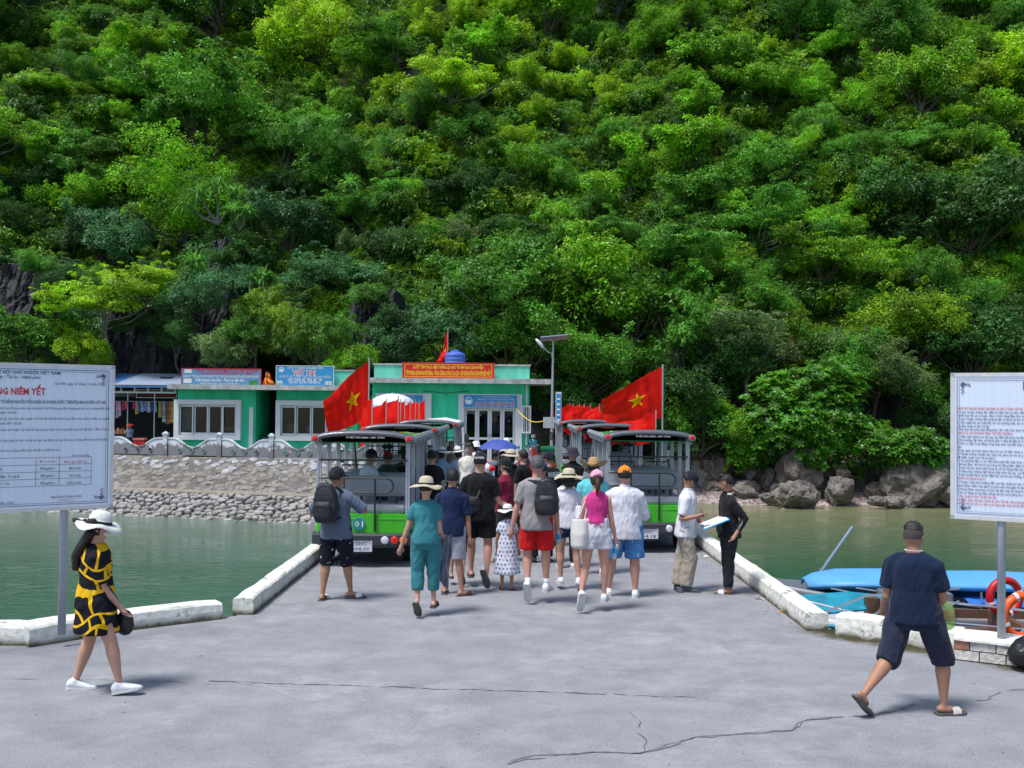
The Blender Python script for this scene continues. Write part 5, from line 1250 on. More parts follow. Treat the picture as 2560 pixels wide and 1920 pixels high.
for i, (px, py, Y) in enumerate(Lf):
    w_ = 34 if i else 20; pxflag(f'{ordn[i]} small plain red flag in the left row by the white parasol', Y, (px, py), (px, py+int(2200/Y)), (px-w_, py+20), (px-w_*.9, py+24+int(2100/Y)), .45, amp=.09, folds=1.0, seed=i*1.7, group='plain red flags in the left row', nx=16, ny=12, polr=.012)
Rf = [(1640, 1030, 22.5), (1606, 1034, 25.5), (1570, 1030, 28.0), (1525, 1031, 31.0), (1517, 1017, 33.0), (1499, 1013, 36.0), (1477, 1011, 38.5), (1461, 1010, 41.0), (1449, 1010, 42.6), (1434, 1009, 44.2), (1424, 1009, 45.8)]
ordr = ['nearest', 'second', 'third', 'fourth', 'fifth', 'sixth', 'seventh', 'eighth', 'ninth', 'tenth', 'farthest']
for i, (px, py, Y) in enumerate(Rf):
    w_ = 44 if i > 3 else 58; pxflag(f'{ordr[i]} small plain red flag in the right row beside the street lamp', Y, (px, py), (px+1, py+(int(2300/Y)+10 if i > 3 else 72)), (px-w_, py+24), (px-w_*.8, py+24+(int(2300/Y) if i > 3 else 60)), .4, amp=.09, folds=.8, seed=i*2.1+.7, group='plain red flags in the right row', nx=16, ny=12, polr=.012, curl=.12)
# ================================================================ street lamp
Y = 38.0; p0 = D(1379, 1100, Y); zt2 = ZD(1382, 854, Y)
t = thing('street_lamp', 'grey solar street lamp with a tilted panel at the end of the causeway', 'street lamp', (p0.x, Y, 0)); m = M()
m.tube([(0, 0, 0), (.0, 0, 1.2), (.03, 0, zt2)], [.065, .06, .035], 10); m.box((0, 0, .02), (.35, .35, .04)); m.build('pole', M_pole, t)
za = ZD(1382, 906, Y); hx = XD(1357, Y)-p0.x; hz = ZD(1357, 866, Y); m = M(); m.tube([(.03, 0, za), (-.02, 0, za+.35), (-.15, -.02, hz-.22), (hx+.0, -.05, hz-.02)], .03, 6); m.build('arm', M_pole, t)
m = M(); m.ell((hx-.12, -.05, hz+.10), (.26, .14, .07), 12, 8, rot=Matrix.Rotation(rad(48), 3, 'Y')); m.build('lamp_head', pm('lamp_white', (.62, .66, .7), .35), t, True)
R = Matrix.Rotation(rad(-6), 3, 'Y') @ Matrix.Rotation(rad(-12), 3, 'X'); pc = Vector((XD(1385, Y)-p0.x, 0, ZD(1385, 846, Y)+.02)); m = M(); m.box(pc, (1.05, .62, .035), R); pn = m.build('solar_panel', M_metal, t)
m = M()
for i in range(6):
    for j in range(3): m.box(pc+R @ Vector((-.42+i*.168, -.19+j*.19, -.0195)), (.155, .175, .003), R); m.box(pc+R @ Vector((-.42+i*.168, -.19+j*.19, .0195)), (.155, .175, .003), R)
m.build('solar_cell', pm('solar_cell', (.22, .28, .36), .25, .1), pn); m = M(); m.tube([(.03, 0, zt2), pc-Vector((.2, 0, 0))], .02, 5); m.tube([(.03, 0, zt2), pc+Vector((.2, 0, 0))], .02, 5); m.build('bracket', M_pole, t)
m = M(); m.b2((-.32, -.05, ZD(1380, 1070, Y)), (.1, .12, ZD(1380, 1043, Y))); m.build('control_box', pm('box_grey', (.4, .42, .44), .5), t)
# tall narrow blue sign behind the lamp
a = D(1389, 1062, 39.5); m = M(); H = ZD(1389, 980, 39.5)-a.z; t = thing('sign_post', 'tall narrow blue and white sign behind the street lamp', 'sign', (a.x, 39.5, 0)); m.b2((0, 0, 0), (.22, .1, a.z+H)); m.build('post', M_frame, t); m = M(); m.b2((.02, -.01, a.z), (.2, -.002, a.z+H*.95)); m.build('panel', M_signblue, t)
m = M()
for i in range(5): m.b2((.05, -.018, a.z+H*(.12+.16*i)), (.17, -.012, a.z+H*(.17+.16*i)))
m.build('print', M_white, t)
m = M(); q0 = D(1290, 1022, YM-.2); q1 = D(1378, 1044, Y); pts = [q0.lerp(q1, i/10)-Vector((0, 0, .35*math.sin(PI*i/10))) for i in range(11)]; tag(m.tube([p for p in pts], .018, 5).build('cable', M_yellow), 'yellow cable sagging from the green building to the street lamp', 'cable')
# ================================================================ parasol, small canopy, bins, gas bottle, motorbikes
Y = 36.5; c = D(981, 984, Y); t = thing('parasol', 'large white parasol behind the left row of red flags', 'parasol', (c.x, Y, 0)); R_ = .83; zc = c.z; m = M(); seg = 16; rings = []
for k in range(7):
    a_ = k/6; rr = R_*math.sin(a_*PI/2*.93+.02); z = zc-.46*(1-math.cos(a_*PI/2*.93)); rings.append([Vector((rr*math.cos(2*PI*j/seg)*(1 if j % 2 == 0 else .97), rr*math.sin(2*PI*j/seg)*(1 if j % 2 == 0 else .97), z)) for j in range(seg)])
m.loft(rings, cap=False); M_par = pm('parasol_white', (.66, .64, .70), .7, .05); cn = m.build('canopy', M_par, t)
m = M(); b_ = rings[-1]; m.loft([b_, [v-Vector((0, 0, .13)) for v in b_]], cap=False); m.build('valance', M_par, cn); m = M(); m.tube([(0, 0, 0), (0, 0, zc+.05)], .03, 8); m.build('pole', M_pole, t)
m = M(); put_text(m, 'KHÁCH DU LỊCH', (0, -R_-.01, 0), (1, 0, 0), (0, 0, 1), .07, -.3, zc-.54, width=.55, align='c'); m.build('valance_print', M_navy, cn)
Y = 33.0; a = D(1062, 1060, Y); b = D(1158, 1060, Y); m = M(); W = b.x-a.x; t = thing('canopy', 'small flat white metal canopy on a single post above the left shuttles', 'canopy', (a.x, Y, 0)); zt3 = ZD(1110, 1048, Y)
m.loft([[Vector((x, y, z)) for y, z in ((-.35, zc2-.03), (.0, zc2+.06), (.9, zc2-.0), (.9, zc2-.05), (-.35, zc2-.07))] for x, zc2 in ((0, zt3-.06), (W*.55, zt3), (W, zt3-.12))]); m.build('roof', pm('canopy_white', (.6, .63, .65), .4), t)
m = M(); x_ = XD(1117, Y)-a.x; m.tube([(x_, .2, 0), (x_, .2, zt3-.25)], .025, 6); m.tube([(x_, .2, zt3-.25), (x_-.2, .2, zt3-.05)], .02, 5); m.tube([(x_, .2, zt3-.25), (x_+.2, .2, zt3-.05)], .02, 5); m.build('post', M_black, t)
def moto(label, x, y, rz, col):
    t = thing('motorbike', label, 'motorbike', (x, y, 0), rz)
    for yy in (-.62, .62):
        m = M(); m.tube([(0, yy+.27*math.cos(k*PI/9), .29+.27*math.sin(k*PI/9)) for k in range(19)], .045, 6); wh = m.build('wheel', M_tyre, t); s = M()
        for k in range(6): s.tube([(0, yy, .29), (0, yy+.25*math.cos(k*PI/3), .29+.25*math.sin(k*PI/3))], .008, 3)
        s.build('spokes', M_metal, wh)
    m = M(); rings = []
    for y_, w_, z0, z1 in ((-.75, .05, .62, .70), (-.45, .13, .55, .78), (-.05, .12, .35, .72), (.25, .09, .35, .62), (.42, .12, .40, .95), (.5, .05, .6, 1.0)):
        rings.append([Vector((sx*w_, y_, z)) for sx, z in ((-1, z0), (-1, z1), (1, z1), (1, z0))])
    m.loft(rings); m.build('body', pm('moto_'+str(col), col, .3, .05, coat=.5), t)
    m = M(); m.ell((0, -.3, .82), (.13, .38, .07)); m.build('seat', M_black, t); m = M(); m.tube([(0, .62, .29), (0, .42, .98)], .03, 6); m.tube([(-.32, .36, 1.05), (0, .44, 1.0), (.32, .36, 1.05)], .018, 6); m.build('fork', M_metal, t)
    m = M(); m.tube([(.12, -.7, .42), (.12, -.1, .3)], .05, 8); m.build('exhaust', M_metal, t); m = M(); m.ell((0, .55, .88), (.08, .05, .08)); m.build('headlight', M_whl, t)
    for sx in (-.3, .3):
        m = M(); m.tube([(sx, .38, 1.05), (sx*1.15, .36, 1.2)], .008, 4); m.ell((sx*1.15, .36, 1.23), (.06, .015, .045)); m.build('mirror', M_black, t)
for i, (px, Y, rz, col, lab) in enumerate([(1335, 31.5, 70, (.4, .01, .02), 'red motorbike parked nearest to the woman in the straw hat'), (1345, 33.5, 75, (.03, .03, .035), 'black motorbike behind the nearest red motorbike'), (1352, 35.2, 78, (.35, .36, .38), 'silver motorbike in the parked line, third from the front'), (1362, 37.0, 65, (.35, .02, .02), 'red motorbike at the far end of the parked line')]):
    moto(lab, XD(px, Y), Y, rad(rz), col)
p = D(1333, 1105, 41.0); t = thing('gas_bottle', 'blue gas bottle standing by the corner of the green building', 'gas bottle', (p.x, 41, 0)); m = M(); m.lathe((0, 0, 0), [(.17, .0), (.2, .08), (.2, .95), (.14, 1.1), (.06, 1.15), (.06, 1.22)], 16); m.build('body', pm('gas_blue', (.01, .12, .18), .4), t, True); m = M(); m.lathe((0, 0, 1.2), [(.09, 0), (.09, .12)], 12); m.build('collar', M_metal, t)
for px, Y, lab in ((1374, 36.0, 'green wheeled bin behind the motorbikes, left of its twin'), (1388, 36.4, 'green wheeled bin right behind the last right shuttle')):
    p = D(px, 1150, Y); t = thing('wheeled_bin', lab, 'bin', (p.x, Y, 0), 0, 'green wheeled bins'); m = M(); m.loft([[Vector((sx*w_, sy*w_, z)) for sx, sy in ((-1, -1), (1, -1), (1, 1), (-1, 1))] for w_, z in ((.2, .05), (.28, .95))]); mg = pm('bin_green', (.01, .2, .09), .5); m.build('body', mg, t); m = M(); m.box((0, 0, 1.0), (.62, .64, .09)); m.build('lid', mg, t)
# ================================================================ people
def skinmat(name, c):
    m = pm(name, c, .55, .08, 14, spec=.35); b = m.node_tree.nodes['Principled BSDF']; b.inputs['Subsurface Weight'].default_value = .0; return m
SKIN = {'tan': skinmat('skin_tan', (.37, .19, .12)), 'light': skinmat('skin_light', (.50, .28, .20)), 'dark': skinmat('skin_brown', (.26, .13, .085)), 'pink': skinmat('skin_pink', (.50, .26, .19))}
def printmat(name, base, fg, scale, th=.35, kind='spots', wr=.35):
    if name in MATS: return MATS[name]
    m, nt, b, tc = newmat(name); co = tc.outputs['Object']
    if kind == 'spots':
        n = tex(nt, 'ShaderNodeTexNoise', scale*1.3, co, Detail=2.0); v = tex(nt, 'ShaderNodeTexVoronoi', scale, co, Randomness=.8)
        a = nt.nodes.new('ShaderNodeMath'); a.operation = 'MULTIPLY_ADD'; nt.links.new(n.outputs[0], a.inputs[0]); a.inputs[1].default_value = .7; nt.links.new(v.outputs['Distance'], a.inputs[2])
        f = ramp(nt, a.outputs[0], (1, 1, 1), (0, 0, 0), th+.3, th+.36)
    elif kind == 'bands':
        d = tex(nt, 'ShaderNodeTexNoise', 2.2, co, Detail=1.0); ad = nt.nodes.new('ShaderNodeVectorMath'); ad.operation = 'MULTIPLY_ADD'; nt.links.new(d.outputs['Color'], ad.inputs[0]); ad.inputs[1].default_value = (.55, .55, .55); nt.links.new(co, ad.inputs[2])
        mp = mapping(nt, ad.outputs[0], (1, 1, 1), (rad(90), 0, 0), (.05, .1, .03)); k = nt.nodes.new('ShaderNodeTexBrick'); nt.links.new(mp, k.inputs[0]); k.inputs['Scale'].default_value = scale; k.inputs['Mortar Size'].default_value = .055; k.inputs['Mortar Smooth'].default_value = .0
        k.inputs['Brick Width'].default_value = .62; k.inputs['Row Height'].default_value = .55; k.inputs['Color1'].default_value = (0, 0, 0, 1); k.inputs['Color2'].default_value = (0, 0, 0, 1); k.inputs['Mortar'].default_value = (1, 1, 1, 1); f = k.outputs[0]
    elif kind == 'motif':
        mp = mapping(nt, co, (1, 1, 1), (rad(90), 0, 0)); k = nt.nodes.new('ShaderNodeTexBrick'); nt.links.new(mp, k.inputs[0]); k.inputs['Scale'].default_value = scale; k.inputs['Mortar Size'].default_value = .26; k.inputs['Mortar Smooth'].default_value = .1; k.inputs['Row Height'].default_value = 1.15; k.inputs['Brick Width'].default_value = 1.0
        k.inputs['Color1'].default_value = (1, 1, 1, 1); k.inputs['Color2'].default_value = (1, 1, 1, 1); k.inputs['Mortar'].default_value = (0, 0, 0, 1); n = tex(nt, 'ShaderNodeTexNoise', 60, co); f = mixc(nt, 1.0, k.outputs[0], ramp(nt, n.outputs[0], (0, 0, 0), (1, 1, 1), .42, .5), 'MULTIPLY')
    nt.links.new(mixc(nt, f, base, fg), b.inputs['Base Color']); b.inputs['Roughness'].default_value = .85; b.inputs['Specular IOR Level'].default_value = .2
    w_ = tex(nt, 'ShaderNodeTexNoise', 7, mapping(nt, co, (1, 1, .45)), Detail=3.0, Distortion=.8); bump(nt, b, w_.outputs[0], wr, .05); MATS[name] = m; return m
M_hair = pm('black_hair', (.012, .010, .010), .45, .4, 60, .5, stretch=(1, 1, .15)); M_hairbrown = pm('brown_hair', (.05, .025, .015), .5, .4, 60, .5, stretch=(1, 1, .15)); M_hairgrey = pm('grey_hair', (.10, .10, .105), .6, .6, 50, .8)
M_straw = pm('straw', (.52, .45, .33), .8, .15, 60, .6); M_whitehat = pm('white_straw', (.68, .68, .66), .8, .08, 60, .5); M_tanstraw = pm('tan_straw', (.42, .26, .12), .8, .2, 60, .6); M_band_k = pm('hat_band', (.02, .02, .025), .8)
M_eye = pm('eye', (.01, .008, .008), .3); M_lip = pm('lip', (.30, .10, .09), .5); M_shoeW = pm('white_shoe', (.66, .67, .70), .6, .06, 12); M_soleD = pm('sole_dark', (.09, .085, .08), .8); M_soleW = pm('sole_white', (.55, .55, .56), .7); M_sock = pm('white_sock', (.65, .65, .68), .9)
PENDING = []
def remesh_obj(m, name, mat, parent, voxel, smooth=3, extra=None, fac=.5):
    o = m.build(name, mat, parent, True); md = o.modifiers.new('r', 'REMESH'); md.mode = 'VOXEL'; md.voxel_size = voxel; md.use_smooth_shade = True
    if smooth: s = o.modifiers.new('s', 'SMOOTH'); s.iterations = smooth; s.factor = fac
    PENDING.append((o, extra)); return o
def ringE(c, rx_, fy_, a, b, n=16): return [c+rx_*(a*math.cos(2*PI*i/n))+fy_*(b*math.sin(2*PI*i/n)) for i in range(n)]
def V3(t): return Vector(t).normalized()
ARM = ((-.22, 0, -1), (-.06, .12, -1)); ARMR = ((.22, 0, -1), (.06, .12, -1))
def person(label, loc, face=0, h=1.7, legs=(((-.06, 0, -1), (0, 0, -1)), ((.06, 0, -1), (0, 0, -1))), arms=(ARM, ARMR), U=(0, 0, 1), look=0, nod=0, sex='m', bulk=1.0, skin='tan',
           top=None, sleeve=.62, tlen=.13, bottom=None, blen=.95, loose=1.0, skirt=False, hair='short', hairm=None, hat=None, hatm=None, shoes=None, vox=.014, seat=None, group=None, facef=False, hands=True, toes=(None, None), sock=False, collar=False, tuck=False, pname='person'):
    t = thing(pname, label, 'person' if pname == 'person' else pname, (loc[0], loc[1], 0 if len(loc) < 3 else loc[2]), 0, group)
    a = rad(face); r = Vector((math.cos(a), math.sin(a), 0)); f = Vector((-math.sin(a), math.cos(a), 0)); U = V3(U); fU = (f-U*f.dot(U)).normalized(); rU = fU.cross(U).normalized()
    W = h*bulk; Lth, Lsh, Lua, Lfa = .245*h, .240*h, .168*h, .148*h
    hip = [-r*.052*W, r*.052*W]; feet = []; low = 1e9; LEG = []
    for s_, lg in enumerate(legs):
        hp = hip[s_]; kn = hp+V3(lg[0])*Lth; an = kn+V3(lg[1])*Lsh
        sh = V3(lg[1]); td = toes[s_]
        if td is None:
            sd = -1 if s_ == 0 else 1; td = (f+r*.15*sd)
        td = V3(td); LEG.append((hp, kn, an, td)); low = min(low, an.z-.042*h-max(0, -td.z)*.11*h*1.0, (an+td*.105*h).z-.012*h if td.z < -.2 else 9)
    pz = -low if seat is None else seat
    P0 = Vector((0, 0, pz)); LEG = [(P0+x, P0+y, P0+z, td) for x, y, z, td in LEG]
    sw = (.100 if sex == 'm' else .090)*h*(.5+.5*bulk); T = .298*h
    if pname == 'child': sw *= .9
    neck = P0+U*(T+.012*h); hc = neck+U*.040*h+V3(U+f*.25)*.042*h
    m = M()
    prof = [(-.075, .060, .05), (-.03, .090, .066), (.02, .095, .068), (.09, .086, .062), (.16, .078 if sex == 'm' else .068, .056), (.22, .092, .064), (.262, .086, .058), (.288, .058, .044), (.303, .036, .036), (.335, .032, .034)]
    if sex != 'm': prof = [(z, x*(1.03 if z < .1 else .92), y) for z, x, y in prof]
    if top: prof = [(z, x*(.93 if z < .27 else 1), y*(.93 if z < .27 else 1)) for z, x, y in prof]
    m.loft([ringE(P0+U*z*h, rU, fU, x*W if z < .28 else x*h, y*W if z < .28 else y*h) for z, x, y in prof])
    ha = rad(look); hf = (fU*math.cos(ha)-rU*math.sin(ha)); hf = V3(hf*math.cos(rad(nod))-U*math.sin(rad(nod))); hr = hf.cross(U).normalized(); hu = hr.cross(hf).normalized()
    HM = Matrix((hr, hf, hu)).transposed()
    m.ell(hc+hu*.008*h-hf*.006*h, (.047*h, .059*h, .061*h), 16, 12, rot=HM); m.ell(hc-hu*.028*h+hf*.014*h, (.036*h, .040*h, .042*h), 14, 10, rot=HM)
    m.ell(hc+hf*.051*h-hu*.012*h, (.008*h, .014*h, .015*h), 8, 6, rot=HM)
    for sx in (-1, 1): m.ell(hc+hr*.0465*h*sx-hu*.008*h-hf*.004*h, (.006*h, .012*h, .018*h), 8, 6, rot=HM)
    m.tube([neck-U*.02*h, hc-hu*.02*h-hf*.012*h], [.032*h, .031*h], 12)
    ex = M(); SH = []
    for s_, am in enumerate(arms):
        sd = -1 if s_ == 0 else 1; sp = P0+U*(T-.060*h)+rU*sw*.93*sd; el = sp+V3(am[0])*Lua; wr = el+V3(am[1])*Lfa; fd = V3(am[1])
        SH.append((sp, el, wr)); kk = W*(1 if sex == 'm' else .88)
        m.tube([P0+U*(T-.012*h)+rU*sw*.25*sd, P0+U*(T-.036*h)+rU*sw*.60*sd, sp, sp.lerp(el, .5), el, el.lerp(wr, .35), wr], [.022*kk, .029*kk, .031*kk, .026*kk, .0215*kk, .0215*kk, .0145*kk], 10, round_=True)
        if hands:   # palm, then fingers of unequal length, curled
            side = fd.cross(f).normalized() if abs(fd.dot(f)) < .9 else rU
            pn = side.cross(fd).normalized()*1.0; hp_ = wr+fd*.026*h
            m.tube([wr-fd*.01*h, wr+fd*.012*h, wr+fd*.045*h], [.0145*h*bulk, .0175*h, .017*h], 8, round_=True)
            for q in range(4):
                b_ = wr+fd*.045*h+side*(.0145*h-.0095*h*q); ln = (.042, .047, .044, .034)[q]*h
                ex.tube([b_-fd*.01*h, b_+fd*ln*.45+pn*.003*h, b_+fd*ln*.75+pn*.012*h, b_+fd*ln*.9+pn*.02*h], [.0055*h, .005*h, .0046*h, .0036*h], 6)
            b_ = wr+fd*.012*h+side*.014*h; ex.tube([b_, b_+side*.014*h+fd*.018*h+pn*.006*h, b_+side*.014*h+fd*.040*h+pn*.012*h], [.0065*h, .006*h, .0045*h], 6)
    for hp, kn, an, td in LEG:
        m.tube([hp+Vector((0, 0, .03*h)), hp.lerp(kn, .35), kn, kn.lerp(an, .28), kn.lerp(an, .7), an], [.050*W, .047*W, .031*W, .0325*W, .021*W, .017*h], 12, round_=True)
        dn = -Vector((0, 0, 1)); dn = V3(dn-td*dn.dot(td)) if abs(td.z) < .95 else V3(-f)
        m.tube([an-td*.022*h+dn*.018*h, an+dn*.02*h+td*.02*h, an+td*.075*h+dn*.03*h, an+td*.10*h+dn*.032*h], [.019*h, .021*h, .015*h, .011*h], 8, round_=True)
    remesh_obj(m, 'body', SKIN[skin], t, vox, 2, ex if hands else None)
    # shoes
    if shoes:
        kind, sm = shoes
        for hp, kn, an, td in LEG:
            dn = -Vector((0, 0, 1)); dn = V3(dn-td*dn.dot(td)) if abs(td.z) < .95 else V3(-f); sd_ = td.cross(dn).normalized(); o_ = an+dn*.040*h
            so = M(); pr = [(-.045, .020), (-.03, .027), (.02, .026), (.07, .031), (.10, .027), (.118, .014)]
            so.loft([[o_+td*y*h+sd_*x*h*q+dn*z*h for q, z in ((-1, -.004), (-1, .007), (1, .007), (1, -.004))] for y, x in pr])
            if kind in ('sneaker', 'shoe'):
                s = M(); s.loft([ringE(o_+td*y*h-dn*z0*h, sd_, dn, x*h, zz*h, 12) for y, x, z0, zz in ((-.046, .015, .020, .018), (-.032, .0250, .023, .028), (.0, .0245, .024, .033), (.035, .0265, .017, .024), (.08, .028, .009, .015), (.113, .014, .005, .009))])
                s.tube([o_-dn*.02*h+td*(-.012*h), an-V3(an-kn)*.012*h], [.027*h, .0235*h], 10)
                sh_ = remesh_obj(s, 'shoe', sm, t, .009, 2); so.build('sole', M_soleW if kind == 'sneaker' else M_soleD, sh_)
                if sock: k_ = M(); k_.tube([an, an.lerp(kn, .22)], [.0205*h, .0215*h], 10); k_.build('sock', M_sock, t, True)
            else:
                sh_ = so.build('sandal_sole', sm if kind == 'flip' else M_soleD, t); s = M()
                s.loft([[o_+td*y*h+sd_*x*h*math.cos(an_)-dn*(.001+.030*math.sin(an_)**.7 if math.sin(an_) > 0 else 0)*h for an_ in [PI*k/8 for k in range(9)]] for y, x in ((.035, .029), (.055, .030), (.08, .030))], cap=False, closed=False)
                s.build('strap', sm, sh_, True)
    # trousers, shorts, skirt
    z_w = .035 if not tuck else .10
    if bottom and not skirt:
        m = M(); lz = loose
        m.loft([ringE(P0+U*z*h, rU, fU, x*W, y*W) for z, x, y in ((z_w, .090, .068), (z_w*.35, .096, .073), (-.02, .100*(.6+.4*lz), .078), (-.075, .085, .068))])
        for hp, kn, an, td in LEG:
            if blen <= 1: e = hp.lerp(kn, blen); m.tube([hp+Vector((0, 0, .02*h)), hp.lerp(e, .5), e], [.057*W, .056*W*(.5+.5*lz), .053*W*lz], 14)
            else:
                e = kn.lerp(an, min(.97, blen-1)); m.tube([hp+Vector((0, 0, .02*h)), hp.lerp(kn, .5), kn, kn.lerp(e, .5), e], [.057*W, .053*W, .042*W*lz, .040*W*lz, (.036 if blen > 1.6 else .040)*W*lz], 14)
        remesh_obj(m, 'shorts' if blen < 1.3 else 'trousers', bottom, t, vox*.95, 2, fac=.4)
    if bottom and skirt:
        m = M(); n = 20; end = P0-Vector((0, 0, blen*Lth+.03*h)); mid = LEG[0][1].lerp(LEG[1][1], .5); off = (mid-P0); off.z = 0
        R_ = []
        for k in range(7):
            q = k/6; c = (P0+U*.16*h).lerp(end, q)+off*q*.5; wv = [1+.05*q*math.sin(5*2*PI*i/n+k*.3) for i in range(n)]
            rr = (.082+.045*q*loose if q > .15 else .078)*W
            R_.append([c+rU*rr*1.02*wv[i]*math.cos(2*PI*i/n)+fU*rr*.85*wv[i]*math.sin(2*PI*i/n) for i in range(n)])
        m.loft(R_)
        if blen < 1:
            for hp, kn, an, td in LEG: e_ = hp.lerp(kn, blen*.97); m.tube([hp, hp.lerp(e_, .5), e_], [.060*W, .060*W, .060*W], 14)
        remesh_obj(m, 'skirt', bottom, t, vox*.95, 1)
    # shirt
    if top:
        m = M(); e = .010; tl = -.5*tlen+.005
        tz = [(tl, .109, .088), (-.02, .109, .087), (.04, .104, .080), (.12, .093 if sex == 'm' else .082, .070), (.20, .099, .072), (.250, .094, .066), (.278, .070, .054), (.302, .046, .044)]
        if tuck: tz = [(.075, .096, .074)]+tz[2:]
        if sex != 'm': tz = [(z, x*.93, y) for z, x, y in tz]
        m.loft([ringE(P0+U*z*h-Vector((0, 0, 0)), rU, fU, x*W if z < .28 else x*h, y*W if z < .28 else y*h, 20) for z, x, y in tz])
        for s_, (sp, el, wr) in enumerate(SH):
            sd = -1 if s_ == 0 else 1; inner = P0+U*(T-.016*h)+rU*sw*.25*sd; inn2 = P0+U*(T-.040*h)+rU*sw*.60*sd
            if sleeve <= 0: continue
            kk = W*(1 if sex == 'm' else .9)
            if sleeve <= 1: m.tube([inner, inn2, sp, sp.lerp(el, sleeve*.5), sp.lerp(el, sleeve)], [.026*kk, .035*kk, .0385*kk, .038*kk, .0385*kk], 12)
            else: q = el.lerp(wr, sleeve-1); m.tube([inner, inn2, sp, sp.lerp(el, .5), el, q], [.026*kk, .035*kk, .038*kk, .034*kk, .030*kk, .023*kk], 12)
        sh = remesh_obj(m, 'dress' if skirt and bottom == top else 'shirt', top, t, vox*.95, 2, fac=.4)
        if collar: k_ = M(); k_.loft([ringE(neck-U*.012*h, rU, fU, .043*h, .043*h), ringE(neck+U*.016*h, rU, fU, .038*h, .039*h)], cap=False); k_.build('collar', top, sh, True)
    # hair
    HMs = lambda v: hc+hr*v[0]*h+hf*v[1]*h+hu*v[2]*h
    if hair:
        hm = hairm or (M_hair if hair != 'buzz' else pm('stubble', (.065, .050, .045), .8, .3, 20)); g = M(); g.ell((0, 0, 0), (1, 1, 1), 22, 16); R3 = {'buzz': (.0485, .0610, .0635)}.get(hair, (.0525, .065, .069)); fs = []; vs = []
        for v in g.v:
            k = 1+.05*fbm(v[0]*2.5+h*9, v[1]*2.5, v[2]*2.5); z = v[2]
            if hair in ('buzz', 'flat') and z > .6: k *= 1.06
            vs.append((v[0]*R3[0]*k, v[1]*R3[1]*k-.006, z*R3[2]*k+.010))
        zc_ = -.42 if hair in ('short', 'flat') else (-.35 if hair == 'buzz' else -.75)
        for p in g.f:
            c = sum((Vector(g.v[i]) for i in p), Vector())/len(p)
            if c.y > .30 and c.z < .42: continue
            if c.z < zc_ or (c.y > -.1 and c.z < -.12 and hair in ('short', 'buzz', 'flat')): continue
            fs.append(p)
        k_ = M(); k_.add([HMs(v) for v in vs], fs); ho = k_.build('hair', hm, t, True)
        if hair in ('long', 'bob'):
            ln = .235 if hair == 'long' else .055; g = M(); rings = []
            for k in range(7):
                q = k/6; c = hc-hf*(.030+(.085*min(1, q*1.6) if hair == 'long' else .018*q))*h-hu*(.01*h)-Vector((0, 0, 1))*q*ln*h; rings.append(ringE(c, hr, hf, (.052+.012*math.sin(q*3))*h*(1-.45*q*q), .036*h*(1-.3*q), 14))
            g.loft(rings); g.build('hair_length', hm, ho, True)
        if hair == 'pony':
            g = M(); p0_ = HMs((0, -.058, .015)); g.tube([p0_, p0_-hf*.028*h-hu*.02*h, p0_-hf*.034*h-Vector((0, 0, .07*h)), p0_-hf*.012*h-Vector((.008, 0, .125*h))], [.013*h, .019*h, .018*h, .005*h], 10); g.build('ponytail', hm, ho, True)
        if hair == 'hijab':
            g = M(); g.loft([ringE(HMs((0, -.012, z)), hr, hf, x*h, y*h) for z, x, y in ((.065, .02, .025), (.045, .046, .055), (0, .056, .066), (-.05, .054, .062), (-.10, .075, .07))]); g.build('headscarf', hm, ho, True)
    # hats
    if hat:
        o_ = HMs((0, -.004, .022)); R_ = HM @ Matrix.Rotation(rad(-6), 3, 'X')
        if hat == 'cap':
            g = M(); g.ell((0, 0, 0), (.053*h, .064*h, .058*h), 18, 14, rot=None); k_ = M(); vs = [o_+R_ @ Vector(v) for v in g.v]; k_.add(vs, [p for p in g.f if sum(g.v[i][2] for i in p)/len(p) > -.004*h and not (sum(g.v[i][1] for i in p)/len(p) < -.052*h and sum(g.v[i][2] for i in p)/len(p) < .016*h)])
            ho = k_.build('cap', hatm, t, True); vs = []
            for j in range(2):
                for i in range(9):
                    an = rad(30+120*i/8); rr = (.057*h, .060*h) if j == 0 else (.058*h, .115*h); vs.append(o_+R_ @ Vector((rr[0]*math.cos(an), rr[1]*math.sin(an)*(1 if j == 0 else 1)-0, (.004-.016*j)*h-.006*h*abs(math.cos(an)))))
            v_ = M(); v_.add(vs+[v-hu*.003*h for v in vs], [(i, i+1, i+10, i+9) for i in range(8)]+[(18+i, 27+i, 28+i, 19+i) for i in range(8)]+[(9+i, 10+i, 28+i, 27+i) for i in range(8)]); v_.build('visor', hatm, ho, True); b_ = M(); b_.ell(o_+R_ @ Vector((0, 0, .059*h)), (.006*h, .006*h, .004*h), 8, 5); b_.build('button', hatm, ho)
        else:
            pf = {'brim': ([(.128, -.018), (.125, -.006), (.09, .004), (.062, .004), (.058, .03), (.050, .062), (.030, .075), (.0, .078)], 0.010), 'wavy': ([(.120, -.020), (.116, -.004), (.09, .004), (.060, .004), (.057, .035), (.048, .064), (.028, .074), (0, .076)], .015), 'cowboy': ([(.125, .030), (.115, .012), (.09, -.002), (.060, -.004), (.054, .035), (.046, .068), (.028, .078), (0, .066)], .012), 'bucket': ([(.080, -.028), (.074, -.022), (.060, .012), (.054, .05), (.035, .064), (0, .066)], .0), 'cone': ([(.14, -.01), (.09, .03), (.045, .07), (0, .10)], 0), 'visorhat': ([(.105, -.02), (.10, -.01), (.06, .008), (.055, .01)], .01)}[hat]
            g = M(); rings = []; n = 28
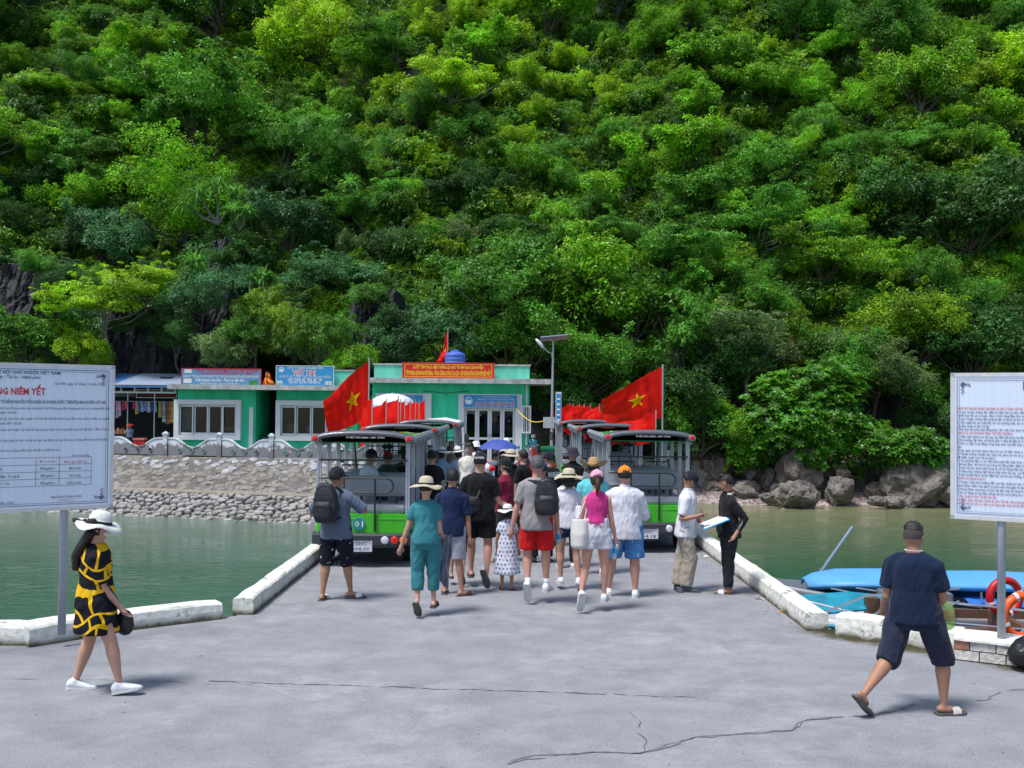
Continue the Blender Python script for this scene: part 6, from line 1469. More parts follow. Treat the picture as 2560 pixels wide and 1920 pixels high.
            for (rr, z) in pf[0]:
                ring = []
                for i in range(n):
                    an = 2*PI*i/n; q = max(0, (rr-.06)/.07); zz = z+pf[1]*q*(math.sin(3*an+h*20)+.5*math.sin(5*an+1)); x_, y_ = rr*math.cos(an), rr*math.sin(an)*1.08
                    if hat == 'cowboy': zz += .035*q*abs(math.cos(an))**2-.012*q; 
                    if hat == 'cowboy' and z > .03: x_ *= .92-.1*(z/.078)
                    ring.append(o_+R_ @ (Vector((x_, y_, zz))*h))
                rings.append(ring)
            g.loft(rings, cap=False); g.f = [p for p in g.f]; ho = g.build('hat', hatm, t, True)
            if hat in ('brim', 'wavy', 'cowboy'):
                b_ = M(); b_.loft([[o_+R_ @ (Vector((rr*math.cos(2*PI*i/n), rr*math.sin(2*PI*i/n)*1.08, z))*h) for i in range(n)] for rr, z in ((.0625, .006), (.0600, .022))], cap=False); b_.build('hat_band', M_band_k if hat != 'cowboy' else M_tanstraw, ho)
    if facef:
        g = M()
        for sx in (-1, 1): g.ell(HMs((.0175*sx, .0455, .006)), (.0085*h, .004*h, .0032*h), 8, 6, rot=HM)
        g.build('eyes', M_eye, t); g = M()
        for sx in (-1, 1): g.tube([HMs((.008*sx, .050, .017)), HMs((.019*sx, .048, .0195)), HMs((.028*sx, .042, .017))], .0016*h, 5)
        g.build('eyebrows', M_hair, t); g = M(); g.ell(HMs((0, .0475, -.035)), (.012*h, .004*h, .0035*h), 8, 6, rot=HM); g.build('mouth', M_lip, t)
        if facef == 'glasses':
            g = M()
            for sx in (-1, 1): g.ell(HMs((.019*sx, .053, .006)), (.016*h, .003*h, .012*h), 10, 6, rot=HM); g.tube([HMs((.033*sx, .050, .008)), HMs((.048*sx, .0, .006))], .0015*h, 4)
            g.build('sunglasses', M_black, t)
        if facef == 'mask':
            g = M(); g.ell(HMs((0, .034, -.026)), (.031*h, .026*h, .024*h), 12, 8, rot=HM); g.build('face_mask', M_shoeW, t, True)
    t_ = dict(t=t, o=Vector(t.location), P0=P0, SH=SH, U=U, r=rU, f=fU, hc=hc, hf=hf, hr=hr, hu=hu, h=h, T=T, LEG=LEG, neck=neck, W=W)
    return t_
def flush_people():
    bpy.context.view_layer.update(); dg = bpy.context.evaluated_depsgraph_get(); done = []
    for o, ex in PENDING:
        me = bpy.data.meshes.new_from_object(o.evaluated_get(dg), preserve_all_data_layers=False, depsgraph=dg); done.append((o, me, ex))
    for o, me, ex in done:
        nm = o.data.name; mats = [m for m in o.data.materials]; o.modifiers.clear()
        if ex is not None and ex.v:
            n0 = len(me.vertices); V = np.empty(n0*3, np.float32); me.vertices.foreach_get('co', V); vs = [tuple(v) for v in V.reshape(-1, 3)]+list(ex.v); fs = [tuple(p.vertices) for p in me.polygons]+[tuple(i+n0 for i in p) for p in ex.f]
            m2 = bpy.data.meshes.new(nm); m2.from_pydata(vs, [], fs); me = m2
        if nm.split('.')[0] in ('shirt', 'trousers', 'shorts', 'dress', 'skirt'):   # folds
            n0 = len(me.vertices); V = np.empty(n0*3, np.float32); me.vertices.foreach_get('co', V); V = V.reshape(-1, 3); N = np.array([v.normal for v in me.vertices]); k0 = len(V) % 97; st = .45 if nm[0] in 'sd' else .7
            dd = np.array([noise.noise(Vector((v[0]*11+v[2]*5+k0, v[1]*11, v[2]*11*st)))*.6+noise.noise(Vector((v[0]*24-v[2]*9, v[1]*24+k0, v[2]*20*st)))*.4 for v in V]); V = V+N*(dd[:, None]*.015+.007); me.vertices.foreach_set('co', V.astype(np.float32).ravel())
        me.materials.clear()
        for m in mats: me.materials.append(m)
        me.polygons.foreach_set('use_smooth', [True]*len(me.polygons)); me.update(); o.data = me
# ---------------------------------------------------------------- carried things
def backpack(P, label, mat, w=.30, hgt=.47, d=.16, dx=0, dz=0, tilt=0, straps=True, cat='backpack'):
    c = P['o']+P['P0']+P['U']*(P['T']*.70+dz)-P['f']*(.095*P['h']+d*.45)+P['r']*dx; t = thing('backpack', label, cat, tuple(c)); r, f, u = P['r'], P['f'], P['U']; m = M()
    rings = []
    for q in range(9):
        k = q/8; z = (k-.5)*hgt; e = 1-abs(k-.45)**3*3.2; ww = w/2*max(.35, e)*(1.08 if k < .5 else 1); dd = d/2*max(.3, e)*(1.15 if k < .45 else .9)
        rings.append([r*(ww*math.copysign(abs(math.cos(a))**.6, math.cos(a)))+f*(dd*math.copysign(abs(math.sin(a))**.7, math.sin(a)))+u*z for a in [2*PI*i/18 for i in range(18)]])
    m.loft(rings); b = remesh_obj(m, 'bag_body', mat, t, .012, 3)
    m = M(); m.loft([ringE(-f*(d*.52)+u*z, r, f, x, y, 14) for z, x, y in ((-hgt*.40, w*.30, d*.22), (-hgt*.33, w*.40, d*.30), (-.02, w*.38, d*.26), (.03, w*.30, d*.10))]); remesh_obj(m, 'front_pocket', mat, t, .010, 2)
    m = M(); m.tube([r*w*.33*math.cos(a)+u*(hgt*.36+.0*math.sin(a))*1+u*.09*math.sin(a)-f*d*.35 for a in [PI*k/8 for k in range(9)]], .006, 5); m.tube([-f*(d*.80)+u*.0-r*w*.3, -f*(d*.85)+u*.01+r*w*.3], .004, 4); m.build('zip', M_black, t)
    m = M(); m.tube([u*hgt*.48-r*.04, u*hgt*.58, u*hgt*.48+r*.04], .008, 5); m.build('handle', mat, t)
    if straps:
        for s_ in (-1, 1):
            m = M(); o0 = P['o']-c; a0 = r*.09*s_+u*hgt*.42+f*d*.4; m.tube([a0, o0+P['neck']+r*.105*s_-u*.028*P['h']-f*.05, o0+P['neck']+r*.125*s_-u*.020*P['h']+f*.015, o0+P['neck']+r*.14*s_-u*.10*P['h']+f*.115, r*.15*s_-u*hgt*.36+f*(d*.5+.10), r*.13*s_-u*hgt*.42+f*d*.3], .018, 6); m.build('strap', mat, t)
    return t
def sling(P, label, mat, side=-1, w=.32, hgt=.22, c_off=(-.18, .02, -.02), cat='bag', thick=.12):
    c = P['o']+P['P0']+P['r']*c_off[0]+P['f']*c_off[1]+P['U']*c_off[2]; t = thing('shoulder_bag', label, cat, tuple(c)); r, f, u = P['r'], P['f'], P['U']; m = M()
    m.loft([ringE(u*z, r, f, w/2*x, thick/2*y, 16) for z, x, y in ((-hgt/2, .82, .7), (-hgt*.3, .98, 1), (hgt*.2, 1, .95), (hgt*.5, .88, .6))]); remesh_obj(m, 'bag_body', mat, t, .012, 2); m = M(); m.loft([[v for v in ringE(u*z-f*.008, r, f, w/2*x, thick/2*y, 16)] for z, x, y in ((hgt*.02, 1.02, 1.05), (hgt*.3, 1.03, 1.05), (hgt*.54, .9, .66))]); remesh_obj(m, 'flap', mat, t, .012, 1)
    o0 = P['o']-c; m = M(); sh = o0+P['neck']+r*(-side)*.07-u*.02; m.tube([r*side*-.12*1+u*hgt*.4-f*thick*.4, o0+P['P0']+u*.30-f*.135+r*(-side)*.02, sh-f*.085-u*.03, sh+u*.012, sh+f*.09-u*.05, o0+P['P0']+u*.25+f*.13, r*side*.1+u*hgt*.4+f*thick*.4], .017, 6); m.build('strap', mat, t); return t
def tote(P, label, mat, pos, w=.32, hgt=.36, strap_to=None, cat='bag', d=.10):
    c = P['o']+P['P0']+Vector(pos); t = thing('tote_bag', label, cat, tuple(c)); m = M(); r = Vector((1, 0, 0)); f = Vector((0, 1, 0)); u = Vector((0, 0, 1))
    m.loft([ringE(u*z, r, f, w/2*x, d*y, 16) for z, x, y in ((-hgt/2, .8, .8), (-hgt*.42, .95, 1.1), (0, 1, 1), (hgt*.5, .9, .4))]); remesh_obj(m, 'bag_body', mat, t, .012, 2)
    if strap_to is not None:
        s_ = P['o']+Vector(strap_to)-c; m = M(); m.tube([r*-w*.25+u*hgt*.45, s_*.6+r*-.03, s_], .007, 5); m.tube([r*w*.25+u*hgt*.45, s_*.6+r*.03, s_], .007, 5); m.build('strap', M_sock, t)
    return t
def bottle(label, p, ax=(0, 0, 1), cap=None):
    t = thing('water_bottle', label, 'bottle', tuple(p)); R_ = Vector(ax).to_track_quat('Z', 'Y').to_matrix(); m = M(); m.lathe((0, 0, 0), [(.026, -.1), (.031, -.09), (.031, 0), (.028, .02), (.031, .04), (.030, .07), (.012, .1)], 14, rot=R_); mb_ = MATS.get('bottle') or bpy.data.materials.new('bottle')
    if 'bottle' not in MATS:
        mb_.use_nodes = True; b = mb_.node_tree.nodes['Principled BSDF']; b.inputs['Base Color'].default_value = (.75, .85, .95, 1); b.inputs['Roughness'].default_value = .1; b.inputs['Transmission Weight'].default_value = .55; MATS['bottle'] = mb_
    m.build('body', mb_, t, True); m = M(); m.lathe((0, 0, 0), [(.014, .1), (.014, .12)], 10, rot=R_); m.build('cap', cap or M_signblue, t); m = M(); m.lathe((0, 0, 0), [(.0315, -.03), (.0315, .03)], 14, rot=R_, cap=False); m.build('wrapper', M_signblue, t)
def hand(P, i): return P['o']+P['SH'][i][2]+(P['SH'][i][2]-P['SH'][i][1]).normalized()*.055*P['h']
C = cloth
def gp(px, py): p = G(px, py); return (p.x, p.y)
def back_text(P, s, hgt, mat, z=.22, width=None, name='print', dx=0, off=.016):
    m = M(); o_ = P['P0']+P['U']*z*P['h']-P['f']*(.072*P['W']+off); put_text(m, s, o_, P['r'], P['U'], hgt, dx, 0, width=width, align='c', bold=.02); m.build(name, mat, P['t'])
# ================================================================ the crowd (vectors: x right in the photo, y away, z up)
# woman in the foreground, left
P = person('woman in a black and yellow dress and white brimmed hat walking by the left board', gp(232, 1731), -68, 1.60,
    legs=(((-.12, .05, -1), (-.30, -.05, -1)), ((.42, .0, -1), (.20, .05, -1))), arms=(((-.60, .25, -.85), (.10, .40, -.9)), ((.22, .1, -1), (.5, .35, -.8))), U=(.03, 0, 1), look=-8, nod=6, sex='f', skin='light', bulk=1.14,
    top=printmat('dress_black_yellow', (.008, .008, .012), (.72, .42, .01), 3.6, kind='bands'), sleeve=.85, tlen=.1, bottom=printmat('dress_black_yellow', (0, 0, 0), (1, 1, 1), 1), blen=.60, skirt=True, loose=.85, hair='long', hat='wavy', hatm=M_whitehat, shoes=('sneaker', M_shoeW), vox=.011, facef='mask', toes=((1, .15, -.05), (1, .1, .18)))
m = M(); o_ = P['hc']+P['hu']*.045*1.6-P['hf']*.105+Vector((-.01, -.05, -.02)); m.ell(o_+Vector((-.05, -.02, 0)), (.06, .018, .028), 10, 6, rot=Matrix.Rotation(.4, 3, 'Y')); m.ell(o_+Vector((.06, -.03, .0)), (.06, .018, .028), 10, 6, rot=Matrix.Rotation(-.3, 3, 'Y')); m.ell(o_, (.025, .03, .025)); m.build('hat_bow', M_band_k, P['t'], True)
hb = hand(P, 1); t = thing('handbag', 'small black crossbody handbag at the hip of the woman in the yellow and black dress', 'handbag', tuple(hb+Vector((-.03, .05, -.08)))); m = M(); m.ell((0, 0, 0), (.08, .045, .115), 14, 10); m.ell((0, 0, -.03), (.085, .05, .09), 14, 10); remesh_obj(m, 'bag_body', pm('black_leather', (.012, .012, .014), .35, .1), t, .012, 2)
m = M(); o0 = P['o']-Vector(t.location); m.tube([(.02, -.03, .09), o0+P['P0']+Vector((.16, -.12, .16)), o0+P['neck']+Vector((.07, -.10, -.09)), o0+P['neck']+Vector((.01, -.05, -.005)), o0+P['neck']+Vector((-.03, .04, -.0))], .006, 5); m.build('strap', M_black, t)
# man in the foreground, right
P = person('man in a navy t-shirt and knee-length dark shorts striding right in the foreground', gp(2285, 1786), -32, 1.66,
    legs=(((-.30, -.08, -1), (-.98, -.50, -1)), ((.40, .12, -1), (.04, .02, -1))), arms=(((-.16, .05, -1), (.15, .8, -.62)), ((.26, .05, -1), (-.25, .75, -.6))), U=(.0, .02, 1), look=-12, nod=2, bulk=1.18, skin='tan',
    top=C('navy_tee', (.005, .014, .040), .8), sleeve=.70, tlen=.10, bottom=C('dark_navy_shorts', (.018, .022, .045), .9), blen=1.12, loose=1.12, hair='buzz', shoes=('slide', pm('cream_strap', (.5, .46, .42), .7)), vox=.011, toes=((.55, .3, -.62), (1, .12, 0)))
g = M(); g.ell((0, 0, 0), (1, 1, 1), 24, 16); hh_ = 1.66; R_ = (.0515, .0640, .0690); fs_ = [p for p in g.f if sum(g.v[i][2] for i in p)/len(p) > .40 and not (sum(g.v[i][1] for i in p)/len(p) > .55 and sum(g.v[i][2] for i in p)/len(p) < .6)]
m = M(); m.add([P['hc']+P['hr']*v[0]*R_[0]*hh_*(1.04 if v[2] > .4 else 1)+P['hf']*(v[1]*R_[1]-.006)*hh_+P['hu']*(min(v[2], .96)*R_[2]+.010)*hh_ for v in g.v], fs_); m.build('hair_top', M_hair, P['t'], True)
m = M(); n_ = 26; q_ = ringE(P['neck']+Vector((0, 0, .014)), P['r'], P['f'], .068, .066, n_)
for v in q_: m.ell(v-P['U']*.0, (.006, .006, .006), 6, 4)
m.build('bead_necklace', M_shoeW, P['t'])
c = D(2356, 1530, P['o'].y+.16); t = thing('plastic_bag', 'pale green plastic bag of watermelon slices carried by the man in navy', 'bag', tuple(c)); m = M()
m.ell((0, 0, -.02), (.11, .08, .13), 14, 10); m.ell((.02, 0, -.08), (.10, .08, .08), 12, 8); m.tube([(-.04, 0, .08), (-.07, 0, .19)], [.05, .02], 8)
def filmmat():
    m = bpy.data.materials.new('green_film'); m.use_nodes = True; nt = m.node_tree; b = nt.nodes['Principled BSDF']; b.inputs['Base Color'].default_value = (.42, .62, .22, 1); b.inputs['Roughness'].default_value = .25; tr = nt.nodes.new('ShaderNodeBsdfTransparent'); tr.inputs[0].default_value = (.8, 1, .7, 1); x = nt.nodes.new('ShaderNodeMixShader'); x.inputs[0].default_value = .5; n = nt.nodes.new('ShaderNodeTexNoise'); n.inputs['Scale'].default_value = 18; bump(nt, b, n.outputs[0], .9, .03)
    nt.links.new(b.outputs[0], x.inputs[1]); nt.links.new(tr.outputs[0], x.inputs[2]); nt.links.new(x.outputs[0], nt.nodes['Material Output'].inputs[0]); return m
remesh_obj(m, 'film', filmmat(), t, .014, 2); m = M(); m.loft([[Vector(v)+Vector((.045, -.03, -.03)) for v in ring] for ring in ([(-.05, 0, .04), (.05, 0, .04), (.03, 0, -.05), (-.035, 0, -.05)], [(-.05, .04, .04), (.05, .04, .04), (.03, .04, -.05), (-.035, .04, -.05)])]); m.build('melon_slice', pm('melon', (.8, .13, .05), .4), t); m = M(); m.tube([(-.04, 0, -.1), (-.04, 0, .06)], .035, 10); m.build('cup', pm('cup', (.6, .75, .5), .4), t)
# man with backpack behind shuttle 01
P = person('man in a grey shirt and palm-print shorts wearing a black backpack behind shuttle 01', gp(838, 1500), -12, 1.76,
    legs=(((-.06, 0, -1), (-.10, -.1, -1)), ((.10, .1, -1), (.10, .25, -1))), arms=(((-.62, .25, -.75), (.62, .55, .55)), ((.72, .15, -.62), (-.70, .35, .52))), look=-28, bulk=1.1, skin='tan', top=C('slate_shirt', (.10, .13, .19), .5), sleeve=.85, tlen=.13,
    bottom=printmat('palm_shorts', (.008, .009, .018), (.42, .45, .55), 13, .17), blen=1.08, loose=1.12, hair='short', hat='cap', hatm=C('cap_black', (.012, .014, .022), .2), shoes=('slide', M_shoeW), vox=.012, toes=((.15, 1, 0), (1, .25, 0)))
backpack(P, 'black backpack on the man in palm-print shorts', pm('bag_black', (.012, .014, .02), .6, .2, 10, .4), .32, .50, .20, dx=-.04)
# teal woman
P = person('woman in a teal two-piece and cream straw hat walking toward the shuttles', gp(1062, 1540), 4, 1.57, legs=(((-.02, .0, -1), (.04, -.35, -1)), ((.03, .03, -1), (.02, .0, -1))), arms=(((-.36, 0, -1), (-.34, .2, -1)), ((.14, 0, -1), (.06, .85, -.42))), look=-18, sex='f', skin='light', bulk=1.06,
    top=C('teal_blouse', (.035, .19, .22), .6), sleeve=.55, tlen=.07, bottom=C('teal_trousers', (.03, .165, .19), .7), blen=1.62, loose=1.08, hair='short', hat='brim', hatm=M_straw, shoes=('slide', M_band_k), vox=.012, toes=((.1, .6, -.7), (.1, 1, 0)))
c = hand(P, 1)+Vector((.03, -.06, -.12)); cts = [c+Vector(v) for v in ((-.09, 0, .16), (.09, .05, .16), (.04, .02, -.52), (-.12, 0, -.34))]; sheet('jacket', 'grey jacket draped over the arm of the woman in teal', 'jacket', C('grey_jacket', (.20, .22, .28), .8), cts, 16, 22, .09, 5, 4)
# navy polo man
P = person('man in a navy polo shirt walking just ahead of the woman in teal', gp(1128, 1488), -4, 1.72, legs=(((-.02, .2, -1), (.0, 0, -1)), ((.03, -.05, -1), (.10, -.05, -1))), arms=(ARM, ((.20, 0, -1), (.10, .0, -1))), look=10, skin='tan', top=C('navy_polo', (.008, .018, .06), .4), sleeve=.8, tlen=.12, collar=True, bottom=C('grey_shorts', (.3, .31, .36), .4), blen=.98, hair='short', shoes=('slide', M_band_k), vox=.013, toes=((0, 1, 0), (.9, .5, 0)))
# child behind
P = person('small child in a white printed tee and beige cap behind the navy polo', gp(1140, 1463), 0, 1.30, legs=(((0, .1, -1), (0, 0, -1)), ((.08, 0, -1), (.04, -.5, -1))), look=20, skin='light', top=printmat('tee_white_print', (.6, .6, .63), (.03, .05, .15), 9, .12), sleeve=.7, bottom=printmat('shorts_black_green', (.01, .012, .012), (.03, .35, .08), 6, .14), blen=.95, hair='short', hat='cap', hatm=C('cap_beige', (.5, .4, .34), .2), shoes=('slide', M_soleD), vox=.014, toes=(None, (.1, .4, -.9)), pname='child')
# black T man with sling bag
P = person('man in a black t-shirt, black shorts and black cap with a messenger bag', gp(1197, 1470), -6, 1.78, legs=(((-.03, .15, -1), (0, .05, -1)), ((.05, 0, -1), (-.02, -.45, -1))), arms=(((-.42, .05, -.9), (-.1, .2, -1)), ((.30, .1, -.92), (.85, .12, -.50))), bulk=1.1, skin='pink', top=C('black_tee', (.008, .008, .010), .35), sleeve=.72, tlen=.15, bottom=C('black_shorts', (.007, .007, .009), .35), blen=.82, loose=1.15, hair='short', hat='cap', hatm=C('cap_black', (.01, .01, .01)), shoes=('slide', M_soleD), vox=.012, toes=(None, (.25, .35, -.9)))
m = M(); put_text(m, 'DSQUARED2', P['hc']+P['hu']*.028*1.78-P['hf']*.066*1.78, P['hr'], P['hu'], .028, 0, 0, width=.15, align='c', bold=.03, off=.004); m.build('cap_lettering', M_white, P['t'])
sling(P, 'black messenger bag on the back of the man in the black t-shirt', pm('bag_nylon', (.018, .019, .023), .6, .2, 10, .3), -1, .33, .22, (-.13, -.15, .10))
# girl in dress
P = person('little girl in a white and blue patterned dress and white hat', gp(1267, 1475), 0, 1.18, legs=(((-.02, .05, -1), (0, 0, -1)), ((.02, 0, -1), (0, 0, -1))), arms=(((-.3, 0, -1), (-.0, .3, -1)), ((.3, .1, -1), (.1, .3, -1))), sex='f', skin='tan', top=printmat('girl_dress', (.62, .63, .70), (.05, .08, .30), 20, kind='motif'), sleeve=.5, bottom=printmat('girl_dress', (0, 0, 0), (0, 0, 0), 1), blen=1.22, skirt=True, loose=1.5, hair='bob', hat='wavy', hatm=M_whitehat, shoes=('slide', pm('pink_clog', (.6, .05, .13), .5)), vox=.012, pname='child')
# grey T man with red shorts
P = person('man in a grey t-shirt and bright red shorts with grey curly hair', gp(1340, 1508), -3, 1.78, legs=(((-.05, .08, -1), (.03, -.30, -1)), ((.05, .08, -1), (.03, .02, -1))), arms=(((-.32, -.02, -1), (-.22, .1, -1)), ((.26, 0, -1), (.12, .25, -1))), bulk=1.08, skin='pink', top=C('grey_tee', (.25, .235, .24), .4), sleeve=.72, tlen=.15, bottom=C('red_shorts', (.50, .008, .012), .5), blen=.88, loose=1.12, hair='short', hairm=M_hairgrey, shoes=('sneaker', M_shoeW), sock=True, vox=.012, toes=((.1, .45, -.85), (.35, 1, 0)))
backpack(P, 'black laptop backpack hanging from one shoulder of the man in red shorts', pm('bag_black2', (.016, .018, .022), .45, .2, 10, .3), .30, .46, .17, dx=.13, dz=-.06)
bottle('clear water bottle in the right hand of the man in red shorts', hand(P, 1)+Vector((.0, -.02, -.02)), (-.05, 0, 1))
# white T woman
P = person('woman in a white t-shirt, denim shorts and a black-banded straw hat', gp(1420, 1474), 0, 1.60, legs=(((-.05, .1, -1), (.02, 0, -1)), ((.05, .0, -1), (.10, -.22, -1))), sex='f', skin='pink', bulk=1.08, top=C('white_tee', (.60, .60, .66), .4), sleeve=.45, tlen=.07, bottom=C('denim_shorts', (.015, .03, .09), .4), blen=.45, hair='bob', hairm=M_hair, hat='brim', hatm=M_straw, shoes=('sneaker', M_shoeW), vox=.012, toes=(None, (.2, .7, -.4)))
tote(P, 'white tote with blue blossoms on the shoulder of the woman in denim shorts', printmat('tote_floral', (.62, .63, .68), (.03, .07, .25), 8, .18), (.17, -.15, .12), .19, .30, P['SH'][1][0]+Vector((-.02, -.04, .06)))
# turquoise man
P = person('man in a turquoise shirt and tan straw cowboy hat', gp(1482, 1436), -2, 1.76, legs=(((-.05, .1, -1), (0, 0, -1)), ((.05, .0, -1), (.05, -.1, -1))), bulk=1.1, skin='tan', top=C('turquoise_shirt', (.12, .50, .55), .5), sleeve=1.6, tlen=.15, collar=True, bottom=C('beige_shorts', (.35, .28, .18), .4), blen=1.0, hair='short', hat='cowboy', hatm=M_tanstraw, shoes=('sneaker', M_shoeW), vox=.014)
# pink top woman
P = person('woman in a magenta tank top, white shorts and pink cap with a ponytail', gp(1490, 1528), 0, 1.66, legs=(((-.10, .0, -1), (-.22, -.42, -1)), ((.06, .05, -1), (-.02, .02, -1))), arms=(((-.24, -.05, -1), (-.03, .25, -1)), ((.20, .0, -1), (.22, .2, -1))), sex='f', skin='pink', top=C('magenta_top', (.50, .035, .20), .6), sleeve=0, tuck=True, bottom=C('white_shorts', (.58, .57, .62), .6), blen=.50, loose=1.18, hair='pony', hairm=M_hairbrown, hat='cap', hatm=C('cap_pink', (.66, .32, .45), .2), shoes=('sneaker', M_shoeW), vox=.011, toes=((-.1, .45, -.9), (.25, 1, 0)))
m = M(); m.loft([ringE(P['P0']+P['U']*z*1.66, P['r'], P['f'], .0985*1.66*.93, .0755*1.66, 20) for z in (.082, .098)], cap=False); m.build('belt', M_band_k, P['t'], True)
tote(P, 'cream canvas drawstring bag at the left hip of the woman in the magenta top', printmat('canvas_bag', (.55, .53, .50), (.05, .08, .25), 4, -.12), (-.22, -.08, -.02), .23, .36, P['SH'][0][0]+Vector((.01, -.03, .05)))
bottle('half empty water bottle in the right hand of the woman in the magenta top', hand(P, 1)+Vector((-.02, -.02, -.05)), (.25, 0, 1))
# white shirt man
P = person('stout man in a white linen shirt, blue patterned shorts and orange cap', gp(1560, 1492), 2, 1.78, legs=(((-.12, .1, -1), (-.10, .05, -1)), ((.06, .0, -1), (.02, -.08, -1))), arms=(((-.3, .1, -1), (.1, .6, -.8)), ((.34, .15, -.95), (-.15, .9, -.3))), bulk=1.24, skin='pink', top=C('white_linen', (.62, .62, .68), .9), sleeve=1.5, tlen=.17, collar=True, bottom=printmat('blue_print_shorts', (.06, .20, .45), (.45, .6, .8), 26, .2), blen=.92, loose=1.1, hair='short', hat='cap', hatm=C('cap_orange', (.85, .22, .015), .15), shoes=('sneaker', M_shoeW), vox=.012, toes=(None, (.25, 1, 0)))
# clipboard man
P = person('man in a white polo shirt and beige cargo trousers writing on a blue clipboard', gp(1714, 1478), -108, 1.70, legs=(((-.16, .0, -1), (-.16, -.05, -1)), ((.20, .05, -1), (-.14, .05, -1))), arms=(((.15, .0, -1), (.35, -.45, -.12)), ((-.28, -.1, -1), (.75, -.45, .22))), U=(.06, 0, 1), look=0, nod=32, skin='tan', top=C('white_polo', (.64, .65, .70), .5), sleeve=.78, tlen=.15, collar=True, bottom=C('beige_cargo', (.38, .33, .27), .9), blen=1.96, loose=1.3, hair='short', hat='cap', hatm=C('cap_navyblack', (.012, .015, .025), .2), shoes=('shoe', pm('grey_shoe', (.06, .07, .09), .6)), vox=.012, facef=True, toes=((.15, -1, 0), (1, -.25, 0)))
c = (hand(P, 0)+hand(P, 1))/2+Vector((.09, -.03, -.02)); R_ = Matrix.Rotation(rad(-22), 3, 'Y') @ Matrix.Rotation(rad(12), 3, 'X'); t = thing('clipboard', 'blue clipboard with white sheets held by the man in the white polo', 'clipboard', tuple(c)); m = M(); m.box((0, 0, 0), (.38, .26, .008), R_); m.build('board', M_signblue, t); m = M(); m.box(R_ @ Vector((0, 0, .008)), (.34, .22, .006), R_); m.build('paper', M_white, t); m = M(); m.box(R_ @ Vector((-.17, 0, .015)), (.03, .1, .012), R_); m.build('clip', M_metal, t)
m = M(); p_ = hand(P, 1)+Vector((0, -.02, .0)); tag(m.tube([Vector((0, 0, -.03)), Vector((-.06, -.02, .09))], .005, 5).build('pen', M_navy, None, False, p_), 'dark pen in the writing hand of the man in the white polo', 'pen')
# man in black
P = person('man all in black with a headset microphone, one hand on his hip', gp(1822, 1484), 98, 1.66, legs=(((-.05, .1, -1), (-.03, 0, -1)), ((.0, -.05, -1), (.06, .05, -1))), arms=(((.58, -.12, -.72), (-.50, -.2, -.75)), ((.08, .25, -1), (.1, .1, -.9))), U=(-.05, 0, 1), look=0, nod=12, skin='tan', top=C('black_polo', (.010, .011, .014), .35), sleeve=1.78, tlen=.13, collar=True, bottom=C('black_jeans', (.014, .016, .022), .9), blen=1.93, loose=1.02, hair='short', shoes=('slide', M_shoeW), vox=.011, facef=True, toes=((-1, .2, 0), (-1, -.3, 0)))
m = M(); m.ell(P['hc']+P['hu']*.068*1.66+P['hf']*.015*1.66, (.06, .05, .03), 12, 8); m.build('hair_quiff', M_hair, P['t'], True)
m = M(); q_ = P['hc']; m.tube([q_-P['hr']*.08+P['hu']*.02-P['hf']*.02, q_-P['hr']*.082-P['hu']*.02+P['hf']*.02, q_-P['hr']*.05-P['hu']*.07+P['hf']*.11], .005, 5); m.ell(q_-P['hr']*.045-P['hu']*.07+P['hf']*.115, (.012, .012, .01), 8, 5); m.build('headset', M_black, P['t']); m = M(); m.box(P['neck']-P['hr']*.08-P['U']*.02, (.06, .03, .05)); m.build('name_badge', M_white, P['t'])
m = M(); put_text(m, 'QUIKSILVER', P['SH'][0][1]+Vector((-.105, -.075, -.14)), Vector((-.50, -.2, -.75)).normalized()*-1, Vector((-.85, 0, .45)).normalized(), .02, 0, 0, width=.14, off=.01); m.build('sleeve_print', M_white, P['t'])
c = P['o']+P['P0']+P['f']*.14+Vector((0, -.06, .05)); t = thing('pouch', 'small black pouch hanging on a neck strap in front of the man in black', 'pouch', tuple(c)); m = M(); rbox(m, (0, 0, 0), (.11, .05, .13), .02); m.build('pouch_body', M_black, t); m = M(); o0 = P['o']-c; m.tube([(0, 0, .06), o0+P['neck']+P['f']*.13-P['U']*.16, o0+P['neck']+P['f']*.05-P['U']*.02], .006, 4); m.build('strap', M_black, t)
# maroon man with megaphone
P = person('man in a maroon sweater and black cap speaking into a megaphone', gp(1262, 1404), 68, 1.72, arms=(((-.15, .2, -1), (-.6, .1, .4)), ((-.10, -.25, -.95), (-.75, .0, .62))), look=10, skin='light', top=C('maroon_sweater', (.19, .012, .035), .9), sleeve=1.25, tlen=.12, bottom=C('black_trousers', (.012, .012, .014), .4), blen=1.9, loose=1.05, hair='bob', hat='cap', hatm=C('cap_black', (.01, .01, .01)), shoes=('slide', M_soleD), vox=.013, facef='glasses')
c = P['o']+P['hc']+Vector((-.15, -.03, -.05)); t = thing('megaphone', 'small red and white megaphone held to the mouth of the man in maroon', 'megaphone', tuple(c)); R_ = Matrix.Rotation(rad(-90), 3, 'Y'); m = M(); m.lathe((0, 0, 0), [(.03, 0), (.045, .05), (.062, .10)], 16, rot=R_); m.build('body', M_red, t, True); m = M(); m.lathe((0, 0, 0), [(.062, .10), (.09, .15), (.09, .165), (.05, .13)], 16, rot=R_, cap=False); m.build('horn', M_white, t, True); m = M(); m.box((-.03, 0, -.07), (.03, .03, .1)); m.build('grip', M_white, t)
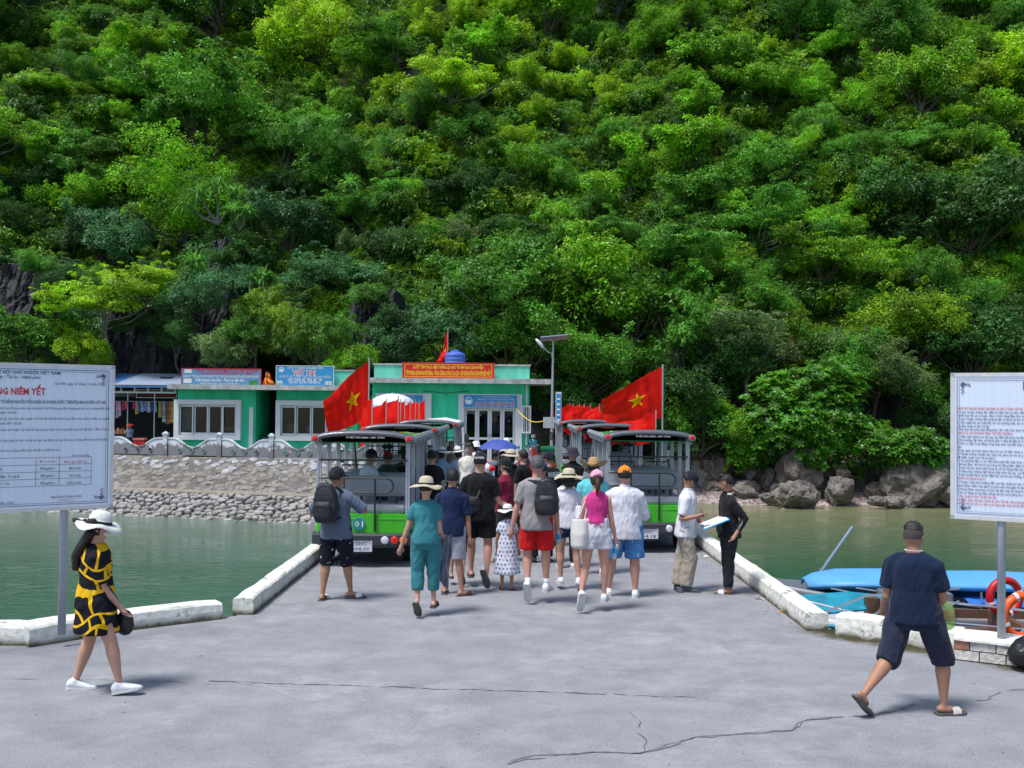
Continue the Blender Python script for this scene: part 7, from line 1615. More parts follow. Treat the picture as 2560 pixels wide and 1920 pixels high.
# white tee man facing the camera
P = person('young man in an off-white t-shirt facing the camera beside the left shuttles', gp(1172, 1320), 172, 1.80, arms=(((-.15, -.05, -1), (.15, -.2, -1)), ((.2, 0, -1), (.05, -.1, -1))), look=-18, nod=14, skin='light', top=C('offwhite_tee', (.66, .62, .58), .5), sleeve=.75, tlen=.15, bottom=C('grey_shorts2', (.3, .3, .3), .4), blen=.95, hair='short', shoes=('sneaker', M_shoeW), vox=.013, facef=True)
def farp(label, px, pyt, Y, h, face=0, pyhat=0, **kw):
    x = XD(px, Y); kw.setdefault('vox', .018); return person(label, (x, Y), face, h, **kw)
P = farp('woman in a pink blouse with a low ponytail near the blue umbrella', 1210, 1119, 23.4, 1.60, -20, sex='f', skin='light', top=C('pink_blouse', (.55, .28, .34), .5), sleeve=1.5, bottom=C('black_trousers', 0), blen=1.9, hair='pony', shoes=('shoe', M_band_k))
P = farp('man in a slate blue shirt seen from behind under the left edge of the umbrella', 1241, 1126, 21.8, 1.60, -30, skin='tan', top=C('slate_blue_shirt', (.08, .14, .22), .4), bottom=C('black_trousers', 0), blen=1.9, hair='short', shoes=('shoe', M_band_k))
P = farp('woman in a black and white flower-print blouse and wide straw hat', 1279, 1119, 20.0, 1.66, -10, sex='f', skin='light', bulk=1.1, top=printmat('flower_blouse', (.012, .012, .02), (.6, .6, .63), 15, .2), sleeve=.9, bottom=C('black_trousers', 0), blen=1.9, hair='bob', hat='brim', hatm=M_straw, shoes=('shoe', M_band_k), loose=1.0)
P = farp('person in a black headscarf under the blue umbrella', 1258, 1121, 20.7, 1.62, 5, sex='f', skin='light', top=C('black_tee', 0), sleeve=1.9, bottom=C('black_trousers', 0), blen=1.9, hair='hijab', shoes=('shoe', M_band_k))
hx = hand(P, 1); Yu = 20.4; c = D(1247, 1099, Yu); t = thing('umbrella', 'open blue umbrella over the crowd in front of the glass doors', 'umbrella', tuple(c)); seg = 8; rings = []; R0 = .45
for k in range(6):
    a_ = k/5; ring = []
    for j in range(24):
        an = 2*PI*j/24; sc_ = 1-.07*abs(math.sin(an*4))*a_; ring.append(Vector((R0*a_*sc_*math.cos(an)+.001*math.cos(an), R0*a_*sc_*math.sin(an)+.001*math.sin(an), -.20*a_**2-.03*abs(math.sin(an*4))*-a_)))
    rings.append(ring)
m = M(); m.loft(rings, cap=False); m.build('canopy', pm('umbrella_blue', (.04, .075, .30), .6, .08), t); m = M(); m.tube([(0, 0, .04), (0, 0, -.7)], .008, 6); m.build('shaft', M_metal, t)
P = farp('young man in a black t-shirt in profile, looking left, right of the umbrella', 1310, 1118, 19.2, 1.72, 62, skin='light', top=C('black_tee', 0), sleeve=.8, tlen=.14, bottom=C('black_trousers', 0), blen=1.9, hair='short', shoes=('shoe', M_band_k), facef=True)
P = farp('person in a navy cap and navy t-shirt behind the grey curly-haired man', 1357, 1148, 16.4, 1.66, -8, skin='tan', bulk=1.08, top=C('royal_navy_tee', (.012, .035, .12), .5), bottom=C('black_trousers', 0), blen=1.9, hair='short', hat='cap', hatm=C('cap_blue', (.02, .035, .12), .2), shoes=('shoe', M_band_k), vox=.015)
P = farp('man in a black cap and black jersey with large white lettering on the back', 1376, 1122, 18.3, 1.74, 40, skin='tan', bulk=1.08, top=C('black_tee', 0), sleeve=.9, bottom=C('black_trousers', 0), blen=1.9, hair='short', hat='cap', hatm=C('cap_black', 0), shoes=('shoe', M_band_k), look=12, facef='glasses')
back_text(P, 'WHENEVER', .10, M_white, .20, .36)
P = farp('guide in a dark bucket hat, sunglasses and black shirt next to the right shuttles', 1434, 1113, 19.6, 1.74, 160, skin='light', top=C('black_polo', 0), sleeve=.8, collar=True, bottom=C('black_trousers', 0), blen=1.9, hair='short', hat='bucket', hatm=C('bucket_dark', (.03, .03, .05), .2), shoes=('shoe', M_band_k), facef='glasses', look=-20)
P = farp('woman with dark hair and a cream visor in a checked white top', 1420, 1166, 15.9, 1.58, 0, sex='f', skin='light', top=printmat('checked_top', (.55, .55, .56), (.2, .2, .22), 40, .1), bottom=C('black_trousers', 0), blen=1.9, hair='bob', hat='visorhat', hatm=M_straw, shoes=('sneaker', M_shoeW), vox=.015)
P = farp('man in a black t-shirt leaning on the side of shuttle 01', 1082, 1130, 18.8, 1.72, 25, skin='light', arms=(((-.55, .1, -.8), (-.75, 0, .35)), ARMR), top=C('black_tee', 0), bottom=C('black_trousers', 0), blen=1.9, hair='short', shoes=('shoe', M_band_k))
P = farp('person in a light blue shirt and cream hat beside the second left shuttle', 1104, 1130, 22.0, 1.62, -10, sex='f', skin='light', top=C('light_blue_shirt', (.22, .38, .52), .5), sleeve=1.8, bottom=C('black_trousers', 0), blen=1.9, hair='bob', hat='brim', hatm=M_whitehat, shoes=('shoe', M_band_k))
P = farp('person in a pale shirt and straw cone hat at the third left shuttle', 1128, 1120, 24.6, 1.62, 0, sex='f', skin='tan', top=C('olive_shirt', (.2, .18, .12), .5), sleeve=1.8, bottom=C('black_trousers', 0), blen=1.9, hair='bob', hat='cone', hatm=M_straw, shoes=('shoe', M_band_k))
P = farp('woman in a fluffy white hat right behind the man in the off-white t-shirt', 1192, 1112, 25.5, 1.62, 10, sex='f', skin='light', top=C('white_tee', 0), sleeve=1.8, bottom=C('blue_jeans', (.05, .09, .2), .5), blen=1.9, hair='bob', hat='bucket', hatm=M_whitehat, shoes=('shoe', M_band_k))
P = farp('person in a white hat farther back near the glass doors', 1268, 1105, 28.0, 1.62, 0, sex='f', skin='light', top=C('cream_shirt', (.5, .45, .38), .5), bottom=C('blue_jeans', 0), blen=1.9, hair='bob', hat='bucket', hatm=M_whitehat, shoes=('shoe', M_band_k))
P = farp('woman in a white sun hat between the second and third left shuttles', 1146, 1118, 23.4, 1.56, 30, sex='f', skin='light', top=C('pale_blue_blouse', (.35, .45, .55), .5), sleeve=1.8, bottom=C('blue_jeans', 0), blen=1.9, hair='bob', hat='brim', hatm=M_whitehat, shoes=('shoe', M_band_k))
# in the shuttles
sit = (((-.3, .9, -.15), (0, .05, -1)), ((.3, .9, -.15), (0, .05, -1)))
P = person('man in a black cap, sunglasses and pale shirt seated at the back of shuttle 01', (-2.42, 16.75), -48, 1.66, legs=sit, arms=(((-.15, .2, -1), (.5, .3, -.5)), ((.35, -.05, -.9), (.98, .0, -.18))), U=(.10, 0, 1), seat=1.04, skin='tan', look=0, nod=5, top=C('pale_grey_shirt', (.58, .61, .68), .6), sleeve=1.75, bottom=C('black_trousers', 0), blen=1.9, hair='short', hat='cap', hatm=C('cap_black', 0), vox=.014, facef='glasses', shoes=('shoe', M_band_k))
P = person('passenger in a red cap sitting in the middle of shuttle 01', (-2.18, 17.62), -10, 1.58, legs=sit, seat=1.0, skin='tan', top=C('dark_green_shirt', (.03, .06, .05), .4), sleeve=1.7, bottom=C('black_trousers', 0), blen=1.9, hair='short', hat='cap', hatm=C('cap_red', (.5, .01, .02), .2), shoes=('shoe', M_band_k), vox=.018)
P = person('dark-haired passenger in black sitting on the right in shuttle 01', (-1.86, 17.7), 10, 1.6, legs=sit, seat=1.0, skin='tan', top=C('black_tee', 0), bottom=C('black_trousers', 0), blen=1.9, hair='short', shoes=('shoe', M_band_k), vox=.018)
P = person('passenger in a patterned green and white hat in shuttle 01', (-1.95, 18.35), 0, 1.6, legs=sit, seat=1.02, skin='tan', top=C('dark_green_shirt', 0), bottom=C('black_trousers', 0), blen=1.9, hair='short', hat='brim', hatm=printmat('hat_green_print', (.02, .07, .04), (.5, .5, .48), 12, .1), shoes=('shoe', M_band_k), vox=.018)
P = person('boy in a grey shirt sitting at the left side of the last right shuttle', (1.58, 29.9), 150, 1.5, legs=(((-.3, -.9, -.15), (0, -.05, -1)), ((.3, -.9, -.15), (0, -.05, -1))), seat=1.05, skin='tan', top=C('grey_green_shirt', (.10, .14, .14), .4), bottom=C('black_trousers', 0), blen=1.9, hair='short', shoes=('shoe', M_band_k), vox=.018, facef=True)
c = D(325, 1062, YT-.6)
P = person('shopkeeper in a blue-grey shirt sitting in the souvenir stall', (c.x, YT-.6), 165, 1.55, legs=(((-.3, -.9, -.15), (0, -.05, -1)), ((.3, -.9, -.15), (0, -.05, -1))), seat=.80, skin='tan', top=C('bluegrey_shirt', (.12, .15, .25), .4), sleeve=1.6, bottom=C('black_trousers', 0), blen=1.9, hair='short', hat='visorhat', hatm=C('cap_red', 0), shoes=('shoe', M_band_k), vox=.02)
flush_people()
# ================================================================ notice boards
def boardmat():
    m, nt, b, tc = newmat('printed_board'); co = mapping(nt, tc.outputs['Object'], (40, 40, .6)); n = tex(nt, 'ShaderNodeTexNoise', 1.0, co, Detail=3.0)
    n2 = tex(nt, 'ShaderNodeTexNoise', 1.6, tc.outputs['Object'], Detail=4.0)
    c = ramp(nt, n.outputs[0], (.58, .66, .79), (.63, .71, .83), .35, .6); nt.links.new(mixc(nt, ramp(nt, n2.outputs[0], (0, 0, 0), (.35, .35, .35), .5, .75), c, (.54, .62, .74)), b.inputs['Base Color']); b.inputs['Roughness'].default_value = .45; return m  # white board tinted blue: its sky reflection is put into the colour
M_board = boardmat()
class Board:
    def __init__(s, label, O, ux, W, H, pole_x, base_z):
        s.O = Vector(O); s.ux = Vector(ux).normalized(); s.uz = Vector((0, 0, 1)); s.n = s.ux.cross(s.uz).normalized()
        pp = s.O+s.ux*pole_x; s.t = thing('notice_board', label, 'notice board', (pp.x-s.n.x*.06, pp.y-s.n.y*.06, base_z)); s.B = Vector(s.t.location); o = s.O-s.B
        Rm = Matrix((s.ux, -s.n, s.uz)).transposed()
        m = M(); m.box(o+s.ux*W/2+s.uz*H/2-s.n*.012, (W, .02, H), Rm); s.panel = m.build('panel', M_board, s.t)
        m = M()
        for (x, z, w, h) in ((W/2, .012, W, .03), (W/2, H-.012, W, .03), (.012, H/2, .03, H), (W-.012, H/2, .03, H)): m.box(o+s.ux*x+s.uz*z-s.n*.02, (w+.01, .045, h+.01), Rm)
        m.build('rim', pm('board_rim', (.55, .56, .58), .5), s.t)
        m = M(); m.tube([(0, 0, -.05), (0, 0, o.z+H*.9)], .040, 16); m.build('pole', pm('board_pole', (.34, .37, .43), .45, .12, 5, metal=.2), s.t, True)
        m = M()
        for z in (.25, H-.25): m.box(o+s.ux*pole_x+s.uz*z-s.n*.04, (.5, .03, .04), Rm)
        m.build('bracket', M_pole, s.t); s.W = W; s.H = H; s.o = o; s.m = {}
    def px(s, x, y):
        d = ray(x, y); k = (s.O-CAM).dot(s.n)/d.dot(s.n); p = CAM+d*k-s.O; return p.dot(s.ux), p.z
    def line(s, mat, full, vis, x0, x1, y, hpx, anchor='r', bold=0, shear=0, y1=None):
        """the visible part spans pixels x0..x1 on baseline y"""
        a, za = s.px(x0, y); b, zb = s.px(x1, y1 if y1 is not None else y); wv = b-a; wf = wv*len(full)/max(1, len(vis)); h = hpx/abs(s.px((x0+x1)/2, y)[1]-s.px((x0+x1)/2, y-100)[1])*0+abs(s.px((x0+x1)/2, y)[1]-s.px((x0+x1)/2, y-hpx)[1])
        m = s.m.setdefault(mat.name, (M(), mat))[0]
        z = za if anchor == 'l' else zb
        if anchor == 'r': put_text(m, full, s.o, s.ux, s.uz, h, b, z, width=wf, align='r', bold=bold, shear=shear, off=.004)
        else: put_text(m, full, s.o, s.ux, s.uz, h, a, z, width=wf, align='l', bold=bold, shear=shear, off=.004)
    def rule(s, mat, x0, z0, x1, z1, w=.004):
        m = s.m.setdefault(mat.name, (M(), mat))[0]; a = s.o+s.ux*x0+s.uz*z0+s.n*.004; b = s.o+s.ux*x1+s.uz*z1+s.n*.004; t = (b-a).normalized(); q = t.cross(s.n)*w*.5; m.add([a-q, a+q, b+q, b-q], [(0, 1, 2, 3)])
    def border(s):
        for k, w in ((.055, .005), (.075, .003)):
            for c in (((k, k), (s.W-k, k)), ((k, s.H-k), (s.W-k, s.H-k)), ((k, k), (k, s.H-k)), ((s.W-k, k), (s.W-k, s.H-k))): s.rule(M_navy, *c[0], *c[1], w)
        for cx, sx in ((.085, 1), (s.W-.085, -1)):
            for cz, sz in ((.085, 1), (s.H-.085, -1)):
                for i in range(14):
                    a = i/14; r_ = .015*(1+.6*math.sin(i*2.3)); x = cx+sx*(.10*a**1.3); z = cz+sz*(.02+.012*math.sin(i*1.7)); s.rule(M_navy, x, z, x+sx*r_, z+sz*r_*.8, .006); x, z = cx+sx*(.02+.012*math.sin(i*1.9)), cz+sz*.13*a**1.3; s.rule(M_navy, x, z, x+sx*r_*.8, z+sz*r_, .006)
    def done(s):
        for k, (m, mat) in s.m.items(): m.build('lettering', mat, s.panel)
ux = Vector((.83, .56, 0)).normalized(); Rr = Vector((-4.285, 10.77, 1.445)); W = 2.7
B = Board('large white notice board with a red heading and a price table at the left edge', Rr-ux*W, ux, W, 1.515, W-.47, .18)
B.border(); N, Rd = M_navy, M_printred
B.line(N, 'CỘNG HÒA XÃ HỘI CHỦ NGHĨA VIỆT NAM', 'HỘI CHỦ NGHĨA VIỆT NAM', 2, 151, 936, 8, y1=937, bold=.01)
B.line(N, 'Độc lập - Tự do - Hạnh phúc', 'p - Tự do - Hạnh phúc', 0, 102, 946, 8, y1=947, bold=.01)
B.line(N, 'Cát Hải, ngày 27 tháng 10 năm 2023', 'Cát Hải, ngày 27 tháng 10 năm 2023', 137, 261, 962, 7, y1=964, shear=.3)
B.line(Rd, 'BẢNG NIÊM YẾT', 'G NIÊM YẾT', 0, 114, 985, 17, y1=987, bold=.025)
B.line(N, 'GIÁ DỊCH VỤ SỬ DỤNG BẾN THỦY NỘI ĐỊA ĐƯỢC ĐẦU TƯ BẰNG NGUỒN VỐN NGÂN SÁCH NHÀ NƯỚC TRÊN ĐỊA BÀN HUYỆN CÁT HẢI', 'U TƯ BẰNG NGUỒN VỐN NGÂN SÁCH NHÀ NƯỚC TRÊN ĐỊA BÀN HUYỆN CÁT HẢI', 0, 264, 1006, 8.5, y1=1010, bold=.012)
pre = 'Căn cứ Quyết định số /20'
for vis, x1, y, p_ in (('23 của Ủy ban nhân dân thành phố Hải Phòng quy định khung giá dịch vụ sử dụng bến thủy', 275, 1024, pre), ('uyện Cát Hải;', 42, 1034, 'nội địa trên địa bàn h'), ('a Ủy ban nhân dân huyện Cát Hải về việc Ban hành Quy định chức năng, nhiệm vụ, quyền', 274, 1049, 'Căn cứ Quyết định củ'), ('quần đảo Cát Bà;', 55, 1061, 'hạn các vịnh thuộc '),
                       ('nhân dân huyện Cát Hải về việc mức giá dịch vụ sử dụng bến thủy nội địa được đầu tư bằng', 272, 1075.5, 'Quyết định của Ủy ban '), ('o Ban quản lý Vịnh Cát Bà về việc quy định mức giá dịch vụ sử dụng bến thủy nội địa được', 272, 1101, 'Thông bá'), ('dịch vụ sử dụng bến thủy nội địa cụ thể như sau:', 151, 1127, 'Mức giá ')):
    B.line(N, p_+vis, vis, 0, x1, y, 6, shear=.3)
B.line(N, 'Đơn vị tính: đồng', 'Đơn vị tính: đồng', 181, 223, 1140, 5, shear=.3)
xs_ = [B.px(89.4, 1170)[0], B.px(148, 1170)[0], B.px(228, 1170)[0]]; zs = [B.px(150, y)[1] for y in (1143, 1161, 1178.5, 1196, 1213.5)]
for z in zs: B.rule(N, .35, z, xs_[2], z, .0035)
for x in xs_+[.35]: B.rule(N, x, zs[0], x, zs[-1], .0035)
B.line(Rd, 'Đơn vị tính', 'Đơn vị tính', 99, 138, 1156, 6); B.line(Rd, 'Mức giá dịch vụ', 'Mức giá dịch vụ', 160, 216, 1156, 6)
for y, a_, v_, b_, x_ in ((1174, 'Phương tiện dưới 20 ghế', 'ế', '40.000', 5), (1192, 'Phương tiện từ 20 đến 50 ghế', 'đến 50 ghế', '90.000', 48), (1210, 'Phương tiện từ 50 ghế trở lên', 'ở lên', '150.000', 24)):
    if v_ != 'ế': B.line(N, a_, v_, 0, x_, y+2, 7)
    else: B.line(N, 'ế', 'ế', 0, 5, y+2, 6)
    B.line(N, 'Đồng/lượt', 'Đồng/lượt', 101, 138, y, 7); B.line(N, b_, b_, 172 if len(b_) < 7 else 168, 202.5, y-.5, 7)
B.line(N, 'BAN QUẢN LÝ VỊNH CÁT BÀ', 'BAN QUẢN LÝ VỊNH CÁT BÀ', 128, 204, 1243, 6); B.line(Rd, 'vinhcatba.gov.vn', 'vinhcatba.gov.vn', 148, 183.5, 1250, 4); B.line(N, 'tháng 11 năm 2023', 'năm 2023', 0, 34, 1260, 7)
B.done()
ux = Vector((.889, -.459, 0)).normalized(); O = Vector((4.60, 10.47, 1.445))
B = Board('large white notice board with dense small navy and red rules at the right edge', O, ux, 2.5, 1.505, .47, .24); B.border()
LN = [(487, 'I. ĐỐI VỚI CÁN BỘ NHÂN VIÊN BAN QUẢN LÝ VỊNH CÁT BÀ:', 1, 2558), (522, '1. Tuyên truyền, hướng dẫn, kiểm tra đảm bảo an ninh, trật', 0, 2560), (556, '- Phối hợp với các cơ quan, đơn vị chức năng đảm bảo an', 0, 2560), (590, '- Tuyên truyền, hướng dẫn phương tiện và khách du lịch ch', 0, 2560), (625, '2. Giải quyết thủ tục xuất bến cho các phương tiện, thu cá', 0, 2560), (660, 'của Ban Quản lý vịnh Cát Bà.', 0, 2474), (692, '3. Khi làm việc phải mặc đồng phục, đeo thẻ chức danh th', 0, 2560), (728, 'II. ĐỐI VỚI CHỦ PHƯƠNG TIỆN - THUYỀN TRƯỞNG:', 1, 2532), (763, '1. Chấp hành nghiêm túc nội quy, quy định bến thủy nội địa', 0, 2560), (797, '2. Khi phương tiện đón, trả khách phải có đầy đủ giấy tờ, tr', 0, 2560), (831, '3. Khi neo đậu, hoạt động trong vùng nước của bến thủy n', 0, 2560), (866, 'vịnh.', 0, 2405),
      (900, '4. Lập danh sách hành khách, làm thủ tục rời bến, thanh to', 0, 2560), (934, '5. Thuyền trưởng, thuyền viên, nhân viên phục vụ trên tàu p', 0, 2560), (968, 'độ thiếu chuẩn mực với du khách.', 0, 2489), (1000, '6. Các phương tiện ra, vào bến phải tuyệt đối chấp hành s', 0, 2560), (1035, '- Không được chở khách quá trọng tải đăng kiểm, đảm bả', 0, 2560), (1070, '- Trước khi đón khách phải thông tin với lực lượng điều hàn', 0, 2560), (1104, '- Trường hợp phương tiện không chấp hành nội quy, quy đị', 0, 2560), (1138, '- Tuyên truyền khách du lịch đảm bảo vệ sinh môi trường, k', 0, 2560), (1175, 'III. ĐỐI VỚI HÀNH KHÁCH:', 1, 2464), (1210, '1. Tự giác chấp hành hướng dẫn của Ban Quản lý vịnh C', 0, 2560), (1245, 'khách được miễn hoặc giảm vé phải xuất trình giấy tờ cần', 0, 2560), (1280, '2. Không được mang theo vũ khí, vật liệu cháy nổ, hàng hó', 0, 2560), (1315, '3. Bỏ rác đúng nơi quy định, giữ gìn vệ sinh môi trường tron', 0, 2560), (1350, 'Ban Quản lý vịnh Cát Bà yêu cầu:', 1, 2492), (1385, 'Cán bộ, nhân viên Ban Quản lý vịnh Cát Bà, chủ phương', 1, 2560), (1420, 'vịnh Cát Bà từ chối các dịch vụ sử dụng bến thủy nội địa đố', 1, 2560)]
for Y_, s_, r_, x1 in LN: B.line(Rd if r_ else N, s_+(' và theo đúng quy định của' if x1 == 2560 else ''), s_, 2400 if Y_ == 1350 else 2394, x1, 900+Y_/3.95, 5.6, anchor='l', bold=.008)
a, za = B.px(2558, 974); put_text(B.m[N.name][0], 'NỘI QUY BẾN', B.o, B.ux, B.uz, .085, a, za, width=.9, align='l', bold=.03)
B.done()
# ---------------------------------------------------------------- brick footing of the right board
a = G(2384, 1650); b = G(2700, 1688); ux = (b-a).normalized(); nn = Vector((-ux.y, ux.x, 0)); t = thing('brick_footing', 'whitewashed hollow brick footing under the right notice board', 'brick wall', tuple(a))
M_wb = pm('whitewashed_brick', (.50, .48, .45), .9, .35, 14, .5); M_rb = pm('bare_brick', (.35, .17, .11), .9, .45, 12, .5); Rm = Matrix((ux, nn, Vector((0, 0, 1)))).transposed()
for row in range(2):
    for i in range(7):
        L0 = .245; x0_ = i*L0+(0 if row == 0 else -.09); x1_ = x0_+L0-.012
        if x0_ < 0: x0_ = 0
        m = M(); hh = .092; m.box(Rm @ Vector(((x0_+x1_)/2, .06+.004*((i*7+row) % 3), .012+row*.104+hh/2)), (x1_-x0_, .11, hh), Rm); m.build('brick', M_rb if (row == 1 and i == 0) else M_wb, t)
m = M(); m.box(Rm @ Vector((.86, .10, .1)), (1.72, .12, .195), Rm); m.build('mortar_core', pm('old_mortar', (.16, .16, .14), .95, .3, 10), t)
m = M(); m.loft([[Rm @ Vector((x, y, z+.008*fbm(x*3, y*9, 2))) for y, z in ((-.012, .208), (-.008, .228), (.12, .235), (.48, .235), (.5, .2))] for x in [i*.15 for i in range(13)]]); m.build('plaster_cap', M_kerb, t)
for z in (.045, .075):
    m = M(); m.box(Rm @ Vector((-.002, .04 if z < .06 else .085, .06)), (.008, .03, .03), Rm); m.build('brick_hole', M_black, t)  # black blocks paint the shade inside the brick's hollows
m = M(); c = G(2556, 1684); t = thing('rubbish_bag', 'black rubbish bag slumped against the brick footing at the right edge', 'bag', (c.x+.14, c.y+.12, 0)); m.ell((0, 0, .17), (.22, .18, .16), 20, 12); m.tube([(0, 0, .25), (.05, 0, .36)], [.08, .03], 8); m.v = [(x*(1+.18*fbm(x*6, y*6, z*6)), y*(1+.18*fbm(x*6, y*6, z*6+4)), max(0.004, z*(1+.15*fbm(x*7, y*7, z*7+9)))) for x, y, z in m.v]; m.build('film', pm('black_film', (.012, .012, .014), .3, .2, 6, .9), t, True)
m = M(); m.tube([(.05, 0, .36), (.0, -.03, .34), (.05, -.05, .37)], .012, 5); m.build('knot', MATS['black_film'], t)
# ---------------------------------------------------------------- boats
M_hullw = pm('gelcoat_white', (.52, .53, .56), .3, .06, 3, coat=.3); M_hullg = pm('hull_grey', (.14, .16, .19), .4, .08, 3); M_teal = pm('teal_cover', (.015, .22, .32), .45, .35, 3, .9); M_canb = pm('canopy_blue', (.10, .34, .66), .5, .07, 2, .2); M_tarpb = pm('tarp_blue', (.03, .17, .58), .45, .25, 4, .9); M_brown = pm('brown_trim', (.12, .065, .045), .5, .15, 4); M_tube = pm('stainless_tube', (.6, .62, .65), .22, .05, 5, metal=.85)
def hull(t, L, Bm, gz, mat, seed=0):
    """bow towards -x; origin amidships at the waterline"""
    rings = []; st = 18
    for i in range(st):
        k = i/(st-1); x = -L/2+L*k; w = Bm/2*min(1, (math.sin(min(1, k*1.9)*PI/2))**.75+.03); sh = gz+.30*max(0, 1-k*2.2)**1.5; fl = .75+.25*k
        rings.append([Vector((x, y, z)) for y, z in ((-w, sh), (-w*.98, sh-.12), (-w*.80, sh*.35), (-w*.45*fl, -.35+.3*(1-k)**3), (w*.45*fl, -.35+.3*(1-k)**3), (w*.80, sh*.35), (w*.98, sh-.12), (w, sh), (w*.80, sh+.0), (w*.76, sh-.25), (-w*.76, sh-.25), (-w*.80, sh))])
    m = M(); m.loft(rings); return m.build('hull', mat, t, True)
def tubes(t, name, lines, r=.018, mat=None):
    m = M()
    for l in lines: m.tube(l, r, 6)
    return m.build(name, mat or M_tube, t)
# nearer boat, teal covers folded on bare tube frames
t = thing('speedboat', 'white and brown speedboat with folded teal covers and bare tube frames, nearest the kerb', 'boat', (7.3, 15.6, WZ), rad(-3), 'boats moored beside the quay')
hull(t, 7.0, 2.0, 1.02, M_hullw)
for sy in (-1, 1):
    m = M(); m.loft([[Vector((x, sy*.74, z)) for z in (.98, 1.12)]+[Vector((x, sy*.68, z)) for z in (1.12, .98)] for x in (-1.6, 0, 1.6, 3.2)]); m.build('side_coaming', M_brown, t)
m = M(); m.b2((-1.5, -.7, .55), (3.3, .7, .6)); m.build('cockpit_floor', M_hullg, t)
for x in (-.8, .2, 1.2, 2.2):
    m = M(); rbox(m, (x, 0, .80), (.42, 1.2, .12), .04); s_ = m.build('seat', M_brown, t, True); m = M(); rbox(m, (x+.2, 0, 1.0), (.08, 1.2, .35), .03); m.build('seat_back', M_brown, s_, True)
m = M(); m.add([(-3.1, -.1, 1.30), (-2.4, -.2, 1.20), (-1.5, .0, 1.26), (-1.1, .3, 1.38), (-1.9, .4, 1.43), (-2.9, .2, 1.38)], [(0, 1, 4, 5), (1, 2, 3, 4)]); m.add([(-2.6, -.6, 1.10), (-1.9, -.74, 1.06), (-.9, -.74, 1.06), (-1.6, -.45, 1.16)], [(0, 1, 2, 3)]); q = m.build('cover', M_teal, t); md = q.modifiers.new('s', 'SOLIDIFY'); md.thickness = .03
tubes(t, 'frame_tube', [[(-3.0, -.7, 1.12), (-1.8, -.2, 1.48), (-.2, .3, 1.52)], [(-2.3, -.85, 1.08), (-1.2, -.2, 1.46), (.6, -.2, 1.30), (2.0, -.5, 1.12)], [(-2.9, .0, 1.40), (-1.9, -.4, 1.22), (.6, -.8, 1.12)], [(-1.6, -.9, 1.04), (-.4, -.2, 1.42)], [(.1, -.9, 1.02), (.9, -.45, 1.38)], [(.2, -.92, 1.02), (1.02, -.45, 1.38)]])
tubes(t, 'hand_rail', [[(1.0, -.95, 1.28), (3.4, -1.0, 1.33)], [(1.0, -.6, 1.46), (3.4, -.7, 1.50)], [(1.6, -.95, 1.05), (2.4, -.7, 1.50)], [(2.5, -.95, 1.05), (1.9, .3, 1.75)], [(2.3, -1.0, 1.02), (2.5, -1.02, 1.28)], [(2.2, -.6, 1.8), (3.3, -.8, 1.15)]], .02)
m = M(); m.b2((-1.75, -.10, 1.12), (-1.55, .08, 1.42)); m.build('bow_post', M_brown, t)
m = M(); rbox(m, (-.75, .72, 1.22), (1.1, .4, .36), .03); m.build('console', M_hullg, t)
# farther boat under the long blue canopy
t = thing('speedboat', 'speedboat under a long sky blue canopy, farther from the kerb', 'boat', (8.1, 18.1, WZ), rad(-4), 'boats moored beside the quay'); hull(t, 7.4, 2.2, .95, M_hullg)
m = M(); rings = []
for i in range(25):
    x = -2.75+5.9*i/24; e = min(1, i/3.0)**.5; w = .80*(.35+.65*e); rings.append([Vector((x, w*s_, 1.32+.09*(1-s_*s_)-.14*(1-e)-.02*math.sin(i*.8)*(1-s_*s_))) for s_ in (-1, -.8, -.5, -.2, .2, .5, .8, 1)]+[Vector((x, w*s_, 1.29-.06*(1 if abs(s_) == 1 else 0)+.08*(1-s_*s_)-.14*(1-e))) for s_ in (1, .5, -.5, -1)])
m.loft(rings); m.build('canopy', M_canb, t, True)
tubes(t, 'frame_tube', [[(-2.5, -.95, 1.25), (-1.0, -1.0, .98)], [(-2.1, -1.02, 1.28), (.0, -1.0, 1.0)], [(-1.9, .9, .95), (-2.3, .9, 1.3)], [(0, -1.0, 1.25), (.0, -1.0, .9)], [(1.5, -1.02, 1.25), (2.4, -1.0, .9)], [(3.0, -1.0, 1.25), (2.0, -1.0, .9)]])
m = M(); rbox(m, (-1.55, -.2, 1.05), (1.1, .8, .42), .03); m.build('console', M_hullg, t)
m = M(); vs = []
for j in range(9):
    for i in range(31): x = -.2+3.8*i/30; y = -1.05+1.5*j/8; vs.append((x, y, 1.03+.07*math.sin(j*.8)+.05*fbm(x*3, y*4, 2)))
m.add(vs, [(j*31+i, j*31+i+1, (j+1)*31+i+1, (j+1)*31+i) for j in range(8) for i in range(30)]); m.build('tarpaulin', M_tarpb, t, True)
m = M(); m.tube([(-2.6, .35, 1.0), (-1.75, .55, 2.15)], [.025, .02], 8); m.build('mast', M_tube, t)
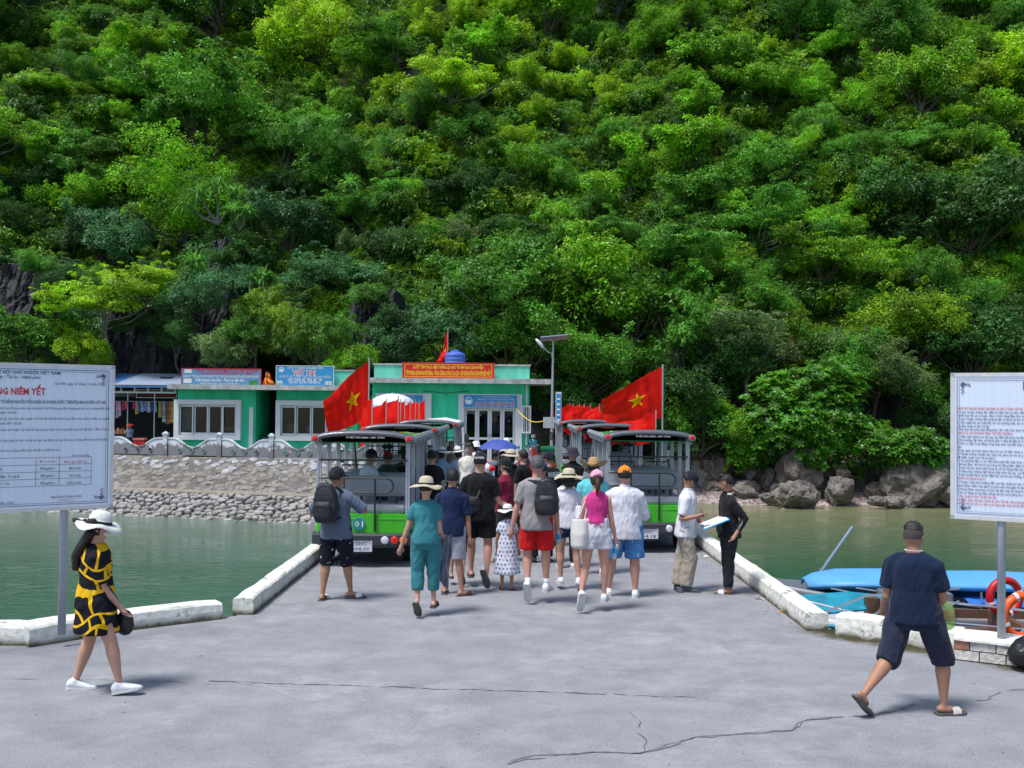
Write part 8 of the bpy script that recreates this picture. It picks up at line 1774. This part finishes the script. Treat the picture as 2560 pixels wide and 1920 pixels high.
for px, py, Y, lab, mt, rr in ((2556, 1541, 14.3, 'bright orange life ring hanging on the rail of the nearer boat', pm('ring_orange', (.85, .10, .015), .4, .05), .29), (2512, 1492, 15.9, 'darker red life ring behind the orange one', pm('ring_red', (.45, .01, .01), .4, .08), .26)):
    c = D(px, py, Y); t = thing('life_ring', lab, 'life ring', tuple(c)); m = M(); m.tube([(rr*math.cos(k*PI/16), .05*math.cos(k*PI/16), rr*math.sin(k*PI/16)) for k in range(33)], .062, 10); m.build('ring', mt, t, True)
    for an in (20, 110, 200, 290):
        m = M(); a_ = rad(an); m.tube([(rr*math.cos(a_-.08), .05*math.cos(a_), rr*math.sin(a_-.08)), (rr*math.cos(a_+.08), .05*math.cos(a_), rr*math.sin(a_+.08))], .067, 10); m.build('band', M_shoeW, t)
# ---------------------------------------------------------------- litter and leaves by the kerbs
def litter(px, py, w, col, lab, cat):
    p = G(px, py); m = M(); k = w; m.add([(-k, -k*.4, .004), (0, -k*.6, .012), (k, -k*.2, .006), (k*.7, k*.5, .02), (0, k*.2, .03), (-k*.8, k*.5, .01)], [(0, 1, 4, 5), (1, 2, 3, 4)]); o = m.build('paper_scrap' if cat == 'litter' else 'dry_leaf', pm('litter_'+cat, col, .8), None, True, p); o.rotation_euler = (0, 0, px); tag(o, lab, cat)
litter(1766, 1392, .06, (.6, .6, .62), 'crumpled white scrap nearest to shuttle 06 along the right kerb', 'litter'); litter(1805, 1422, .06, (.6, .6, .62), 'crumpled white scrap by the kerb between the two talking men', 'litter'); litter(1900, 1499, .07, (.6, .6, .62), 'flat white scrap beside the kerb right of the man in black', 'litter')
litter(765, 1428, .06, (.35, .13, .03), 'curled brown leaf on the ground at the left kerb behind the backpack man', 'leaf'); litter(1955, 1530, .05, (.28, .16, .09), 'dry leaf lying near the end of the right kerb', 'leaf')
rg = random.Random(77); m = M()
for i in range(900):
    if rg.random() < .45: x = 3.38-abs(rg.gauss(0, .12)); y = rg.uniform(11.8, 30)
    elif rg.random() < .4: x = -3.08+abs(rg.gauss(0, .1)); y = rg.uniform(12.3, 30)
    else: x = rg.uniform(-7, 7); y = rg.uniform(6.9, 16)
    if (x > 3.45 or x < -3.15) and y > 10.3-abs(x)*.1: continue
    k = rg.uniform(.004, .013)*(1 if abs(x) < 3 else 1.4); a = rg.uniform(0, 6); m.add([(x+k*math.cos(a+b)*f, y+k*math.sin(a+b)*f, z) for b, f, z in ((0, 1, .001), (1.6, .7, .001), (3.1, 1, .001), (4.7, .7, .001))]+[(x, y, k*.5)], [(0, 1, 4), (1, 2, 4), (2, 3, 4), (3, 0, 4)])
tag(m.build('grit', pm('grit', (.14, .12, .10), .9, .6, 40), kind='stuff'), 'small grit and crumbs scattered over the concrete and along the kerbs', 'grit')
